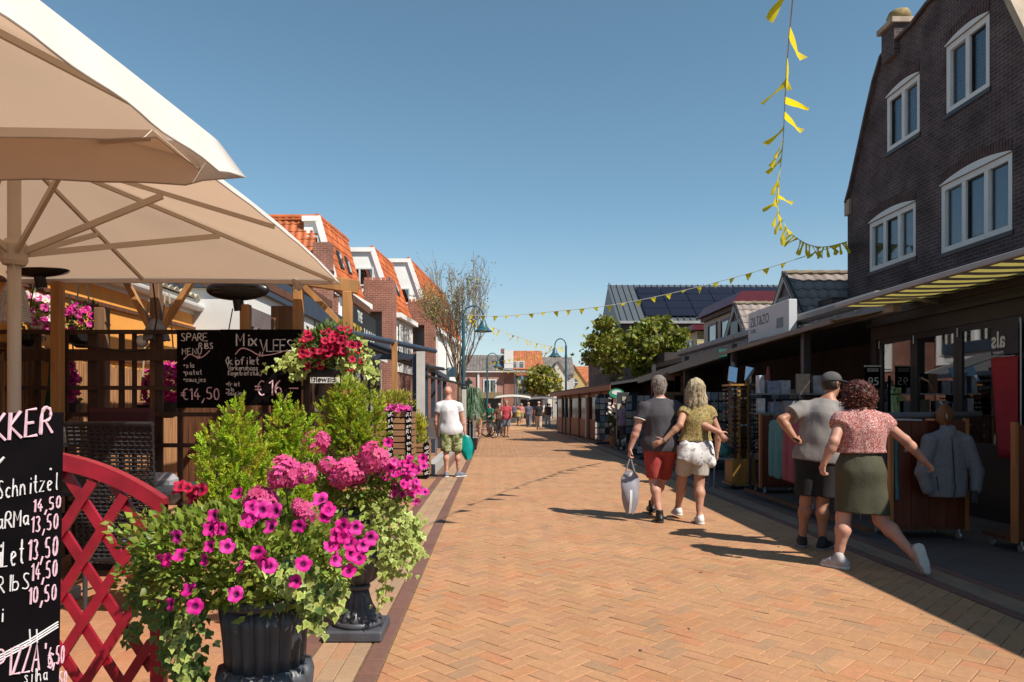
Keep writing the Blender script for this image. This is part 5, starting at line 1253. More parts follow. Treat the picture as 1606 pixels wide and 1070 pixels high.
def surface_nets(F, org, h):
    ins = F < 0; nx, ny, nz = F.shape
    C = np.zeros((nx-1, ny-1, nz-1), np.uint8)
    for a in (0, 1):
        for b in (0, 1):
            for c in (0, 1): C += ins[a:nx-1+a, b:ny-1+b, c:nz-1+c]
    act = (C > 0) & (C < 8); ids = -np.ones(act.shape, np.int64); I = np.argwhere(act); ids[act] = np.arange(len(I))
    S = np.zeros((len(I), 3)); n = np.zeros(len(I))
    E = [((0,0,0),(1,0,0)),((0,1,0),(1,1,0)),((0,0,1),(1,0,1)),((0,1,1),(1,1,1)),((0,0,0),(0,1,0)),((1,0,0),(1,1,0)),((0,0,1),(0,1,1)),((1,0,1),(1,1,1)),((0,0,0),(0,0,1)),((1,0,0),(1,0,1)),((0,1,0),(0,1,1)),((1,1,0),(1,1,1))]
    for a, b in E:
        fa = F[I[:, 0]+a[0], I[:, 1]+a[1], I[:, 2]+a[2]]; fb = F[I[:, 0]+b[0], I[:, 1]+b[1], I[:, 2]+b[2]]
        k = (fa < 0) != (fb < 0); t = np.where(k, fa/np.where(k, fa-fb, 1), 0)
        p = np.array(a)[None]*(1-t[:, None]) + np.array(b)[None]*t[:, None]; S += p*k[:, None]; n += k
    V = (I + S/n[:, None])*h + np.array(org); Q = []
    for ax in range(3):
        sl0 = [slice(None)]*3; sl1 = [slice(None)]*3; sl0[ax] = slice(0, -1); sl1[ax] = slice(1, None)
        ch = ins[tuple(sl0)] != ins[tuple(sl1)]; J = np.argwhere(ch); u, v = [q for q in range(3) if q != ax]
        J = J[(J[:, u] > 0) & (J[:, v] > 0) & (J[:, u] < F.shape[u]-1) & (J[:, v] < F.shape[v]-1)]
        def g(du, dv):
            K = J.copy(); K[:, u] -= du; K[:, v] -= dv; return ids[K[:, 0], K[:, 1], K[:, 2]]
        q = np.stack([g(0, 0), g(1, 0), g(1, 1), g(0, 1)], 1); fl = ins[tuple(J.T)] ^ (ax == 1)
        q[fl] = q[fl][:, ::-1]; Q.append(q)
    Q = np.concatenate(Q); return V, Q[:, ::-1][(Q >= 0).all(1)]

def vec(a): return np.array(a, np.float32)
class Sdf:
    def __init__(s): s.p = []
    def cap(s, a, b, ra, rb=None, k=.03, flat=None, cuts=()):
        """round cone; flat=(direction, factor) squeezes it along a direction; cuts=[(point, outward normal)]"""
        s.p.append(('c', vec(a), vec(b), ra, ra if rb is None else rb, k, flat, cuts)); return s
    def ell(s, c, r, k=.02, Rm=None, cuts=()):
        s.p.append(('e', vec(c), vec(r), Rm, 0, k, None, cuts)); return s
    def field(s, infl=0.0, h=.01, pad=.05):
        lo = np.full(3, 1e9); hi = -lo
        for p in s.p:
            if p[0] == 'c': r = max(p[3], p[4]) + infl; lo = np.minimum(lo, np.minimum(p[1], p[2]) - r*1.05); hi = np.maximum(hi, np.maximum(p[1], p[2]) + r*1.05)
            else: r = p[2].max() + infl; lo = np.minimum(lo, p[1]-r); hi = np.maximum(hi, p[1]+r)
        lo -= pad; hi += pad; n = np.ceil((hi-lo)/h).astype(int) + 1
        ax = [lo[i] + h*np.arange(n[i]) for i in range(3)]; F = np.full(n, .2, np.float32)
        for p in s.p:
            kind, A, B, ra, rb, k, flat, cuts = p
            if kind == 'c': r = max(ra, rb) + infl + k + .03; l = np.minimum(A, B) - r; u = np.maximum(A, B) + r
            else: r = B + infl + k + .03; l = A - r.max(); u = A + r.max()
            i0 = np.maximum(np.floor((l-lo)/h).astype(int), 0); i1 = np.minimum(np.ceil((u-lo)/h).astype(int)+1, n)
            if (i1 <= i0).any(): continue
            sl = tuple(slice(a, b) for a, b in zip(i0, i1))
            X, Y, Z = np.meshgrid(ax[0][sl[0]], ax[1][sl[1]], ax[2][sl[2]], indexing='ij'); P = np.stack([X, Y, Z], -1).astype(np.float32)
            if kind == 'c':
                q = P - A; ab = B - A
                if flat is not None:
                    f = vec(flat[0]); f = f/np.linalg.norm(f); q = q + (q@f)[..., None]*f*(1/flat[1]-1); ab = ab + (ab@f)*f*(1/flat[1]-1)
                t = np.clip((q@ab)/max(ab@ab, 1e-9), 0, 1); d = np.linalg.norm(q - t[..., None]*ab, axis=-1) - (ra + (rb-ra)*t) - infl
            else:
                q = P - A
                if ra is not None: q = q @ np.array(ra, np.float32)
                rr = B + infl; L = np.linalg.norm(q/rr, axis=-1); d = (L-1)*L/np.maximum(np.linalg.norm(q/rr**2, axis=-1), 1e-6)
                d = np.where(L < 1e-3, -rr.min(), d)
            for cp, cn in cuts: cn = vec(cn)/np.linalg.norm(cn); d = np.maximum(d, (P-vec(cp))@cn)
            o = F[sl]; hh = np.clip(.5+.5*(o-d)/k, 0, 1); F[sl] = o*(1-hh) + d*hh - k*hh*(1-hh)
        return F, lo, h, ax
    def mesh(s, name, mat, parent, infl=0.0, h=.01, cuts=(), wr=0, wscale=(9, 9, 3), seed=1, minus=None, sm=True):
        F, lo, h, ax = s.field(infl, h)
        if wr or cuts:
            X, Y, Z = np.meshgrid(*ax, indexing='ij'); P = np.stack([X, Y, Z], -1)
            if wr:
                k = np.abs(F) < .05; Pk = P[k]; F[k] += wr*(vnoise(Pk*np.array(wscale), seed) + .6*vnoise(Pk*np.array(wscale)*2.3 + 3, seed+1))
            for cp, cn in cuts: cn = vec(cn)/np.linalg.norm(cn); F = np.maximum(F, ((P-vec(cp))@cn).astype(np.float32))
        V, Q = surface_nets(F, lo, h); me = np_mesh(name, V, Q)
        return link(name, me, parent, mat, smooth=sm)

def lerp(a, b, t): return vec(a)*(1-t) + vec(b)*t
def hand(S, w, d, pn, curl=.5, side=1, sc=1.0, point=False, thumb=.5):
    """palm, four fingers of three bones each and a thumb from the side of the palm"""
    w = vec(w); d = vec(d)/np.linalg.norm(d); pn = vec(pn); pn = pn - d*(pn@d); pn /= np.linalg.norm(pn); lat = np.cross(d, pn)*side
    S.cap(w, w + d*.075*sc, .027*sc, .034*sc, .012, (pn, .55))
    for i, (o, L, r) in enumerate(((.030, .070, .0092), (.010, .078, .0095), (-.010, .073, .0092), (-.029, .058, .0082))):
        p = w + d*.082*sc + lat*o*sc; dd = d + lat*o*1.6; dd /= np.linalg.norm(dd); c = curl if not (point and i == 0) else .05
        a = c*.5
        for j, f in enumerate((.45, .32, .26)):
            v = dd*math.cos(a) + pn*math.sin(a); q = p + v*L*f*sc; S.cap(p, q, r*sc*(1-.08*j), r*sc*(1-.08*(j+1)), .004); p = q; a += c*1.0
    p = w + d*.022*sc + lat*.026*sc; v = d*.6 + lat*.75 + pn*.3; v /= np.linalg.norm(v)
    q = p + v*.042*sc; S.cap(p, q, .0135*sc, .011*sc, .008); v2 = v + d*thumb + pn*.35*curl; v2 /= np.linalg.norm(v2); S.cap(q, q + v2*.034*sc, .0108*sc, .0085*sc, .004)

SKIN = M('skin_tan', (.50, .25, .165), .55, .16, 9, bump=.05, bscale=60, spec=.35); SKINP = M('skin_pink', (.56, .285, .205), .55, .16, 9, bump=.05, bscale=60, spec=.35); SKINB = M('skin_brown', (.44, .20, .12), .5, .16, 9, bump=.05, bscale=60, spec=.35)
def rotz(v, a): c, s = math.cos(a), math.sin(a); return vec((v[0]*c - v[1]*s, v[0]*s + v[1]*c, v[2]))
def build_body(J, skin, parent, h=.009, bulk=1.0, female=False, feet=True, face=True, hp=None):
    """one continuous figure from joints J"""
    S = Sdf(); g = lambda k: vec(J[k]); fd = vec(J.get('face', (0, 1, 0))); fd = fd/np.linalg.norm(fd); bd = vec(J.get('front', (0, 1, 0)))
    pe, wa, ch, nb, hc = g('pelvis'), g('waist'), g('chest'), g('neck'), g('head'); b = bulk
    sh = (g('sr') - g('sl')); lat = sh/np.linalg.norm(sh)
    hips = g('hr')-g('hl')
    S.cap(g('hl')+vec((0, 0, .03)), g('hr')+vec((0, 0, .03)), .105*b, .105*b, .05, (bd, .95)); S.cap(pe, wa, .14*b, .125*b, .06, (bd, .72)); S.cap(wa, ch, .125*b, .15*b, .06, (bd, .70))
    S.cap(ch, lerp(ch, nb, .55), .15*b, .11*b, .06, (bd, .68)); S.cap(lerp(g('sl'), g('sr'), .04), lerp(g('sl'), g('sr'), .96), .050*b, .050*b, .06)
    S.cap(lerp(g('sl'), nb, .15), nb + vec((0, 0, .012)), .046*b, .052, .04); S.cap(lerp(g('sr'), nb, .15), nb + vec((0, 0, .012)), .046*b, .052, .04)
    S.cap(nb, hc - vec((0, 0, .06)), .056 if not female else .047, .054 if not female else .045, .03)
    # head: skull, jaw, nose, ears, brow
    up = vec(J.get('headup', (0, 0, 1))); side = np.cross(fd, up); side /= np.linalg.norm(side); up = np.cross(side, fd); Rm = np.stack([side, fd, up], 1)
    hs = J.get('hs', 1.0)
    S.ell(hc + up*.025*hs - fd*.012*hs, vec((.076, .095, .092))*hs, .02, Rm); S.ell(hc - up*.045*hs + fd*.022*hs, vec((.058, .068, .075))*hs, .03, Rm)
    S.cap(hc + fd*.085*hs + up*.012*hs, hc + fd*.108*hs - up*.022*hs, .010*hs, .015*hs, .012); S.cap(hc + fd*.088*hs - up*.055*hs - side*.012, hc + fd*.088*hs - up*.055*hs + side*.012, .008*hs, .008*hs, .008)
    S.cap(hc + fd*.078*hs + up*.035*hs - side*.035*hs, hc + fd*.078*hs + up*.035*hs + side*.035*hs, .012*hs, .012*hs, .015); S.ell(hc + fd*.075*hs - up*.098*hs, vec((.025, .02, .016))*hs, .02, Rm)
    for s in (-1, 1): S.cap(hc + side*s*.075*hs - up*.02*hs - fd*.012*hs, hc + side*s*.083*hs + up*.022*hs - fd*.022*hs, .013*hs, .018*hs, .008, (side, .5))
    for s in 'lr':
        s_, e, w = g('s'+s), g('e'+s), g('w'+s); am = J.get('arm', 1.0)
        S.cap(s_, e, .050*am, .040*am, .035); S.cap(e, lerp(e, w, .3), .040*am, .041*am, .02); S.cap(lerp(e, w, .3), w, .041*am, .026*am, .02)
        hd = J.get('hand'+s, {}); hand(S, w, hd.get('d', w-e), hd.get('pn', (lat if s == 'l' else -lat)), hd.get('curl', .45), hd.get('side', 1 if s == 'r' else -1), hd.get('sc', 1.0), hd.get('point', False), hd.get('thumb', .5))
        p, kn, an, toe = g('h'+s), g('k'+s), g('a'+s), g('t'+s); lg = J.get('leg', 1.0)
        S.cap(p, kn, .092*lg, .057*lg, .05); cd = (kn-an)/np.linalg.norm(kn-an); back = -bd + cd*(bd@cd); cm = lerp(kn, an, .30) + back*.018*lg
        S.cap(kn, cm, .054*lg, .058*lg, .03); S.cap(cm, lerp(kn, an, .78), .058*lg, .036*lg, .03); S.cap(lerp(kn, an, .75), an, .037*lg, .035*lg, .02); S.cap(an, lerp(an, toe, .6), .035, .028, .02)
    S.mesh('body', skin, parent, 0, h); return S
def shoe(parent, an, toe, heel, mat, sole, h=.008, up=(0, 0, 1), name='shoe', low=False):
    an, toe, heel, up = vec(an), vec(toe), vec(heel), vec(up); S = Sdf(); d = (toe-heel)/np.linalg.norm(toe-heel)
    S.cap(heel + up*.045, heel + d*.10 + up*.05, .042, .042, .02); S.cap(heel + d*.08 + up*.05, toe - d*.04 + up*.032, .044, .036, .03); S.cap(heel + d*.03 + up*.07, heel + d*.05 + up*(.10 if not low else .085), .046, .043, .02)
    b = heel + up*.012; o = S.mesh(name, mat, parent, 0, h, cuts=[(b, -up)])
    K = Sdf(); K.cap(heel + up*.02, heel + d*.12 + up*.02, .046, .043, .02); K.cap(heel + d*.12 + up*.02, toe - d*.035 + up*.02, .043, .040, .02)
    K.mesh('sole', sole, o, 0, h, cuts=[(heel + up*.026, up), (heel + up*.0, -up)])
HAIRG = M('hair_grey', (.26, .21, .18), .6, .35, 10, stretch=(4, 4, 1), bump=.5, bscale=60); HAIRB = M('hair_blond', (.52, .41, .26), .5, .38, 8, stretch=(9, 9, .8), bump=.6, bscale=40)
HAIRR = M('hair_auburn', (.075, .022, .018), .45, .5, 12, bump=.6, bscale=50); HAIRD = M('hair_dark', (.03, .02, .016), .5, .3, 12, bump=.4, bscale=60)

def strands(hair, mat, n, L, r, mode='down', seed=1):
    """fine locks laid over a hair mass"""
    rr = random.Random(seed); me = hair.data; N = len(me.polygons); m = MB(); o3 = offset_of(hair); c = sum((v.co for v in me.vertices), Vector())/len(me.vertices)
    top = max(v.co.z for v in me.vertices)
    for _ in range(n):
        p = me.polygons[rr.randrange(N)]; q = p.center + o3; nr = p.normal.normalized(); pts = []
        if mode == 'down':
            if nr.z < -.5 or nr.z > .62: continue
            d = Vector((nr.x*.35, nr.y*.35, -1)).normalized()
            LL = L*rr.uniform(.4, 1)*(1 - .55*max(0, nr.z)); d = (d + nr*(.0 if nr.z > 0 else .12)).normalized()
            d = (d - nr*d.dot(nr)*.8).normalized()
            for i in range(5): pts.append(q + nr*(.001 + .002*math.sin(i*1.3 + q.x*60)) + d*(LL*i/4) + Vector((rr.gauss(0, .002), rr.gauss(0, .002), 0)))
        elif mode == 'short':
            d = (nr*.35 + Vector((rr.gauss(0, .5), rr.gauss(0, .5), -.5)) ).normalized()
            for i in range(3): pts.append(q + d*(L*i/2) - Vector((0, 0, .3*L*(i/2)**2)))
        else:
            a = nr.orthogonal().normalized(); b = nr.cross(a); ph = rr.random()*6.28; R0 = .011*rr.uniform(.7, 1.2); ax = (Vector((0, 0, -1)) + nr*.4 + Vector((rr.gauss(0, .5), rr.gauss(0, .5), 0))).normalized(); a = ax.orthogonal().normalized(); b = ax.cross(a)
            for i in range(12): t = ph + i*.75; pts.append(q + nr*.005 + ax*(L*i/11) + (a*math.cos(t) + b*math.sin(t))*R0)
        m.tube(pts, [r]*(len(pts)-1) + [r*.3], 3, cap=False)
    tag(m.build('locks', mat, hair, smooth=True, fix=False), kind='stuff')

def cloth_torso(J, sleeve=.55, hem=None, loose=.0, b=1.0, sl_r=.066, neck_z=.02, hemr=None, flat=.74, hipr=None):
    """shirt from the same joints: body, yoke and sleeves with flat ends"""
    S = Sdf(); g = lambda k: vec(J[k]); bd = vec(J.get('front', (0, 1, 0)))
    pe, wa, ch, nb = g('pelvis'), g('waist'), g('chest'), g('neck'); hr = hemr or .155*b
    S.cap(pe + vec((0, 0, -.04)), wa, hr+loose, .145*b+loose, .07, (bd, flat)); S.cap(wa, ch, .145*b+loose, .165*b+loose, .07, (bd, flat)); S.cap(ch, lerp(ch, nb, .55), .165*b+loose*.5, .12*b, .06, (bd, flat-.03))
    S.cap(lerp(g('sl'), g('sr'), .05), lerp(g('sl'), g('sr'), .95), .058*b, .058*b, .05); S.cap(lerp(g('sl'), nb, .12), nb, .054*b, .060, .03); S.cap(lerp(g('sr'), nb, .12), nb, .054*b, .060, .03)
    S.cap(g('hl')+vec((0, 0, .05)), g('hr')+vec((0, 0, .05)), (hipr or .130)*b+loose, (hipr or .130)*b+loose, .06, (bd, .95))
    if sleeve:
        for s in 'lr':
            a, e = g('s'+s), g('e'+s); q = lerp(a, e, sleeve); d = e-a
            S.cap(a, lerp(a, e, sleeve*1.25), sl_r*b, sl_r*b*.98, .04, None, [(q, d)])
    return S
def trousers(J, end=.85, b=1.0, r0=.118, r1=.095, top=None):
    S = Sdf(); g = lambda k: vec(J[k]); bd = vec(J.get('front', (0, 1, 0)))
    S.cap(g('hl')+vec((0, 0, .04)), g('hr')+vec((0, 0, .04)), .122*b, .122*b, .04, (bd, .95)); S.cap(g('pelvis'), lerp(g('pelvis'), g('waist'), .5), .155*b, .145*b, .05, (bd, .76))
    for s in 'lr':
        p, k_ = g('h'+s), g('k'+s); q = lerp(p, k_, end) if end <= 1 else lerp(k_, g('a'+s), end-1); 
        S.cap(p, lerp(p, k_, min(end, 1)*1.15) if end <= 1 else k_, r0*b, r1*b, .022, None, [(q, k_-p)] if end <= 1 else ())
        if end > 1: S.cap(k_, lerp(k_, g('a'+s), (end-1)*1.1), r1*b, r1*.85*b, .03, None, [(q, g('a'+s)-k_)])
    return S
def eyes(J, parent):
    fd = vec(J.get('face', (0, 1, 0))); fd = fd/np.linalg.norm(fd); side = np.cross(fd, vec((0, 0, 1))); hc = vec(J['head']); o3 = offset_of(parent)
    for s in (-1, 1): m = MB(); m.sphere(Vector(hc + fd*.082 + side*s*.03 + vec((0, 0, .012))) + o3, .011, 10, 6); m.build('eye', M('eye_dark', (.03, .02, .015), .15), parent, smooth=True)

# ---------------------------------------------------------------- man in grey t-shirt
P2 = thing('person', 'grey-haired man in charcoal tee and red shorts walking away arm in arm', 'person', (2.03, 8.9, 0), 'people walking in the street')
J2 = dict(pelvis=(.05, 0, .97), waist=(.045, -.005, 1.12), chest=(.03, 0, 1.30), neck=(.03, .01, 1.505), head=(.028, .03, 1.690), sl=(-.165, 0, 1.405), sr=(.225, 0, 1.405),
  el=(-.255, -.02, 1.14), wl=(-.335, .0, .90), er=(.43, -.20, 1.235), wr=(.655, -.37, 1.115), hl=(-.05, 0, .90), hr=(.15, 0, .90), kl=(-.035, .03, .49), al=(.0, -.13, .10), tl=(.02, .05, .03),
  kr=(.13, .27, .50), ar=(.05, .52, .13), tr=(.05, .72, .05), front=(0, 1, 0), face=(-.15, 1, 0), leg=1.02, arm=1.12,
  handl=dict(d=(-.15, .02, -1), pn=(1, 0, 0), curl=.95, side=1), handr=dict(d=(.5, .05, -.6), pn=(0, 1, .1), curl=.35))
build_body(J2, SKINP, P2, .0085, 1.06)
tee = cloth_torso(J2, .52, b=1.10, loose=.012, sl_r=.070, hemr=.178, hipr=.118); tee.mesh('t_shirt', M('charcoal_jersey', (.062, .056, .066), .85, .12, 12, bump=.55, bscale=9, stretch=(1, 1, .55)), P2, .006, .0085, cuts=[((0, 0, .865), (0, 0, -1)), ((.03, 0, 1.525), (0, 0, 1))], wr=.012, wscale=(6, 6, 3), seed=4)
col = Sdf(); col.cap((.03, .01, 1.507), (.03, .012, 1.527), .077, .073, .01); col.mesh('collar_rib', WHITE, P2, 0, .007, cuts=[((0, 0, 1.532), (0, 0, 1)), ((0, 0, 1.520), (0, 0, -1))])
for s in 'lr':
    a, e = vec(J2['s'+s]), vec(J2['e'+s]); q = lerp(a, e, .52); d = (e-a)/np.linalg.norm(e-a); k = Sdf(); k.cap(q - d*.004, q + d*.012, .0855, .0845, .004, None, [(q + d*.010, d), (q - d*.003, -d)]); k.mesh('sleeve_trim', WHITE, P2, 0, .007)
sh2 = trousers(J2, .90, 1.02, .112, .088); sh2.mesh('shorts', M('red_shorts', (.36, .045, .040), .85, .15, 10, bump=.55, bscale=9, stretch=(1, 1, .55)), P2, .004, .0085, cuts=[((0, 0, .905), (0, 0, 1))], wr=.008, wscale=(9, 9, 6), seed=9)
hr = Sdf(); hc = vec(J2['head']); hr.ell(hc + vec((0, -.016, .030)), (.086, .100, .096), .02); hr.ell(hc + vec((0, -.055, -.035)), (.072, .055, .075), .03)
hobj = hr.mesh('hair', HAIRG, P2, 0, .007, cuts=[(hc + vec((0, .045, .0)), (0, 1, -.55)), (hc + vec((0, 0, -.085)), (0, .3, -1))], wr=.006, wscale=(40, 40, 30))
shoe(P2, J2['al'], (.03, .10, .0), (.0, -.17, .0), BLACK, M('dark_sole', (.03, .03, .032), .7)); shoe(P2, J2['ar'], (.05, .74, .02), (.05, .48, .03), BLACK, MATS['dark_sole'])
for s, an in (('l', J2['al']), ('r', J2['ar'])): k = Sdf(); k.cap(vec(an) + vec((0, 0, -.02)), vec(an) + vec((0, 0, .055)), .046, .042, .01, None, [(vec(an) + vec((0, 0, .055)), (0, 0, 1))]); k.mesh('sock', BLACK, P2, 0, .008)
eyes(J2, P2)
strands(hobj, M('hair_grey_lock', (.36, .30, .26), .5, .4, 30), 900, .022, .0016, 'short', 2)
# his shopping bag
bg_ = thing('shopping_bag', 'grey-white plastic shopping bag held by the man in charcoal', 'bag', (1.69, 8.9, .08))
cx, cy = 1.69, 8.88
m = MB(); n = 14
def bagp(u, v):                                             # two bulging sheets, pointed bottom
    z = .09 + .53*v; hw = .115*math.sin(math.pi*(.10 + .62*v))**.8*(1.0 if v < .85 else 1 - .5*(v-.85)/.15); a = u*2*math.pi
    return Vector((cx + hw*math.cos(a) + .006*math.sin(9*v+3*a), cy + (.010 + .068*math.sin(math.pi*min(1, .15+v)))*math.sin(a), z + .008*math.sin(3*a)))
m.grid(bagp, 28, 16); m.build('bag_body', M('bag_film', (.34, .33, .38), .35, .12, 9, trans=.15), bg_, smooth=True, fix=False)
m = MB(); m.grid(lambda u, v: Vector((cx - .005 + .05*(v-.5)*0 + (.030*(u-.5)) + .02*(v-.3), cy - .012 - .070*math.sin(math.pi*min(1, .15+v)), .10 + .50*v)), 2, 14); m.build('white_gusset', M('bag_white', (.72, .72, .74), .4, .05, 9), bg_, smooth=True, fix=False)
for s in (-1, 1): m = MB(); m.tube([(cx + s*.055, cy - .01*s, .60), (cx + s*.03, cy, .70), (cx + .003, cy, .80)], .009, 6); m.build('handle', MATS['bag_film'], bg_)

# ---------------------------------------------------------------- blonde woman
P3 = thing('person', 'blonde woman in olive blouse and pale shorts with an arm behind the man', 'person', (2.46, 8.75, 0), 'people walking in the street')
J3 = dict(pelvis=(.0, 0, .93), waist=(.01, 0, 1.08), chest=(.02, 0, 1.25), neck=(.015, .01, 1.45), head=(.012, .03, 1.635), sl=(-.140, 0, 1.345), sr=(.185, 0, 1.345),
  el=(-.235, -.19, 1.20), wl=(-.42, -.175, 1.015), er=(.285, -.02, 1.10), wr=(.265, -.02, .88), hl=(-.095, 0, .86), hr=(.095, 0, .86), kl=(-.115, .18, .50), al=(-.115, .36, .13), tl=(-.13, .56, .05),
  kr=(.055, .02, .48), ar=(.03, -.10, .09), tr=(.05, .08, .03), face=(.15, 1, 0), leg=1.05, arm=.98,
  handl=dict(d=(-.85, .04, -.38), pn=(0, 1, 0), curl=.22, side=-1, sc=.95), handr=dict(d=(-.05, .05, -1), pn=(-1, 0, 0), curl=.5))
build_body(J3, SKIN, P3, .0085, .98, True)
FLOR = M('olive_floral', (.20, .15, .045), .85, .1, 5)
def pattern(m, cols, scale, feat='F1', thr=(.35, .5)):
    t = m.node_tree; N, L = t.nodes, t.links; p = N['Principled BSDF']; tc = N.new('ShaderNodeTexCoord'); v = N.new('ShaderNodeTexNoise'); v.inputs['Scale'].default_value = scale; v.inputs['Detail'].default_value = 3
    L.new(tc.outputs['Object'], v.inputs['Vector']); r = N.new('ShaderNodeValToRGB'); r.color_ramp.interpolation = 'CONSTANT'
    e = r.color_ramp.elements
    while len(e) > 1: e.remove(e[-1])
    for i, (pos, c) in enumerate(cols):
        k = e[0] if i == 0 else e.new(pos); k.position = pos; k.color = (*c, 1)
    L.new(v.outputs[0], r.inputs[0]); L.new(r.outputs[0], p.inputs['Base Color'])
pattern(FLOR, [(0, (.10, .085, .03)), (.42, (.24, .20, .06)), (.50, (.33, .21, .07)), (.56, (.16, .06, .05)), (.60, (.34, .30, .14))], 42)
bl = cloth_torso(J3, .22, b=.98, loose=.016, sl_r=.072); bl.mesh('blouse', FLOR, P3, .006, .0085, cuts=[((0, 0, 1.0), (0, 0, -1)), ((.02, 0, 1.465), (0, 0, 1))], wr=.008, wscale=(12, 12, 3), seed=12)
TIE = M('print_shirt', (.62, .60, .60), .9); pattern(TIE, [(0, (.30, .29, .31)), (.40, (.62, .60, .59)), (.62, (.34, .33, .36)), (.66, (.66, .64, .62))], 14)
w_ = Sdf(); w_.cap((0, -.01, 1.03), (0, -.02, .84), .160, .205, .05, ((0, 1, 0), .66)); w_.cap((-.12, -.08, .92), (-.22, -.10, .72), .105, .05, .04, ((0, 1, 0), .7)); w_.cap((.10, -.05, .92), (.18, -.05, .74), .115, .06, .04, ((0, 1, 0), .75))
w_.mesh('tied_shirt', TIE, P3, 0, .0085, cuts=[((0, 0, 1.055), (0, 0, 1)), ((0, 0, .71), (-.35, 0, -1))], wr=.016, wscale=(9, 9, 3), seed=5)
SHT = M('striped_shorts', (.50, .45, .39), .85, .25, 3, stretch=(60, 60, .2)); s3 = trousers(J3, .72, 1.0, .108, .094); s3.mesh('shorts', SHT, P3, .004, .0085, cuts=[((0, 0, .95), (0, 0, 1))], wr=.005, seed=8)
hh = Sdf(); hc = vec(J3['head']); hh.ell(hc + vec((0, -.012, .032)), (.098, .112, .108), .02); hh.cap(hc + vec((0, -.045, .0)), hc + vec((0, -.055, -.135)), .098, .105, .04, ((0, 1, 0), .72)); hh.cap(hc + vec((-.07, 0, 0)), hc + vec((-.09, -.02, -.14)), .045, .042, .03); hh.cap(hc + vec((.07, 0, 0)), hc + vec((.09, -.02, -.14)), .045, .042, .03)
hobj3 = hh.mesh('hair', HAIRB, P3, 0, .008, cuts=[(hc + vec((0, .055, .02)), (0, 1, -.5)), (hc + vec((0, 0, -.185)), (0, 0, -1))], wr=.010, wscale=(34, 34, 5), seed=3)
strands(hobj3, M('hair_blond_lock', (.60, .48, .31), .45, .45, 30), 900, .11, .0026, 'down', 3)
WSH = M('white_sneaker', (.66, .62, .60), .6, .08, 9); WSO = M('white_sole', (.72, .70, .68), .6, .05, 9)
shoe(P3, J3['ar'], (.05, .115, 0), (.03, -.14, 0), WSH, WSO); shoe(P3, J3['al'], (-.13, .565, .01), (-.11, .32, .035), WSH, WSO); eyes(J3, P3)
m = MB(); m.lathe([(.031, -.008), (.034, 0), (.031, .008)], (0, 0, 0), 14, cap=False); q = Matrix.Rotation(R(40), 3, 'Y') @ Matrix.Rotation(R(15), 3, 'X'); k = MB(); k.add([q @ Vector(v) + Vector((2.46-.41, 8.75-.175, 1.022)) for v in m.v], m.f); k.build('bracelet', STEEL, P3)

# ---------------------------------------------------------------- bald man in white tee
P1 = thing('person', 'bald man in white tee and camouflage shorts standing on the left pavement', 'person', (-.87, 14.4, 0))
J1 = dict(pelvis=(0, 0, .98), waist=(-.02, 0, 1.14), chest=(-.035, 0, 1.33), neck=(-.05, .01, 1.535), head=(-.06, .04, 1.715), sl=(-.255, 0, 1.435), sr=(.165, 0, 1.435), el=(-.305, .02, 1.15), wl=(-.29, .08, .90), er=(.235, .03, 1.16), wr=(.275, .05, .91),
  hl=(-.10, 0, .92), hr=(.10, 0, .92), kl=(-.10, .03, .50), al=(-.09, 0, .09), tl=(-.12, .2, .03), kr=(.13, .05, .50), ar=(.15, .04, .09), tr=(.28, .16, .03), face=(.25, 1, 0), leg=.98, arm=1.1, handr=dict(curl=.9, d=(.08, 0, -1)))
build_body(J1, SKINP, P1, .011, 1.05)
tw = cloth_torso(J1, .45, b=1.06, loose=.014, sl_r=.072, hemr=.165, hipr=.112); tw.mesh('t_shirt', M('white_jersey', (.76, .75, .77), .9, .05, 9, bump=.5, bscale=8, stretch=(1, 1, .6)), P1, .006, .011, cuts=[((0, 0, .85), (0, 0, -1)), ((0, 0, 1.545), (0, 0, 1))], wr=.014, wscale=(6, 6, 4), seed=14)
CAMO = M('camouflage', (.15, .16, .08), .9); pattern(CAMO, [(0, (.04, .05, .025)), (.40, (.10, .13, .04)), (.50, (.22, .24, .10)), (.56, (.42, .40, .24)), (.62, (.08, .10, .04))], 9)
trousers(J1, .95, 1.06, .12, .10).mesh('shorts', CAMO, P1, .004, .011, cuts=[((0, 0, .885), (0, 0, 1))], wr=.010)
GSH = M('grey_canvas', (.17, .18, .22), .85, .12, 20); shoe(P1, J1['al'], (-.11, .20, 0), (-.09, -.05, 0), GSH, WSO, .01, low=True); shoe(P1, J1['ar'], (.31, .15, 0), (.12, -.0, 0), GSH, WSO, .01, low=True); eyes(J1, P1)
tg = thing('green_bag', 'teal plastic bag hanging from the bald man\'s hand', 'bag', (-.55, 14.42, .36)); cx, cy = -.53, 14.44
m = MB(); m.grid(lambda u, v: Vector((cx + (.17*math.sin(math.pi*min(1, .22+.68*(1-v)))**1.1*(1-v*.35) )*math.cos(u*2*math.pi)*(1.0 if v < .97 else .5) + .05*(1-v) - .05 + .012*math.sin(7*u*math.pi + 5*v), cy + .09*math.sin(u*2*math.pi)*(1-v*.7), .36 + .48*v + .02*math.sin(u*6.28*3)*(1-v))), 30, 16); m.build('bag_body', M('teal_film', (.0, .33, .29), .35, .2, 10, trans=.2), tg, smooth=True, fix=False)
m = MB(); m.tube([(cx-.08, cy, .82), (cx-.06, cy, .86)], .02, 8); m.build('knot', MATS['teal_film'], tg)

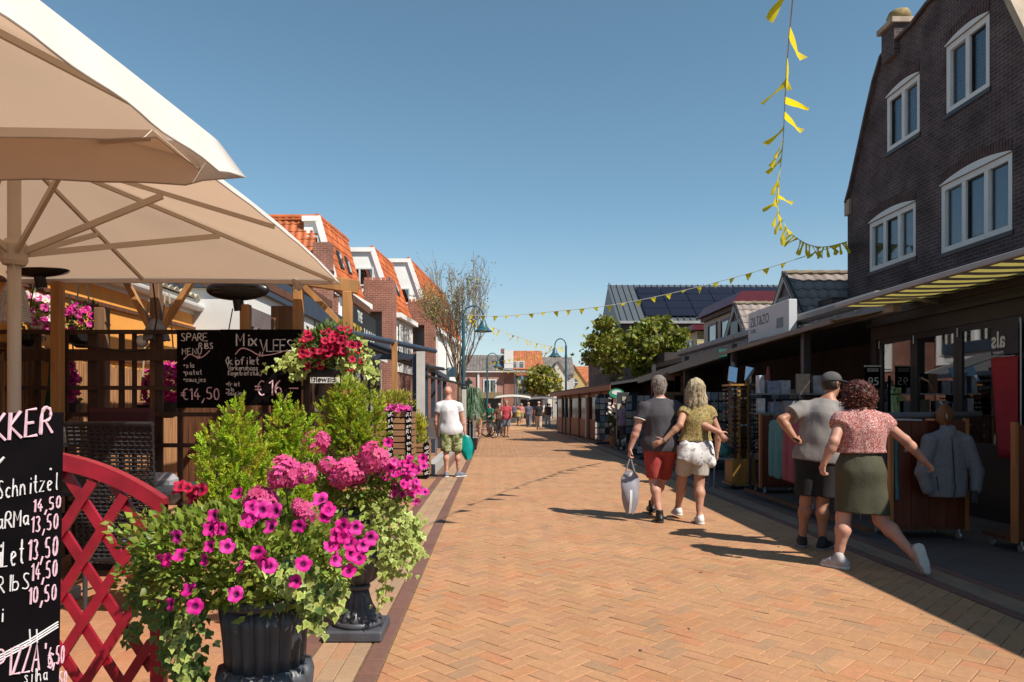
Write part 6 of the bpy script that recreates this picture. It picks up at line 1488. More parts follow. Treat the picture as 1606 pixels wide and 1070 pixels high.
# ---------------------------------------------------------------- man with cap
P4 = thing('person', 'man in grey tee, dark shorts and cap with a hand on his hip', 'person', (3.25, 7.15, 0), 'couple at the clothes rack')
J4 = dict(pelvis=(.0, 0, .93), waist=(.01, 0, 1.09), chest=(.05, .02, 1.28), neck=(.115, .05, 1.475), head=(.165, .08, 1.640), sl=(-.12, .10, 1.385), sr=(.235, -.06, 1.36), el=(-.35, .06, 1.29), wl=(-.235, -.02, 1.085), er=(.30, -.02, 1.10), wr=(.33, .12, .88),
  hl=(-.085, .05, .87), hr=(.085, -.03, .87), kl=(-.10, .06, .47), al=(-.125, .09, .09), tl=(-.08, .28, .03), kr=(.03, -.02, .47), ar=(.01, -.06, .09), tr=(.12, .08, .03), front=(.5, .86, 0), face=(.88, .42, -.12), headup=(.15, 0, 1), leg=1.02, arm=1.06,
  handl=dict(d=(.75, .25, -.25), pn=(.1, .9, -.3), curl=.5, side=1))
build_body(J4, SKINB, P4, .0085, 1.04)
GT = M('grey_jersey', (.27, .245, .235), .88, .1, 10, bump=.55, bscale=9, stretch=(1, 1, .55)); cloth_torso(J4, .50, b=1.08, loose=.014, sl_r=.076, hemr=.175, hipr=.118).mesh('t_shirt', GT, P4, .006, .0085, cuts=[((0, 0, .865), (-.15, 0, -1)), ((.11, .04, 1.485), (.25, .1, 1))], wr=.012, wscale=(6, 6, 3), seed=21)
trousers(J4, .86, 1.06, .12, .10).mesh('shorts', M('black_shorts', (.016, .014, .016), .9, .2, 8), P4, .004, .0085, cuts=[((0, 0, .905), (0, 0, 1))], wr=.007)
hc = vec(J4['head']); fd = vec((.88, .42, -.05)); fd /= np.linalg.norm(fd); sd_ = vec((.42, -.88, 0)); Rm = np.stack([sd_/np.linalg.norm(sd_), fd, vec((0, 0, 1))], 1)
hr4 = Sdf(); hr4.ell(hc + vec((-.012, -.01, .022)), (.084, .100, .095), .02, Rm); hr4.mesh('hair', HAIRD, P4, 0, .008, cuts=[(hc + fd*.02, fd), (hc + vec((0, 0, -.05)), (0, 0, -1))], wr=.004, wscale=(40, 40, 40))
CAPM = M('grey_cap', (.085, .078, .078), .85, .2, 12); cp = Sdf(); cp.ell(hc + vec((-.01, -.008, .045)), (.093, .112, .092), .02, Rm); cp.mesh('cap', CAPM, P4, 0, .008, cuts=[(hc + vec((0, 0, .038)), (0, 0, -1))], wr=.002)
br = Sdf(); br.cap(hc + fd*.06 + vec((0, 0, .046)), hc + fd*.165 + vec((0, 0, .036)), .082, .062, .02, ((0, 0, 1), .10)); br.mesh('cap_brim', CAPM, P4, 0, .006)
m = MB(); o3 = offset_of(P4); m.tube([Vector(hc + fd*.092 + sd_*.07 + vec((0, 0, .012))) + o3, Vector(hc + fd*.105 + sd_*.0 + vec((0, 0, .012))) + o3, Vector(hc + fd*.092 - sd_*.07 + vec((0, 0, .012))) + o3], .014, 6); m.tube([Vector(hc + fd*.09 + sd_*.075 + vec((0, 0, .018))) + o3, Vector(hc - fd*.02 + sd_*.088 + vec((0, 0, .022))) + o3], .004, 5); m.build('sunglasses', BLACK, P4)
BSH = M('black_sneaker', (.02, .018, .02), .7, .2, 10); GSO = M('grey_sole', (.25, .25, .27), .7)
shoe(P4, J4['al'], (-.06, .29, 0), (-.14, .05, 0), BSH, GSO); shoe(P4, J4['ar'], (.16, .08, 0), (-.03, -.11, 0), BSH, GSO); eyes(J4, P4)
m = MB(); w4 = Vector(J4['wl']) + o3; m.tube([w4 + Vector((-.030, 0, .02)), w4 + Vector((-.01, -.036, .01)), w4 + Vector((.022, -.02, -.01))], .011, 8); m.build('watch', BLACK, P4)

# ---------------------------------------------------------------- woman in red blouse, pointing
P5 = thing('person', 'auburn-haired woman in red floral blouse and olive skirt pointing at the jackets', 'person', (3.234, 6.3, 0), 'couple at the clothes rack')
J5 = dict(pelvis=(-.01, 0, .89), waist=(.0, 0, 1.05), chest=(.0, .0, 1.20), neck=(.0, .02, 1.385), head=(.0, .05, 1.535), sl=(-.18, .0, 1.285), sr=(.19, -.01, 1.275), el=(-.285, -.10, 1.115), wl=(-.355, -.06, .925), er=(.40, .02, 1.125), wr=(.60, .06, .935),
  hl=(-.10, 0, .82), hr=(.10, 0, .82), kl=(-.145, .02, .44), al=(-.195, -.0, .09), tl=(-.28, .10, .03), kr=(.165, -.02, .42), ar=(.315, -.27, .165), tr=(.37, -.30, .03), face=(.35, 1, 0), leg=1.06, arm=1.06, hs=.97,
  handl=dict(d=(-.08, .08, -1), pn=(.8, .2, 0), curl=1.15, sc=.93), handr=dict(d=(.70, .05, -.62), pn=(-.5, 0, -.75), curl=1.1, point=True, sc=.93, side=1))
build_body(J5, SKINP, P5, .0085, 1.04, True)
REDF = M('red_floral', (.38, .05, .05), .85); pattern(REDF, [(0, (.50, .34, .31)), (.42, (.27, .055, .05)), (.555, (.52, .38, .35)), (.62, (.26, .05, .045))], 62)
cloth_torso(J5, .26, b=1.08, loose=.026, sl_r=.082, hemr=.185).mesh('blouse', REDF, P5, .006, .0085, cuts=[((0, 0, 1.015), (0, 0, -1)), ((0, 0, 1.395), (0, 0, 1))], wr=.009, wscale=(14, 14, 2.5), seed=31)
OL = M('olive_skirt', (.066, .062, .034), .75, .12, 6, bump=.55, bscale=9, stretch=(1, 1, .55)); sk = Sdf(); sk.cap((0, 0, 1.03), (-.005, 0, .86), .160, .198, .05, ((0, 1, 0), .80)); sk.cap((-.005, 0, .86), (.0, -.01, .46), .198, .178, .05, ((0, 1, 0), .72)); sk.cap((-.08, .0, .84), (-.13, .01, .46), .125, .100, .05, ((0, 1, 0), .9)); sk.cap((.08, -.03, .80), (.12, -.06, .48), .12, .105, .05, ((0, 1, 0), .8))
sk.mesh('skirt', OL, P5, 0, .0085, cuts=[((0, 0, 1.045), (0, 0, 1)), ((0, 0, .485), (-.06, 0, -1))], wr=.007, wscale=(5, 5, 3), seed=17)
m = MB(); hc = vec(J5['head']); hx = Sdf(); hx.ell(hc + vec((-.004, -.012, .025)), (.094, .104, .100), .02); rr = random.Random(4)
for i in range(110):
    th = rr.uniform(0, 2*math.pi); ph = rr.uniform(-1.0, 1); rad = .105; p = vec((rad*math.cos(th)*math.sqrt(1-ph*ph)*1.02, rad*math.sin(th)*math.sqrt(1-ph*ph)*1.0, ph*.105 - .015))
    if p[1] > .05 and p[2] < .05: continue
    if p[2] < -.06: p[2] -= .03*rr.random()
    hx.ell(hc + p, vec((.026, .026, .022))*rr.uniform(.8, 1.2), .010)
hobj5 = hx.mesh('hair', HAIRR, P5, 0, .0075, wr=.004, wscale=(50, 50, 50))
strands(hobj5, M('hair_auburn_lock', (.16, .045, .03), .4, .5, 30), 650, .06, .0032, 'curl', 4)
TRN = M('pale_trainer', (.46, .42, .42), .7, .15, 12); TRS = M('trainer_sole', (.60, .58, .56), .7, .1, 20); shoe(P5, J5['al'], (-.31, .10, 0), (-.17, -.06, 0), TRN, TRS)
dR = Vector((.055, -.03, -.16)).normalized(); upR = Vector((0, .95, -.15)); upR = (upR - dR*upR.dot(dR)).normalized(); shoe(P5, J5['ar'], Vector((.385, -.345, .015)), Vector((.325, -.335, .235)), TRN, TRS, up=upR); eyes(J5, P5)
# ================================================================== plants
def frames(d, roll=None):
    n = len(d); d = d/np.linalg.norm(d, axis=1, keepdims=True); r = rng.normal(size=(n, 3)) if roll is None else roll
    ex = r - d*np.sum(r*d, 1, keepdims=True); ex /= np.linalg.norm(ex, axis=1, keepdims=True); return ex, d, np.cross(ex, d)
def scatter(T, F, c, d, s, col=None, tcol=None, roll=None):
    """copies of template T (k,3) (y = growth direction) at points c along d, size s -> V, F, colours"""
    T = np.asarray(T, float); F = np.asarray(F); ex, ey, ez = frames(np.asarray(d, float), roll); n, k = len(c), len(T); s = np.broadcast_to(s, (n,))[:, None, None]
    V = np.asarray(c)[:, None, :] + s*(T[None, :, 0:1]*ex[:, None] + T[None, :, 1:2]*ey[:, None] + T[None, :, 2:3]*ez[:, None])
    Fa = (F[None] + (np.arange(n)*k)[:, None, None]).reshape(-1, F.shape[1]); C = np.ones((n, k, 3)) if tcol is None else np.broadcast_to(np.asarray(tcol)[None], (n, k, 3)).copy()
    if col is not None: C *= col[:, None, :]
    return V.reshape(-1, 3), Fa, C.reshape(-1, 3)
def veg(name, parts, mat, parent, stuff=True):
    V = []; F = []; C = []; n = 0
    for v, f, c in parts: V.append(v); F.append(f+n); C.append(c); n += len(v)
    V = np.concatenate(V) - np.array(offset_of(parent) if parent is not None else (0, 0, 0)); me = np_mesh(name, V, np.concatenate(F), np.concatenate(C)); o = link(name, me, parent, mat)
    if stuff: tag(o, kind='stuff')
    return o
def tones(n, base, sd=.16, hue=.06): return np.clip(np.array(base)[None]*(1+rng.normal(0, sd, (n, 1)))*(1+rng.normal(0, hue, (n, 3))), .002, .95)
LEAF = M('leaf', (1, 1, 1), .5, .08, 30, attr=True, trans=.30, spec=.4); PETAL = M('petal', (1, 1, 1), .6, .05, 20, attr=True, trans=.28, spec=.25); BARK = M('bark', (.24, .175, .12), .9, .3, 8, bump=.3, bscale=30)
OVAL = ([(0, 0, 0), (-.32, .38, .05), (0, .45, -.04), (.32, .38, .05), (0, 1, .02)], [(0, 2, 1), (0, 3, 2), (1, 2, 4), (2, 3, 4)])
NARR = ([(0, 0, 0), (-.14, .4, .03), (.14, .4, .03), (0, 1, -.03)], [(0, 2, 1), (1, 2, 3)])
# three-lobed ivy leaf: green heart, cream rim
IV = [(0, .35, -.03), (0, 0, 0), (-.36, -.04, .03), (-.52, .28, .05), (-.30, .46, .02), (0, 1, .06), (.30, .46, .02), (.52, .28, .05), (.36, -.04, .03)]
IVY = (IV, [(0, i, i+1 if i < 8 else 1) for i in range(1, 9)]); IVC = [(.18, .29, .05)] + [(.50, .56, .16)]*8; IVG = [(.07, .14, .03)] + [(.13, .22, .045)]*8
# maple-like five-lobed leaf
PL = [(0, .35, -.03), (0, 0, 0), (-.45, .05, .04), (-.38, .3, .0), (-.62, .55, .06), (-.25, .6, 0), (0, 1.05, .06), (.25, .6, 0), (.62, .55, .06), (.38, .3, 0), (.45, .05, .04)]
PLANE = (PL, [(0, i, i+1 if i < 10 else 1) for i in range(1, 11)])
# feathery conifer spray
SP = []; SPF = []
for i in range(7):
    y = .10 + i*.125; s_ = 1 if i % 2 else -1; l = .30*(1-.55*i/7); SP += [(-.03, y-.05, 0), (.03, y-.05, 0), (s_*l, y+.22, .08*s_)]; SPF.append((3*i, 3*i+1, 3*i+2))
SP += [(-.035, 0, 0), (.035, 0, 0), (0, 1.08, 0)]; SPF.append((21, 22, 23))

def petunia_mesh(col, throat, seed):
    rr = random.Random(seed); V = [(0, 0, -.012)]; C = [throat]; n = 20
    for r, z, c in ((.007, -.004, throat), (.016, .003, col), (.030, .005, col)):
        for i in range(n):
            a = 2*math.pi*i/n; lobe = 1 - .17*(abs(math.cos(2.5*a)) < .35) if r > .02 else 1
            lobe = 1 - .16*(1-abs(math.cos(2.5*a)))**2.5 if r > .02 else 1
            V.append((r*lobe*math.cos(a), r*lobe*math.sin(a), z + (.006*math.sin(5*a+1) + .004*math.sin(2*a + seed) + rr.gauss(0, .0018))*(r > .02))); k = 1 if r < .02 else rr.uniform(.88, 1.1); C.append(tuple(min(1, q*k) for q in c))
    F = [(0, 1+i, 1+(i+1) % n) for i in range(n)]
    for j in (0, 1):
        for i in range(n): a, b = 1+j*n+i, 1+j*n+(i+1) % n; F += [(a, b, b+n), (a, b+n, a+n)] if False else [(a, a+n, b+n), (a, b+n, b)]
    me = np_mesh('flower', V, F, C); me.materials.append(PETAL); me.polygons.foreach_set('use_smooth', np.ones(len(F), bool)); return me
MAG = [petunia_mesh(c, (.10, .0, .06), i) for i, c in enumerate(((.66, .015, .25), (.72, .025, .29), (.58, .012, .24), (.70, .04, .34)))]
RED = [petunia_mesh(c, (.06, .0, .01), i+9) for i, c in enumerate(((.42, .008, .045), (.50, .012, .06), (.36, .006, .05)))]
PNK = [petunia_mesh(c, (.45, .02, .20), i+19) for i, c in enumerate(((.66, .08, .34), (.72, .14, .42), (.60, .05, .30)))]
WHT = [petunia_mesh(c, (.5, .45, .2), i+29) for i, c in enumerate(((.75, .70, .66), (.78, .62, .62)))]
def flower(parent, p, meshes, size=1.0, look=None, name='flower'):
    o = bpy.data.objects.new(name, random.choice(meshes)); COL.objects.link(o); o.parent = parent; p = Vector(p) - offset_of(parent)
    n = (Vector(look) if look is not None else Vector((0, -1, .4))) + Vector((random.gauss(0, .35), random.gauss(0, .3), random.gauss(0, .35))); q = n.normalized().to_track_quat('Z', 'Y')
    o.location = p; o.rotation_mode = 'QUATERNION'; o.rotation_quaternion = q @ Vector((0, 0, 1)).rotation_difference(Vector((0, 0, 1))); o.scale = (size*random.uniform(.85, 1.15),)*3; return o
def geranium_head(parent, p, r, col, n=26):
    d = rng.normal(size=(n, 3)); d[:, 1] -= .5; d /= np.linalg.norm(d, axis=1, keepdims=True); T = [(0, 0, 0)]; F = []
    for i in range(5): a = 2*math.pi*i/5; k = len(T); T += [(.62*math.cos(a-.52), .10, .62*math.sin(a-.52)), (.95*math.cos(a), .22, .95*math.sin(a)), (.62*math.cos(a+.52), .10, .62*math.sin(a+.52))]; F += [(0, k, k+1), (0, k+1, k+2)]
    veg('flower_head', [scatter(T, F, np.array(p)+d*r*rng.uniform(.75, 1.05, (n, 1)), d, r*.46, tones(n, col, .12, .08))], PETAL, parent, stuff=False)

NEED = ([(0, 0, 0), (-.13, .45, .02), (.13, .45, .02), (0, 1, -.04)], [(0, 2, 1), (1, 2, 3)])
def conifer(label, cx, cy, z0, z1, rx, heads, ntip, seed, base=(.33, .42, .022)):
    """rounded upright plumes, each covered with bottlebrush tips of short needles"""
    r = np.random.default_rng(seed); t = thing('conifer_shrub', label, 'shrub', (cx, cy, z0), 'golden conifers'); C = []; Dr = []; K = []; S_ = []; H = z1-z0; st = MB()
    for (hx, hy, hz, hr, hh) in heads:                   # fractions of rx and H
        b0 = np.array([cx + hx*rx*.3, cy + hy*rx*.3, z0]); c = np.array([cx + hx*rx, cy + hy*rx, z0 + hz*H]); st.tube([b0, (b0+c)/2 + np.array([hx, hy, 0])*rx*.15, c], [.008, .006, .003], 5)
        n = int(ntip*hr*hr*6); d = r.normal(size=(n, 3)); d /= np.linalg.norm(d, axis=1, keepdims=True); rad = r.uniform(.35, 1, (n, 1))**.6; p = c + d*rad*np.array([hr*rx, hr*rx, hh*H]); ax = d*np.array([1, 1, .5]) + np.array([0, 0, .85]) + r.normal(size=(n, 3))*.25; ax /= np.linalg.norm(ax, axis=1, keepdims=True); L = r.uniform(.035, .06, n)*(.55 + rx*2.4); tipc = tones(n, base, .16, .10)
        for i in range(n):
            m = 34; f = r.uniform(0, 1, (m, 1)); o = r.normal(size=(m, 3)); o -= ax[i]*(o@ax[i])[:, None]; o /= np.linalg.norm(o, axis=1, keepdims=True); C.append(p[i] + ax[i]*f*L[i]); Dr.append(o*(1.0-.5*f) + ax[i]*(.55+.6*f)); K.append(tipc[i]*(1 + r.normal(0, .10, (m, 1)))*(1 + .30*(f-.5))); S_.append(np.full(m, L[i]*.42))
    C = np.concatenate(C); Dr = np.concatenate(Dr); st.build('stems', BARK, t); veg('foliage', [scatter(NEED[0], NEED[1], C, Dr, np.concatenate(S_), np.clip(np.concatenate(K), .005, .9))], LEAF, t); return t
conifer('golden conifer in the nearest urn, left of the two', -.950, 2.62, .86, 1.42, .125, [(-.62, .1, .45, .46, .26), (-.5, -.2, .68, .40, .20), (.12, .05, .80, .45, .22), (.45, .1, .55, .48, .26), (.0, -.35, .38, .5, .26), (-.75, 0, .22, .42, .22), (.6, -.2, .28, .42, .22), (.1, .3, .60, .5, .3)], 62, 1)
conifer('smaller golden conifer rising just right of the first one', -.800, 2.80, .90, 1.43, .085, [(-.2, 0, .78, .62, .24), (.45, .1, .72, .55, .22), (-.55, .1, .5, .55, .24), (.1, -.2, .42, .62, .26), (.5, -.1, .3, .5, .2)], 46, 2)
conifer('golden conifer in the farther urn', -.905, 4.50, .95, 1.56, .195, [(-.1, 0, .86, .42, .18), (-.55, .1, .66, .44, .22), (.5, .1, .70, .46, .22), (.1, -.3, .55, .5, .24), (.75, 0, .46, .42, .22), (-.7, -.1, .36, .42, .22), (.3, -.35, .30, .48, .22), (-.2, .3, .6, .5, .3)], 85, 3, (.30, .37, .022))

# ---- urns
URN = M('urn_black', (.062, .065, .078), .42, .35, 7, spec=.5, bump=.12, bscale=40)
def urn(label, x, y):
    t = thing('flower_urn', label, 'urn', (x, y, 0), 'fluted urns')
    m = MB(); m.boxm((x-.175, y-.175, 0), (x+.175, y+.175, .07)); m.build('base', URN, t, bevel=.012)
    fl = lambda amp, nf: (lambda k, n, i: 1 + amp*(abs(math.cos(math.pi*k*nf/n)) - .6))
    m = MB(); m.lathe([(.155, .07), (.158, .09), (.150, .105)], (x, y, 0), 72); m.lathe([(.142, .106), (.118, .135), (.090, .185), (.072, .24), (.063, .285)], (x, y, 0), 96, fl(.16, 12)); m.lathe([(.072, .286), (.078, .30), (.072, .318)], (x, y, 0), 48); m.build('foot', URN, t, smooth=True)
    m = MB(); m.lathe([(.058, .319), (.095, .335), (.134, .372), (.155, .43), (.160, .485), (.150, .525)], (x, y, 0), 120, fl(.13, 15)); m.build('bowl', URN, t, smooth=True)
    m = MB(); m.lathe([(.131, .526), (.134, .59), (.142, .67), (.150, .735)], (x, y, 0), 144, fl(.12, 18)); m.build('body', URN, t, smooth=True)
    m = MB(); m.lathe([(.150, .736), (.170, .745), (.174, .762), (.165, .778), (.145, .778), (.140, .755)], (x, y, 0), 72); m.build('rim', URN, t, smooth=True)
    m = MB(); m.lathe([(.001, .74), (.139, .745)], (x, y, 0), 24, cap=False); m.build('soil', M('soil', (.03, .02, .014), .95, .3, 20), t); return t
urn('nearest black fluted urn overflowing with petunias', -.800, 2.50); urn('second black fluted urn standing on a square foot', -.850, 4.46)

def bush(label, name, cx, cy, cz, r, n, size, base, T=OVAL, parent=None, shell=.55, cat='plant', tc=None, zmin=None, up=.35, group=None, sd=.2):
    t = parent or thing(name, label, cat, (cx, cy, cz - r[2]), group); d = rng.normal(size=(n, 3)); d /= np.linalg.norm(d, axis=1, keepdims=True); rad = rng.uniform(shell, 1.0, (n, 1))**.7
    ph = rng.uniform(0, 6.28, 6); lump = 1 + .16*np.sin(d[:, :1]*5+ph[0])*np.sin(d[:, 1:2]*6+ph[1]) + .14*np.sin(d[:, 2:]*7+ph[2]); p = np.array([cx, cy, cz]) + d*rad*lump*np.array(r)
    if zmin is not None: k = p[:, 2] > zmin; p = p[k]; d = d[k]
    n = len(p); veg('foliage', [scatter(T[0], T[1], p, d + np.array([0, 0, up]) + rng.normal(size=(n, 3))*.5, size*rng.uniform(.65, 1.25, n), tones(n, base, sd, .09), tc)], LEAF, t); return t
# ---- nearest urn's planting
pt = bush('magenta petunias spilling over the nearest urn', 'petunia_plant', -.860, 2.46, .93, (.40, .27, .19), 4600, .032, (.20, .26, .035), shell=.35, cat='flowers', group='urn plantings')
bush('', '', -.68, 2.42, .88, (.22, .22, .15), 1100, .032, (.26, .32, .06), parent=pt, shell=.4)
ZF = [(100,655),(160,635),(190,755),(210,810),(130,805),(350,770),(370,675),(245,650),(320,605),(285,540),(275,500),(150,572),(355,425),(410,500),(470,540),(565,535),(485,485),(425,625),(465,672),(580,665),(555,725),(262,605),(690,600),(740,595),(770,645),(715,535),(760,540),(810,575),(690,650),(665,480),(640,445),(655,500),(720,570),(785,600),(700,565),(745,630),(675,605),(300,545),(265,545),(405,470),(440,480),(395,515),(735,690),(120,650),(445,655)]
for zx, zy in ZF:
    px, py = 210+zx*.458, 580+zy*.458; u = (px-420)/200; v = (py-830)/170; D = 2.40 - .30*math.sqrt(max(0, 1 - .75*u*u - .5*v*v)); p = at(px, py, D); k = Vector((u*.8, -1, .35 - v*.3)); flower(pt, p, MAG, .80, k)
for zx, zy in ((150, 415), (185, 405), (215, 425), (230, 412), (160, 400), (205, 440)):
    flower(pt, at(210+zx*.458, 580+zy*.458, 2.42), RED, .75)
gp = thing('geranium', 'pink geranium heads between the two conifers', 'flowers', (-.72, 2.5, .8), 'geraniums')
for zx, zy, r in ((515, 350, .052), (490, 375, .030), (545, 365, .034), (440, 448, .048), (405, 455, .03), (590, 490, .036), (570, 470, .03), (592, 355, .034)): geranium_head(gp, at(210+zx*.458, 580+zy*.458, 2.36), r, (.66, .085, .26), 44)
m = MB()
for zx, zy in ((515, 370), (440, 470), (590, 500)): a = at(210+zx*.458, 580+zy*.458, 2.38); m.tube([a, a + Vector((.0, .08, -.18))], .003, 5)
m.build('stalks', M('green_stem', (.12, .17, .04), .6), gp)
iv = thing('ivy_plant', 'cream-edged ivy trailing from the nearest urn', 'ivy', (-.78, 2.4, .75), 'urn ivies')
ivm = []
for k in range(8):
    me = np_mesh('leaf', np.array(IV)*1.0, IVY[1], np.clip(np.array(IVC if k < 6 else IVG)*rng.uniform(.8, 1.15)*(1+rng.normal(0, .05, 3)), 0, 1)); me.materials.append(LEAF); ivm.append(me)
def vine(parent, pts, n, size, spread, meshes=None, var=True, obj=True, drift=(0, -1, .15)):
    P = [Vector(p) for p in pts]; st = MB(); st.tube(P, .0025, 4); st.build('stem', MATS['green_stem'] if 'green_stem' in MATS else BARK, parent); C = []
    for i in range(n):
        f = random.random()*(len(P)-1); k = min(int(f), len(P)-2); p = P[k].lerp(P[k+1], f-k) + Vector((random.gauss(0, spread), random.gauss(0, spread*.6), random.gauss(0, spread*.6))); C.append(p)
    if obj:
        for p in C:
            o = bpy.data.objects.new('leaf', random.choice(meshes or ivm)); COL.objects.link(o); o.parent = parent; o.location = p - offset_of(parent); d = Vector((random.gauss(0, .6), random.gauss(-.25, .3), -1)).normalized(); nr = Vector((random.gauss(0, .45), -1, random.gauss(.45, .4)))
            ex_ = d.cross(nr).normalized(); B = Matrix((ex_, d, ex_.cross(d))).transposed(); o.rotation_mode = 'QUATERNION'; o.rotation_quaternion = B.to_quaternion(); o.scale = (size*random.uniform(.7, 1.25),)*3
    else:
        n = len(C); d = np.array([[random.gauss(0, .6), random.gauss(-.25, .3), -1] for _ in C]); veg('leaves', [scatter(IVY[0], IVY[1], np.array(C), d, size*rng.uniform(.7, 1.25, n), rng.uniform(.8, 1.15, (n, 1))*np.ones((1, 3)), IVC if var else IVG, roll=np.array([1., 0, 0])[None] + rng.normal(size=(n, 3))*.4)], LEAF, parent)
def I(px, py, D): return at(px, py, D)
vine(iv, [I(430, 880, 2.28), I(465, 895, 2.22), I(490, 930, 2.25), I(500, 975, 2.3)], 120, .029, .035); vine(iv, [I(450, 880, 2.24), I(475, 905, 2.2), I(498, 940, 2.2), I(497, 985, 2.25)], 100, .029, .03)
vine(iv, [I(420, 890, 2.22), I(450, 905, 2.18), I(470, 925, 2.18)], 60, .027, .03)
vine(iv, [I(300, 960, 2.30), I(285, 1010, 2.28), I(300, 1075, 2.28)], 70, .026, .03)
vine(iv, [I(505, 890, 2.35), I(520, 915, 2.42), I(518, 945, 2.42)], 50, .027, .025)
dv = thing('ivy_plant', 'dark green ivy trailing down left of the nearest urn', 'ivy', (-1.1, 2.45, .6), 'urn ivies')
for pts, n in (([I(280, 880, 2.45), I(262, 950, 2.45), I(270, 1010, 2.45), I(285, 1080, 2.45)], 170), ([I(250, 850, 2.5), I(225, 900, 2.5), I(228, 950, 2.5)], 90), ([I(320, 900, 2.4), I(300, 980, 2.4), I(310, 1075, 2.4)], 150), ([I(230, 960, 2.55), I(215, 985, 2.6), I(195, 1010, 2.6)], 26), ([I(270, 800, 2.5), I(235, 840, 2.5), I(222, 880, 2.5)], 60)): vine(dv, pts, n, .032, .028, var=False, obj=False)
# ---- second urn's planting
p2 = bush('petunias and geranium leaves filling the farther urn', 'petunia_plant', -.82, 4.38, .96, (.36, .28, .19), 3000, .040, (.17, .22, .035), shell=.35, cat='flowers', group='urn plantings')
for zx, zy, r in ((625, 250, .07), (640, 242, .05), (735, 350, .085), (700, 365, .06), (770, 355, .06), (820, 300, .085), (800, 325, .06), (850, 320, .05), (665, 325, .05), (600, 350, .05), (715, 378, .05)): geranium_head(p2, at(210+zx*.458, 580+zy*.458, 4.13), r, (.66, .085, .26), 48)
for i in range(46):
    zx = random.gauss(910, 38); zy = random.gauss(355, 42)
    if i > 34: zx, zy = random.gauss(960, 22), random.gauss(405, 25)
    flower(p2, at(210+zx*.458, 580+zy*.458, 4.15 + random.gauss(0, .05)), MAG if i % 3 else PNK, .95, (.3, -1, .4))
i2 = thing('ivy_plant', 'pale ivy curtain hanging from the street side of the farther urn', 'ivy', (-.6, 4.3, .8), 'urn ivies')
for pts, n, sp in (([I(600, 790, 4.2), I(625, 810, 4.18), I(640, 850, 4.2), I(632, 890, 4.2)], 190, .05), ([I(590, 800, 4.2), I(605, 850, 4.2), I(615, 900, 4.2)], 150, .045), ([I(640, 810, 4.2), I(650, 840, 4.22)], 50, .03), ([I(610, 880, 4.22), I(603, 920, 4.24), I(598, 950, 4.25)], 40, .022)): vine(i2, pts, int(n*1.5), .034, sp, obj=False)
# ---- red petunia trough by the pergola post
rp = thing('petunia_trough', 'crimson petunias in a dark trough hung on the pergola', 'flowers', (-1.62, 6.75, 1.72), None)
m = MB(); m.boxm((at(478, 0, 6.7).x, 6.62, 1.70), (at(548, 0, 6.7).x, 6.82, 1.86)); m.build('trough', BLACK, rp, bevel=.01)
bush('', '', -1.53, 6.66, 1.98, (.27, .22, .22), 1300, .05, (.10, .15, .03), parent=rp, shell=.3)
for i in range(62): zx = random.gauss(520, 24); zy = 538 + random.gauss(0, 15) + abs(zx-520)*.25; flower(rp, at(min(568, max(474, zx)), zy, 6.45 + random.gauss(0, .05)), RED, 1.25, (.2, -1, .45))
for pts, n in (([I(560, 540, 6.5), I(572, 560, 6.5), I(576, 590, 6.5)], 80), ([I(470, 545, 6.5), I(455, 565, 6.5), I(430, 575, 6.5)], 60), ([I(470, 560, 6.5), I(468, 590, 6.55)], 70), ([I(540, 565, 6.5), I(552, 590, 6.5)], 50)): vine(rp, pts, n, .05, .05, obj=False)
# ---- hanging baskets behind the lattice
def mk_basket(label, px, py, D, r, meshes, n, leafn=500, chain=.4, size=1.3):
    c = at(px, py, D); t = thing('hanging_basket', label, 'flowers', (c.x, c.y, c.z - r[2]), 'hanging baskets'); bush('', '', c.x, c.y, c.z, r, leafn, .055, (.10, .15, .03), parent=t, shell=.3)
    for i in range(n):
        d = Vector((random.gauss(0, 1), -abs(random.gauss(0, 1)), random.gauss(0, 1))).normalized(); flower(t, c + Vector((d.x*r[0], d.y*r[1], d.z*r[2])), meshes, size, (d.x, d.y-.6, d.z))
    m = MB(); m.lathe([(.06, -.16), (.13, -.10), (.15, 0)], (c.x, c.y, c.z - r[2]*.7), 14); m.build('pot', BLACK, t)
    for s in (-1, 1): m = MB(); m.tube([(c.x + s*.10, c.y, c.z - r[2]*.4), (c.x + s*.02, c.y, c.z + r[2]*.6 + chain)], .008, 5); m.build('rope', M('rope', (.5, .42, .3), .9), t)
mk_basket('white and pink flower basket at the left edge by the parasol pole', 44, 495, 7.2, (.32, .2, .22), WHT + WHT + PNK, 110, 500)
mk_basket('pink flower basket hanging before the orange wall', 130, 503, 7.3, (.20, .18, .17), PNK + MAG[:1], 34, 420)
mk_basket('tall pink flower cascade behind the lattice, left of two', 105, 606, 7.4, (.12, .12, .25), MAG + PNK, 80, 260, .8)
mk_basket('tall pink flower cascade beside the spare ribs board', 262, 604, 7.4, (.15, .12, .26), MAG + PNK, 90, 260, .8)
mk_basket('thin pink flower cascade between lattice bars', 236, 612, 7.4, (.05, .08, .22), MAG + PNK, 24, 60, .8)
# ---- slatted planters' shrubs
b1 = bush('yellow-green shrub with pink blooms in the taller slatted planter', 'planter_shrub', -1.82, 12.85, 1.52, (.36, .25, .20), 1300, .075, (.34, .34, .04), T=NARR, up=1.2, shell=.2)
for i in range(34): x = random.uniform(-2.05, -1.5); flower(b1, (x, 12.62 + random.gauss(0, .05), 1.40 + random.gauss(0, .03)), RED if x < -1.9 else PNK, 1.5)
b2 = bush('golden upright shrub in the lower slatted planter', 'planter_shrub', -1.52, 14.2, .98, (.18, .18, .36), 1100, .085, (.40, .38, .03), T=NARR, up=1.5, shell=.1)

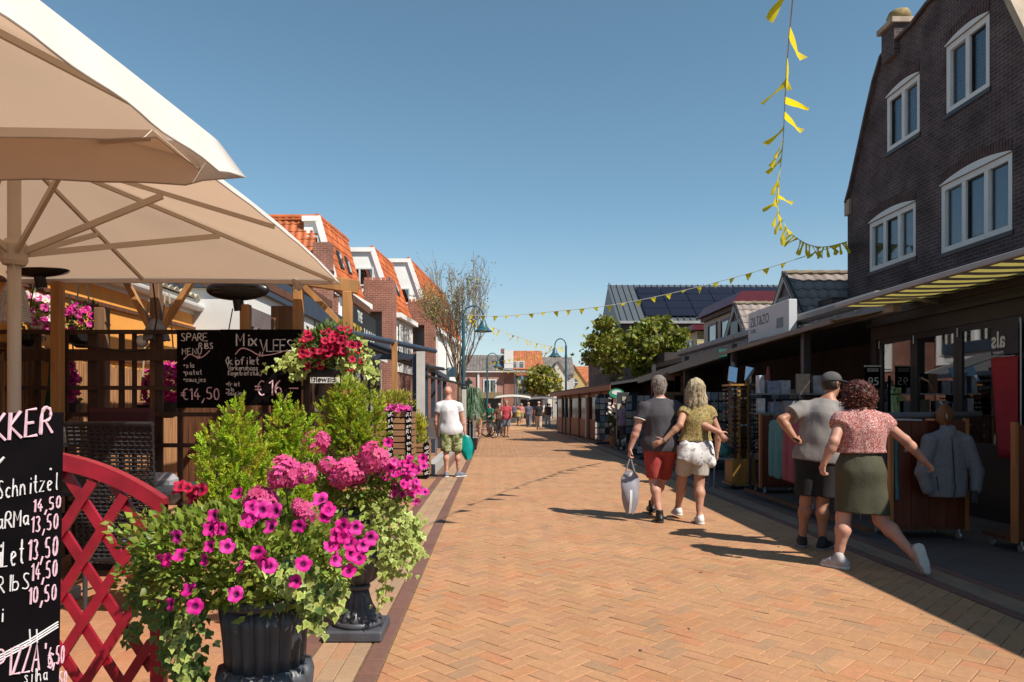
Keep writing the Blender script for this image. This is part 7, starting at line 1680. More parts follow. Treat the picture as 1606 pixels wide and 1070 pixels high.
# ---- trees
def tree_skel(st, p, d, L, r, depth, tips, rr, spread, up, minr=.006):
    n = 4; pts = [p]; rs = [r]; q = p.copy(); dd = d.copy()
    for i in range(n): dd = (dd + Vector((rr.gauss(0, .10), rr.gauss(0, .10), rr.gauss(.02, .05) + up*.05))).normalized(); q = q + dd*(L/n); pts.append(q); rs.append(max(minr, r*(1 - .42*(i+1)/n)))
    st.tube(pts, rs, 6 if r > .03 else 4, cap=False)
    if depth == 0: tips.append((q, dd)); return
    nb = rr.choice((2, 3, 3)) if depth > 1 else rr.choice((2, 3, 4))
    for k in range(nb):
        a = rr.uniform(0, 6.28); o = dd.orthogonal().normalized(); o.rotate(Matrix.Rotation(a, 3, dd)); nd = (dd + o*rr.uniform(.5, 1)*spread + Vector((0, 0, up*.35))).normalized(); f = rr.uniform(.45, 1) if k else 1; b = p.lerp(q, f) if f < 1 else q
        tree_skel(st, pts[max(1, min(n, int(f*n)))] if f < 1 else q, nd, L*rr.uniform(.62, .86), rs[-1]*rr.uniform(.7, .95), depth-1, tips, rr, spread, up, minr)
    if depth > 0: tips.append((q, dd))
def tree(label, x, y, trunk_h, r, L, depth, seed, spread, up, leaf, nl, size, col, boughs=5, crown=None, lean=(0, 0), thin=None):
    rr = random.Random(seed); t = thing('tree', label, 'tree', (x, y, 0), 'street trees'); m = MB(); m.tube([(x, y, 0), (x + lean[0]*.3, y, trunk_h*.5), (x + lean[0], y + lean[1], trunk_h)], [r*1.25, r, r*.85], 10, cap=False); m.build('trunk', BARK, t, smooth=True)
    st = MB(); tips = []; b0 = Vector((x+lean[0], y+lean[1], trunk_h))
    for k in range(boughs): a = 6.28*k/boughs + rr.uniform(-.3, .3); d = Vector((math.cos(a)*spread, math.sin(a)*spread, 1)).normalized(); tree_skel(st, b0 - Vector((0, 0, rr.uniform(0, .3))), d, L*rr.uniform(.85, 1.1), r*.5, depth, tips, rr, spread, up)
    st.build('branches', BARK, t, fix=False); C = []; Dr = []
    for p, d in tips:
        k = nl if thin is None else (nl if thin(p, rr) else rr.choice((0, 0, 1)))
        for _ in range(k): o = Vector((rr.gauss(0, 1), rr.gauss(0, 1), rr.gauss(0, .8))); C.append(p + o*(size*1.6)); Dr.append((d*.3 + Vector((rr.gauss(0, .6), rr.gauss(0, .6), rr.gauss(-.1, .5)))))
    if crown is not None:
        for (cx, cy, cz, rad, n) in crown:
            for _ in range(n):
                o = Vector((rr.gauss(0, 1), rr.gauss(0, 1), rr.gauss(0, 1))).normalized()*rad*rr.random()**.45; C.append(Vector((cx, cy, cz)) + Vector((o.x, o.y, o.z*.8))); Dr.append(Vector((o.x, o.y, o.z*.2 - .25)) + Vector((rr.gauss(0, .5), rr.gauss(0, .5), rr.gauss(0, .4))))
    n = len(C)
    if n: veg('crown', [scatter(leaf[0], leaf[1], np.array(C), np.array(Dr), size*rng.uniform(.6, 1.3, n), tones(n, col, .22, .10))], LEAF, t)
    return t
tree('slender tree with upswept bare twigs and sparse leaves on the left', -1.45, 30, 2.4, .11, 1.75, 5, 11, .50, .75, OVAL, 3, .10, (.26, .28, .07), boughs=8, thin=lambda p, rr: p.x < -2.3 and p.z < 6.4 or rr.random() < .06)
rr = random.Random(5); X = lambda px, D=28.5: (px-775)*D/1120; Zt = lambda py, D=28.5: 1.42-(py-638)*D/1120
cl = []
for px, py, rad, n in ((945, 510, .45, 230), (935, 535, .45, 230), (930, 560, .42, 200), (955, 545, .5, 240), (955, 575, .40, 180), (985, 565, .4, 170), (965, 520, .35, 150)): cl.append((X(px), 28.5 + rr.gauss(0, .4), Zt(py), rad, n))
tree('leafy plane tree left of the pair by the kiosk', X(962), 28.6, 2.5, .09, .8, 3, 21, .6, .3, PLANE, 5, .155, (.21, .225, .03), boughs=5, crown=cl)
cl = []
for px, py, rad, n in ((1010, 515, .5, 240), (1035, 510, .5, 240), (1055, 530, .45, 220), (1065, 555, .40, 180), (1040, 545, .55, 260), (1010, 545, .5, 240), (1020, 575, .4, 170), (1050, 575, .35, 130), (990, 530, .4, 160), (1000, 580, .35, 120)): cl.append((X(px), 27.8 + rr.gauss(0, .4), Zt(py), rad, n))
tree('denser plane tree right of the pair, above the grey awning', X(1025), 28.0, 2.5, .09, .8, 3, 22, .6, .3, PLANE, 5, .155, (.19, .21, .028), boughs=5, crown=cl)
cl = [((px-775)*85/1120, 85 + rr.gauss(0, .8), 1.42-(py-638)*85/1120, rad, n) for px, py, rad, n in ((845, 585, 1.2, 260), (860, 595, 1.2, 260), (870, 605, 1.1, 220), (838, 600, 1.1, 220), (853, 610, 1.1, 200), (852, 580, .9, 160))]
tree('small plane tree far down the street', (850-775)*85/1120, 85, 2.4, .14, 1.3, 3, 23, .6, .3, PLANE, 4, .36, (.22, .22, .035), boughs=5, crown=cl)
# ---- drooping grass-like plant on the left pavement
fp = thing('drooping_plant', 'tall drooping blue-green plant in a dark pot beyond the bald man', 'plant', (-.72, 23.6, 0)); m = MB(); m.lathe([(.16, 0), (.2, .35), (.22, .38), (.19, .38)], (-.74, 23.6, 0), 16); m.tube([(-.74, 23.6, .3), (-.74, 23.6, 1.8)], .04, 6); m.build('pot', BLACK, fp); V = []; F = []; C = []
for i in range(620):
    a = random.uniform(0, 6.28); o = Vector((math.cos(a), math.sin(a), 0)); h0 = random.uniform(1.2, 2.0); L = random.uniform(.35, .75); k = len(V); w = .018; c = tuple(tones(1, (.10, .19, .10), .2, .06)[0]); side = Vector((-o.y, o.x, 0))*w
    for j in range(5): f = j/4; p = Vector((-.74, 23.6, h0)) + o*(L*(f**.7)*.75) + Vector((0, 0, .22*math.sin(f*2.2) - L*f*f*.85)); V += [p - side*(1-f*.9), p + side*(1-f*.9)]; C += [c, c]
    F += [(k+2*j, k+2*j+1, k+2*j+3, k+2*j+2) for j in range(4)]
veg('fronds', [(np.array([tuple(v) for v in V]), np.array(F), np.array(C))], LEAF, fp)
# ---- potted flowers by the right-hand shops
pf = thing('potted_flower_tree', 'flowering standard in a clay pot beneath the green round sign', 'plant', (4.2, 25, 0)); x, y = (963-775)*25/1120, 25
m = MB(); m.lathe([(.13, 0), (.19, .36), (.20, .38), (.17, .38)], (x, y, 0), 16); m.build('pot', M('clay_pot', (.36, .17, .08), .8, .12, 6), pf); m = MB(); m.tube([(x, y, .3), (x, y, 1.3)], .02, 6); m.build('stem', BARK, pf); bush('', '', x, y, 1.0, (.22, .2, .48), 500, .09, (.09, .12, .03), parent=pf, shell=.2)
for i in range(26): flower(pf, (x + random.gauss(0, .15), y - .15 + random.gauss(0, .05), 1.3 + random.gauss(0, .22)), WHT, 1.9)
wf = bush('low pot of small white flowers at the shop edge', 'white_flower_pot', (980-775)*23/1120, 23, .26, (.22, .2, .2), 350, .07, (.08, .11, .05)); 
for i in range(40): flower(wf, ((980-775)*23/1120 + random.gauss(0, .13), 22.82 + random.gauss(0, .05), .28 + random.gauss(0, .1)), WHT, 1.2)
# ================================================================== goods along the right-hand shops
XQ = lambda px, D: (px-775)*D/1120
def hoodie(label, x, y, z, w, h, mat, rz=0, name='hoodie', group='hanging clothes', sleeve=True, seed=1, thick=.055):
    """garment on a hanger: body, sleeves hanging at the sides, hood"""
    t = thing(name, label, 'clothes', (x, y, z-h), group); S = Sdf(); c = math.cos(rz); s_ = math.sin(rz); L = lambda u, v, q: (u*c - v*s_, u*s_ + v*c, h + q); fl = ((-s_, c, 0), .42)
    S.cap(L(-w*.26, 0, -.10), L(w*.26, 0, -.10), .07, .07, .05, fl); S.cap(L(0, 0, -.16), L(0, 0, -h+.08), w*.36, w*.40, .05, fl)
    if sleeve:
        for q in (-1, 1): S.cap(L(q*w*.34, 0, -.10), L(q*w*.50, -.01, -h*.78), .062, .048, .03, fl)
    S.cap(L(-.05, .0, -.04), L(.05, 0, -.04), .055, .055, .04); S.mesh('garment', mat, t, 0, .013, cuts=[((0, 0, .02), (0, 0, -1))], wr=.014, wscale=(11, 11, 2.2), seed=seed)
    m = MB(); m.tube([(x, y, z-.02), (x, y, z+.06), (x+.02, y, z+.09), (x+.03, y, z+.06)], .004, 5); m.build('hanger_hook', STEEL, t); return t
TEALC = M('teal_fleece', (.10, .27, .28), .95, .12, 12, bump=.1, bscale=80); PINKC = M('pink_fleece', (.36, .09, .115), .95, .12, 12, bump=.1, bscale=80); BLUEK = M('petrol_fleece', (.06, .19, .23), .95, .12, 12); NVK = M('navy_fleece', (.05, .055, .085), .95, .12, 12); LGK = M('light_towel', (.42, .42, .46), .95, .08, 12)
for i, (px, D, mat, lab) in enumerate(((1214, 10.9, TEALC, 'teal hoodie farthest left on the rail'), (1223, 10.6, TEALC, 'second teal hoodie beside the pink ones'), (1236, 10.3, PINKC, 'pink hoodie next to the teal ones'), (1246, 10.0, PINKC, 'pink hoodie in the middle of the three'), (1257, 9.7, PINKC, 'pink hoodie nearest the man in the cap'), (1268, 9.4, LGK, 'long pale grey garment behind the man in the cap'), (1372, 8.1, NVK, 'navy garment behind the pointing woman'), (1385, 7.95, NVK, 'dark garment half hidden by the pointing woman'), (1399, 7.8, BLUEK, 'petrol blue garment right of the olive skirt'))):
    x = (px-775)*D/1120; hoodie(lab, x, D, 1.20 if i != 5 else 1.05, .46 if i < 6 else .42, .86 if i < 5 else (1.0 if i == 5 else .95), mat, R(78 if i < 6 else 70), seed=i+40)
RB = M('varnished_board', (.14, .035, .017), .4, .3, 2, stretch=(6, 6, .7))
def cart(label, x0, x1, D, z1, rail_to=None, wheels=True):
    t = thing('display_cart', label, 'display cart', ((x0+x1)/2, D, 0), 'wheeled wooden display carts'); n = max(2, int((x1-x0)/.16)); w = (x1-x0)/n
    for i in range(n): MB().boxm((x0+i*w+.003, D, .14), (x0+(i+1)*w-.003, D+.03, z1)).build('board', RB, t)
    for x in (x0-.022, x1+.022): MB().boxm((x-.02, D-.015, .10), (x+.02, D+.045, z1+.03)).build('upright', M('pine_edge', (.42, .16, .05), .5, .2, 3, stretch=(6, 6, .6)), t, bevel=.003)
    MB().boxm((x0, D+.035, .10), (x1, D+.50, .14)).build('tray', WOODB, t)
    for x in (x0+.05, x1-.05):
        for y in (D+.02, D+.42):
            m = MB(); m.lathe([(.038, -.014), (.042, 0), (.038, .014)], (0, 0, 0), 14); k = MB(); k.add([Vector((v[2]+x, v[0]+y, v[1]+.042)) for v in m.v], m.f); k.tube([(x, y, .04), (x, y, .11)], .012, 6); k.build('castor', STEEL, t)
    for z in (.95, 1.12): 
        for x in (x0+.12, x0+.34): MB().tube([(x, D-.02, z), (x, D+.0, z)], .018, 8).build('peg', STEEL, t)
    return t
cart('wheeled dark wooden cart carrying the grey jacket', 4.26, 5.02, 7.62, 1.27); cart('wheeled dark wooden cart at the far end of the clothes rail', 4.36, 5.05, 11.62, 1.27)
rl = thing('clothes_rail', 'steel clothes rail between the two wooden carts', 'rail', (4.55, 9.5, 0)); MB().tube([(4.62, 7.70, 1.27), (4.62, 11.58, 1.27)], .014, 8).build('bar', STEEL, rl)
for y in (9.0, 10.4): MB().tube([(4.62, y, 0), (4.62, y, 1.27)], .012, 8).build('stand', STEEL, rl)
MB().boxm((4.05, 7.75, .06), (4.10, 11.6, .10)).build('floor_bar', WOODB, rl)
o = MB().tube([(4.15, 7.58, 1.325), (5.15, 7.56, 1.335)], .035, 10).build('rolled_blind', M('grey_roll', (.10, .10, .11), .6, .15, 5), None, smooth=True); tag(o, 'rolled grey cover lying on top of the jacket cart', 'roll')
cart('wooden display end standing at the right edge', 5.06, 5.9, 6.9, 1.24)
# grey zip jacket on a wooden bust
jk = thing('fleece_jacket', 'grey zip jacket displayed on a wooden bust', 'jacket', (4.73, 7.45, .46)); S = Sdf(); FL = ((0, 1, 0), .42)
S.cap((-.13, 0, .62), (.13, 0, .62), .070, .070, .05, FL); S.cap((0, 0, .55), (0, 0, .10), .185, .205, .05, FL); S.cap((-.19, 0, .60), (-.285, -.03, .28), .075, .062, .03); S.cap((-.285, -.03, .28), (-.25, -.06, .10), .062, .05, .03); S.cap((.19, 0, .60), (.285, -.03, .28), .075, .062, .03); S.cap((.285, -.03, .28), (.25, -.06, .10), .062, .05, .03); S.cap((0, 0, .68), (0, .0, .745), .075, .070, .02)
FLE = M('grey_melange', (.20, .195, .215), .95, .18, 60, bump=.5, bscale=10); S.mesh('shell', FLE, jk, 0, .010, cuts=[((0, 0, .02), (0, 0, -1)), ((0, 0, .765), (0, -.25, 1))], wr=.007, wscale=(8, 8, 4), seed=71)
m = MB(); m.tube([(4.73, 7.45-.118+.01*math.sin(i), .47 + i*.027) for i in range(10)] + [(4.73, 7.45-.095, .9), (4.73, 7.45-.06, 1.15)], .006, 6); m.build('zip', BLACK, jk)
for s in (-1, 1): MB().tube([(4.73+s*.15, 7.45-.095, .56), (4.73+s*.17, 7.45-.09, .70)], .005, 5).build('pocket_zip', BLACK, jk)
MB().boxm((4.90, 7.33, .43), (4.965, 7.335, .56)).build('price_tag', M('tag_card', (.04, .04, .045), .5), jk)
m = MB(); m.sphere((4.71, 7.47, 1.33), 1, 20, 14, (.092, .03, .115)); m.tube([(4.71, 7.47, 1.15), (4.71, 7.47, 1.25)], .035, 10); hd = m.build('wooden_bust', M('bust_wood', (.21, .07, .02), .45, .25, 3, stretch=(5, 5, .6)), jk, smooth=True)
MB().tube([(4.71, 7.44, 1.345), (4.71, 7.43, 1.30), (4.73, 7.43, 1.285)], .006, 6).build('hook', STEEL, hd)
# sunglasses tower
sgx, sgy = 4.30, 12.5; sgt = thing('sunglasses_tower', 'wooden sunglasses tower with two tilted mirrors', 'display stand', (sgx, sgy, 0)); YW = M('yellow_pine', (.40, .20, .045), .45, .2, 3, stretch=(6, 6, .6))
MB().boxm((sgx-.20, sgy-.2, .10), (sgx+.20, sgy+.2, .52)).build('base_box', YW, sgt, bevel=.01); MB().boxm((sgx-.24, sgy-.24, .07), (sgx+.24, sgy+.24, .10)).build('base_plate', YW, sgt); MB().boxm((sgx-.24, sgy-.24, 1.78), (sgx+.24, sgy+.24, 1.81)).build('top_board', YW, sgt)
for dx in (-.11, .06): MB().boxm((sgx+dx, sgy-.20, .52), (sgx+dx+.055, sgy-.16, 1.78)).build('upright', YW, sgt)
MB().boxm((sgx-.15, sgy-.12, .52), (sgx+.15, sgy+.15, 1.78)).build('core', M('tower_core', (.07, .035, .015), .6), sgt)
g = MB()
for s in (-1, 1):
    lens = [(s*.034 + .026*math.cos(a)*(1 if math.sin(a) > 0 else .9), -.005, .020*math.sin(a)) for a in [i*math.pi/5 for i in range(10)]]; g.prism(lens, (0, .006, 0)); g.tube([(s*.062, 0, .008), (s*.064, .10, .004), (s*.062, .125, -.01)], .003, 4)
g.tube([(-.01, -.004, .006), (.01, -.004, .006)], .003, 4); go = [g.build('t', M(n, c, .12, .1, 5, spec=.7)) for n, c in (('shade_black', (.012, .01, .012)), ('shade_brown', (.06, .03, .018)), ('shade_blue', (.03, .04, .06)))]; gm = [q.data for q in go]
for q in go: bpy.data.objects.remove(q)
for r_ in range(15):
    z = .64 + r_*.077
    for k, (dx, rz) in enumerate(((-.165, 0), (-.015, 0), (.135, 0))):
        q = bpy.data.objects.new('sunglasses', random.choice(gm)); COL.objects.link(q); q.parent = sgt; q.location = (dx + random.gauss(0, .006), -.235, z); q.rotation_euler = (random.gauss(0, .1), 0, random.gauss(0, .1))
    for dy in (-.1, .08):
        for sx, rz in ((-.25, -90), (.25, 90)): q = bpy.data.objects.new('sunglasses', random.choice(gm)); COL.objects.link(q); q.parent = sgt; q.location = (sx, dy, z); q.rotation_euler = (0, 0, R(rz) + random.gauss(0, .1))
for k, dx in enumerate((-.16, .13)):
    m = MB(); m.box((sgx+dx, sgy-.1, 1.98), (.15, .012, .27), M=Matrix.Rotation(R(12), 3, 'Y') @ Matrix.Rotation(R(-18), 3, 'X')); mi = m.build('mirror', M('mirror_glass', (.6, .62, .65), .04, .02, 2, metal=1.0), sgt); MB().boxm((sgx+dx-.05, sgy-.09, 1.81), (sgx+dx-.02, sgy-.06, 2.02)).build('mirror_post', YW, sgt)
for dx in (-.18, .18): MB().sphere((sgx+dx, sgy-.2, .035), .035, 10, 6).build('castor', BLACK, sgt, smooth=True)
# shelf stand with packaged goods beside the far cart
ss = thing('goods_shelf', 'wire shelf of wrapped packages behind the clothes rail', 'shelf', (4.9, 12.0, 0))
for z in (1.30, 1.62): MB().boxm((4.36, 11.85, z), (5.7, 12.25, z+.02)).build('shelf', STEEL, ss)
for x in (4.38, 5.68): MB().boxm((x-.015, 12.2, 0), (x+.015, 12.24, 1.95)).build('upright', DARK, ss)
for i, (x, z, w, h) in enumerate(((4.40, 1.64, .10, .30), (4.55, 1.64, .24, .21), (4.80, 1.64, .16, .22), (5.05, 1.64, .22, .33), (5.33, 1.64, .25, .30), (4.42, 1.32, .12, .24), (4.60, 1.32, .2, .18), (4.86, 1.32, .22, .2), (5.15, 1.32, .2, .22), (5.42, 1.32, .2, .2))):
    c = [(.55, .55, .60), (.30, .32, .42), (.45, .45, .50), (.22, .15, .10), (.50, .50, .55)][i % 5]; tag(MB().box((x+w/2, 11.95 + .03*(i % 3), z+h/2), (w, .14, h), rz=random.gauss(0, .12)).build('package', M('pack_%d' % (i % 5), c, .3, .25, 14, coat=.5), ss, bevel=.008))
# price board
pb = thing('price_board', 'small black price board with white figures on the shop wall', 'sign', (5.9, 11.3, 1.9)); MB().boxm((5.86, 11.28, 1.72), (6.10, 11.30, 2.06)).build('panel', CHALKB, pb); sign_text('95', (5.90, 11.278, 1.76), (1, 0, 0), (0, 0, 1), .13, WHITE, pb); MB().boxm((5.89, 11.274, 1.97), (6.07, 11.2785, 2.03)).build('heading', M('heading_grey', (.3, .3, .3), .8, .5, 60), pb)
MB().boxm((5.855, 11.27, 2.05), (6.105, 11.31, 2.07)).build('frame', WHITE, pb)
# stool with teal sack
sl_ = thing('stool', 'small pale stool beside the sunglasses tower', 'stool', (3.95, 12.4, 0)); MB().box((3.97, 12.5, .52), (.36, .34, .03)).build('seat', M('stool_grey', (.28, .28, .30), .6), sl_)
for a in (-.15, .15):
    for b in (-.13, .13): MB().tube([(3.97+a*1.15, 12.5+b*1.15, 0), (3.97+a, 12.5+b, .52)], .014, 6).build('leg', MATS['stool_grey'], sl_)
S = Sdf(); S.ell((0, 0, .11), (.17, .13, .12), .03); t = thing('teal_sack', 'teal sack lying on the small stool', 'sack', (3.98, 12.5, .535)); S.mesh('sack_body', M('teal_cloth', (.06, .22, .20), .8, .2, 8), t, 0, .015, cuts=[((0, 0, .0), (0, 0, -1))], wr=.02, wscale=(10, 10, 8))
MB().sphere((4.02, 12.45, .735), .025, 8, 6).build('tie', MATS['teal_cloth'], t, smooth=True)
# card racks and framed wares further along
def card_rack(label, x, D, w, h, rz, seed):
    rr = random.Random(seed); t = thing('card_rack', label, 'rack', (x, D, 0), 'racks of cards and wares'); MB().tube([(x, D, 0), (x, D, h)], .02, 8).build('pole', STEEL, t); MB().box((x, D, .04), (w*.9, w*.9, .06)).build('foot', DARK, t); ca, sa = math.cos(rz), math.sin(rz)
    MB().box((x, D, h*.55), (w*.96, .02, h*.9), rz=rz).build('frame', DARK, t)
    cols = [(.5, .5, .52), (.22, .28, .36), (.36, .32, .26), (.14, .16, .2), (.5, .42, .36), (.10, .20, .22)]
    nx, nz = max(2, int(w/.17)), int(h/.24)
    for i in range(nx):
        for j in range(nz):
            if rr.random() < .12: continue
            u = (i+.5)/nx*w - w/2; c = rr.choice(cols); p = Vector((x + u*ca + .03*sa, D + u*sa - .03*ca, .25 + j*.235)); MB().box(p, (w/nx*.86, .012, .19), rz=rz).build('card', M('card_%d' % cols.index(c), c, .5, .4, 22), t)
for i, (px, D, w, h, rz, lab) in enumerate(((1000, 21.5, .8, 1.75, .3, 'card rack right behind the man in charcoal'), (1018, 19.5, .7, 1.5, .1, 'low card rack hidden behind the couple'), (985, 24.0, .9, 1.9, .4, 'dark framed ware rack left of the couple'), (948, 27.5, .8, 1.9, .2, 'dark ware rack beside the white display case'), (1085, 16.0, .9, 1.4, .2, 'ware rack deep in the gift shop behind the blonde woman'), (1120, 16.5, .9, 1.7, 0, 'ware rack in the gift shop behind the sunglasses tower'), (1215, 13.8, 1.2, 1.9, 0, 'tall ware rack deep in shade behind the packages'))): card_rack(lab, (px-775)*D/1120, D, w, h, rz, i)
bd_ = thing('notice_board', 'brown notice panels inside the dim shop behind the couple', 'board', (5.6, 20, 1.4))
for i, (px, py) in enumerate(((1055, 600), (1070, 605), (1045, 612))): a = at(px, py, 20.5); MB().box(a, (.45, .03, .55)).build('panel', M('panel_wood', (.24, .12, .07), .7, .3, 5), bd_)
# oval green sign on a stake
gv = thing('oval_sign', 'oval green and white sign above the flowering standard', 'sign', (4.28, 24.8, 1.9)); c = at(967, 617, 24.8); m = MB(); m.prism([(c.x + .26*math.cos(a), 24.8, c.z + .165*math.sin(a)) for a in [i*math.pi/12 for i in range(24)]], (0, .03, 0)); m.build('panel', M('sign_green', (.03, .30, .17), .5, .2, 9), gv); m = MB(); m.prism([(c.x + .17*math.cos(a), 24.79, c.z + .03 + .085*math.sin(a)) for a in [i*math.pi/10 for i in range(20)]], (0, .006, 0)); m.build('white_centre', WHITE, gv); MB().tube([(c.x, 24.83, .3), (c.x, 24.83, c.z)], .018, 6).build('stake', STEEL, gv)
# white display case
wc = thing('display_case', 'tall white display case standing before the kiosk', 'display case', (4.3, 31.5, 0)); x0, x1 = (921-775)*31.5/1120, (936-775)*31.5/1120; MB().boxm((x0, 31.5, .05), (x1, 31.9, 1.85)).build('cabinet', M('case_grey', (.45, .45, .50), .4, .25, 4), wc, bevel=.01); MB().boxm((x0-.03, 31.46, 1.85), (x1+.03, 31.94, 1.92)).build('top', WHITE, wc)
for i in range(4): MB().boxm((x0+.07, 31.48, .3+i*.38), (x1-.05, 31.498, .62+i*.38)).build('poster', M('case_card_%d' % (i % 2), ((.3, .28, .36), (.5, .46, .46))[i % 2], .5, .5, 14), wc)
MB().boxm((x0-.05, 31.48, .05), (x0, 31.88, 1.82)).build('side_panel', M('case_peach', (.5, .36, .28), .5), wc)
# hanging goods under the beams of the gift shop
for i, (px, D, lab, c) in enumerate(((1150, 14.2, 'grey bag hanging above the sunglasses tower', (.2, .2, .24)), (1262, 13.2, 'pale bag hanging in the shade left of the cap', (.35, .33, .3)), (1205, 15.5, 'reddish bag hanging deep in the gift shop', (.3, .12, .1)))):
    x = XQ(px, D); z = 1.95; o = thing('hanging_bag', lab, 'bag', (x, D, z), 'bags hung in the gift shop'); S = Sdf(); S.cap((0, 0, 0), (0, 0, .30), .12, .07, .03, ((1, 0, 0), .5)); S.mesh('bag_body', M('ware_%d' % i, c, .7, .3, 10), o, 0, .02, wr=.01); MB().tube([(x, D, z+.36), (x, D, 2.82)], .004, 4).build('string', BLACK, o)

# ================================================================== people and bicycles far down the street
def far_person(label, x, D, H, top, bottom, hair, rz=0, walk=.0, skin=None, hat=None, arms=0.0, long_=False, h=.018):
    t = thing('person', label, 'person', (x, D, 0), 'people far down the street'); k = H/1.8
    def L(a, b, c): q = rotz((a*k, b*k, c*k), rz); return (float(q[0]), float(q[1]), float(q[2]))
    J = dict(pelvis=L(0, 0, .97), waist=L(0, 0, 1.12), chest=L(0, 0, 1.30), neck=L(0, .01, 1.50), head=L(0, .03, 1.675), sl=L(-.19, 0, 1.415), sr=L(.19, 0, 1.415), el=L(-.25, .02+arms*.1, 1.14), wl=L(-.24, .10+arms*.25, .92+arms*.12), er=L(.25, .02+arms*.1, 1.14), wr=L(.24, .10+arms*.25, .92+arms*.12), hl=L(-.09, 0, .91), hr=L(.09, 0, .91), kl=L(-.09, .03+walk*.25, .50), al=L(-.09, walk*.30, .09), tl=L(-.1, .18+walk*.30, .03), kr=L(.09, .03-walk*.05, .50), ar=L(.09, -walk*.32, .10), tr=L(.1, .17-walk*.3, .03), front=L(0, 1, 0), face=L(0, 1, 0), hs=k)
    build_body(J, skin or SKINP, t, h, k*1.0); cloth_torso(J, .5, b=k*1.06, loose=.01).mesh('top', top, t, .008, h, cuts=[((0, 0, .86*k), (0, 0, -1)), ((0, 0, 1.515*k), (0, 0, 1))], wr=.008); trousers(J, 1.85 if long_ else .9, k*1.05).mesh('trousers' if long_ else 'shorts', bottom, t, .006, h, cuts=[((0, 0, .93*k), (0, 0, 1))], wr=.006)
    hc = vec(J['head']); f = vec(J['face']); f = f/np.linalg.norm(f); S = Sdf(); S.ell(hc - f*.018*k + vec((0, 0, .03*k)), vec((.09, .10, .10))*k, .02); S.mesh('hair' if not hat else 'hat', hat or hair, t, 0, h*.8, cuts=[(hc + f*.045*k, f - vec((0, 0, .4)))] if not hat else [(hc + vec((0, 0, .03)), (0, 0, -1))])
    for s in 'lr': S = Sdf(); S.cap(vec(J['a'+s]) - vec((0, 0, .045*k)), vec(J['t'+s]) + vec((0, 0, .01)), .045*k, .035*k, .02); S.mesh('shoe', DARK, t, 0, h*.8, cuts=[((0, 0, .004), (0, 0, -1))])
    return t
cR = M('coral_top', (.46, .055, .075), .85, .1, 8); cG = M('emerald_top', (.01, .16, .10), .85, .1, 8); cGr = M('slate_top', (.10, .11, .16), .85, .1, 8); cBk = M('black_top', (.014, .014, .016), .85, .2, 8); cP = M('rose_top', (.55, .22, .20), .85, .1, 8); cBr = M('brown_top', (.16, .07, .04), .85, .1, 8); cW = M('white_top', (.6, .58, .56), .85, .1, 8); cY = M('patterned_top', (.45, .34, .10), .85, .4, 20)
bGr = M('grey_bottom', (.15, .155, .20), .85, .1, 8); bBe = M('beige_bottom', (.48, .38, .32), .85, .1, 8); bDk = M('dark_bottom', (.03, .03, .038), .85, .1, 8); bOl = M('olive_bottom', (.22, .25, .10), .85, .2, 8)
XP = lambda px, D: (px-775)*D/1120
far_person('man in coral top wheeling a bicycle towards us', XP(794, 33), 33, 1.72, cR, bGr, HAIRG, math.pi, .3, SKIN, arms=1.0); far_person('person in white sun hat beside the coral-topped man', XP(783, 34.5), 34.5, 1.58, cBr, bDk, HAIRD, math.pi, .2, SKIN, hat=cW, long_=True); far_person('woman in emerald top and beige trousers on the left pavement', XP(768, 35), 35, 1.60, cG, bBe, HAIRD, 2.6, .25, SKIN, arms=1.2, long_=True); far_person('seated-height child in yellow pattern by the pushchair', XP(752, 33.5), 33.5, 1.05, cY, bBe, HAIRB, 2.2, .1, SKINP)
far_person('walker in slate top with pale hair, far off', XP(829, 49), 49, 1.72, cGr, bGr, HAIRB, 0, .5, SKINP, long_=True); far_person('walker in rose top beside the slate top', XP(838, 55), 55, 1.62, cP, bBe, HAIRD, 0, .4, SKIN); far_person('walker in black jumper with white cap and long legs', XP(845, 44), 44, 1.74, cBk, bBe, HAIRG, 0, .5, SKINP, hat=cW, long_=True); far_person('walker in white with brown bag at the right of the group', XP(859, 52), 52, 1.68, cBr, cW, HAIRD, .2, .6, SKINP, long_=True); far_person('oncoming person in green shorts farther off', XP(818, 62), 62, 1.70, cP, bOl, HAIRB, math.pi, .4, SKINP); far_person('child walking ahead at the left of the far group', XP(813, 52), 52, 1.35, cY, bGr, HAIRD, 0, .4, SKINP)
for i, (px, D, c, b) in enumerate(((806, 66, cGr, bDk), (812, 70, cR, bGr), (846, 64, cW, bBe), (862, 66, cGr, bDk))): far_person(['distant stroller in slate left of the street lamp', 'distant stroller in red by the cream canopy', 'distant stroller in white at the street end', 'distant stroller in slate at the right'][i], XP(px, D), D, 1.7, c, b, HAIRD, 0, .4, SKINP, h=.025)
far_person('browsing shopper in mauve pattern before the card rack', XP(977, 23.5), 23.5, 1.62, M('mauve_top', (.22, .17, .24), .85, .4, 30), bDk, HAIRD, -1.2, .1, SKINP, long_=True, arms=.8)
RUB = M('tyre_rubber', (.02, .02, .022), .8, .15, 10); CHR = M('chrome', (.5, .5, .52), .25, .05, 4, metal=.9)
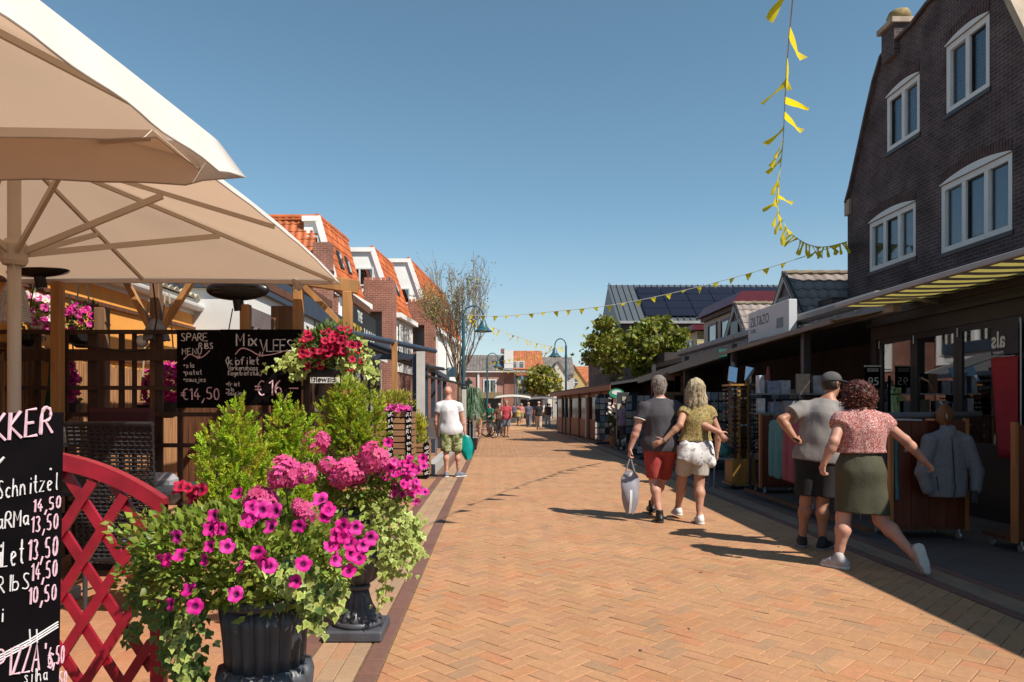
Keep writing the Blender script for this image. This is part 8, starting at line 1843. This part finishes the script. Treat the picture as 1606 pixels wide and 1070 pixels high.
def bicycle(label, x, D, rz, frame):
    t = thing('bicycle', label, 'bicycle', (0, 0, 0), 'bicycles'); r = .34
    for k, yy in enumerate((-.52, .52)):
        w = thing  # wheel: tyre with rim and spokes under it
        m = MB(); m.tube([(0, yy + r*math.cos(a), r + .0 + r*math.sin(a)) for a in [i*math.pi/16 for i in range(33)]], .02, 8, cap=False); ty = m.build('wheel', RUB, t, smooth=True)
        m = MB(); m.tube([(0, yy + (r-.03)*math.cos(a), r + (r-.03)*math.sin(a)) for a in [i*math.pi/16 for i in range(33)]], .010, 6, cap=False); m.build('rim', CHR, ty, smooth=True)
        m = MB()
        for i in range(14): a = i*2*math.pi/14; m.tube([(.02*(-1)**i, yy, r), (0, yy + (r-.03)*math.cos(a), r + (r-.03)*math.sin(a))], .0022, 3, cap=False)
        tag(m.build('spokes', CHR, ty), kind='stuff')
        m = MB(); m.tube([(0, yy + (r+.045)*math.cos(a), r + (r+.045)*math.sin(a)) for a in [.2 + i*math.pi/14 for i in range(13)]], .022, 6); m.build('mudguard', BLACK, t)
    m = MB(); bb = (0, -.05, .30); st = (0, -.22, .86); hd = (0, .33, .86); hd2 = (0, .37, .72)
    for a, b in ((bb, st), (bb, hd2), (st, hd), ((0, -.52, r), bb), ((0, -.52, r), (0, -.20, .78)), (hd, (0, .52, r)), (hd, (0, .30, 1.02))): m.tube([a, b], .017, 8)
    m.build('frame', frame, t); m = MB(); m.tube([(-.30, .12, 1.03), (-.24, .28, 1.05), (0, .31, 1.03), (.24, .28, 1.05), (.30, .12, 1.03)], .013, 8); m.build('handlebar', CHR, t)
    S = Sdf(); S.cap((0, -.34, .95), (0, -.10, .94), .085, .03, .03, ((0, 0, 1), .45)); S.mesh('saddle', BLACK, t, 0, .015); m = MB(); m.tube([st, (0, -.24, .94)], .013, 6); m.build('seat_post', CHR, t); m = MB(); m.lathe([(.09, -.01), (.09, .01)], (0, 0, 0), 16); k = MB(); k.add([Vector((v[2], v[0]-.05, v[1]+.30)) for v in m.v], m.f); k.build('chainring', CHR, t); m = MB(); m.tube([(.06, -.05, .30), (.07, .08, .20), (.14, .08, .20)], .012, 6); m.tube([(-.06, -.05, .30), (-.07, -.18, .40), (-.14, -.18, .40)], .012, 6); m.build('pedals', BLACK, t)
    t.location = (x, D, 0); t.rotation_euler.z = rz; return t
bicycle('dark bicycle wheeled by the man in coral', XP(783, 32.6), 32.6, R(150), BLACK); bicycle('second bicycle parked just behind the wheeled one', XP(776, 35.5), 35.5, R(165), M('bike_green', (.03, .09, .08), .4)); bicycle('bicycle seen side-on next to the litter bin', XP(748, 33.8), 33.8, R(80), M('bike_red', (.3, .03, .03), .4))
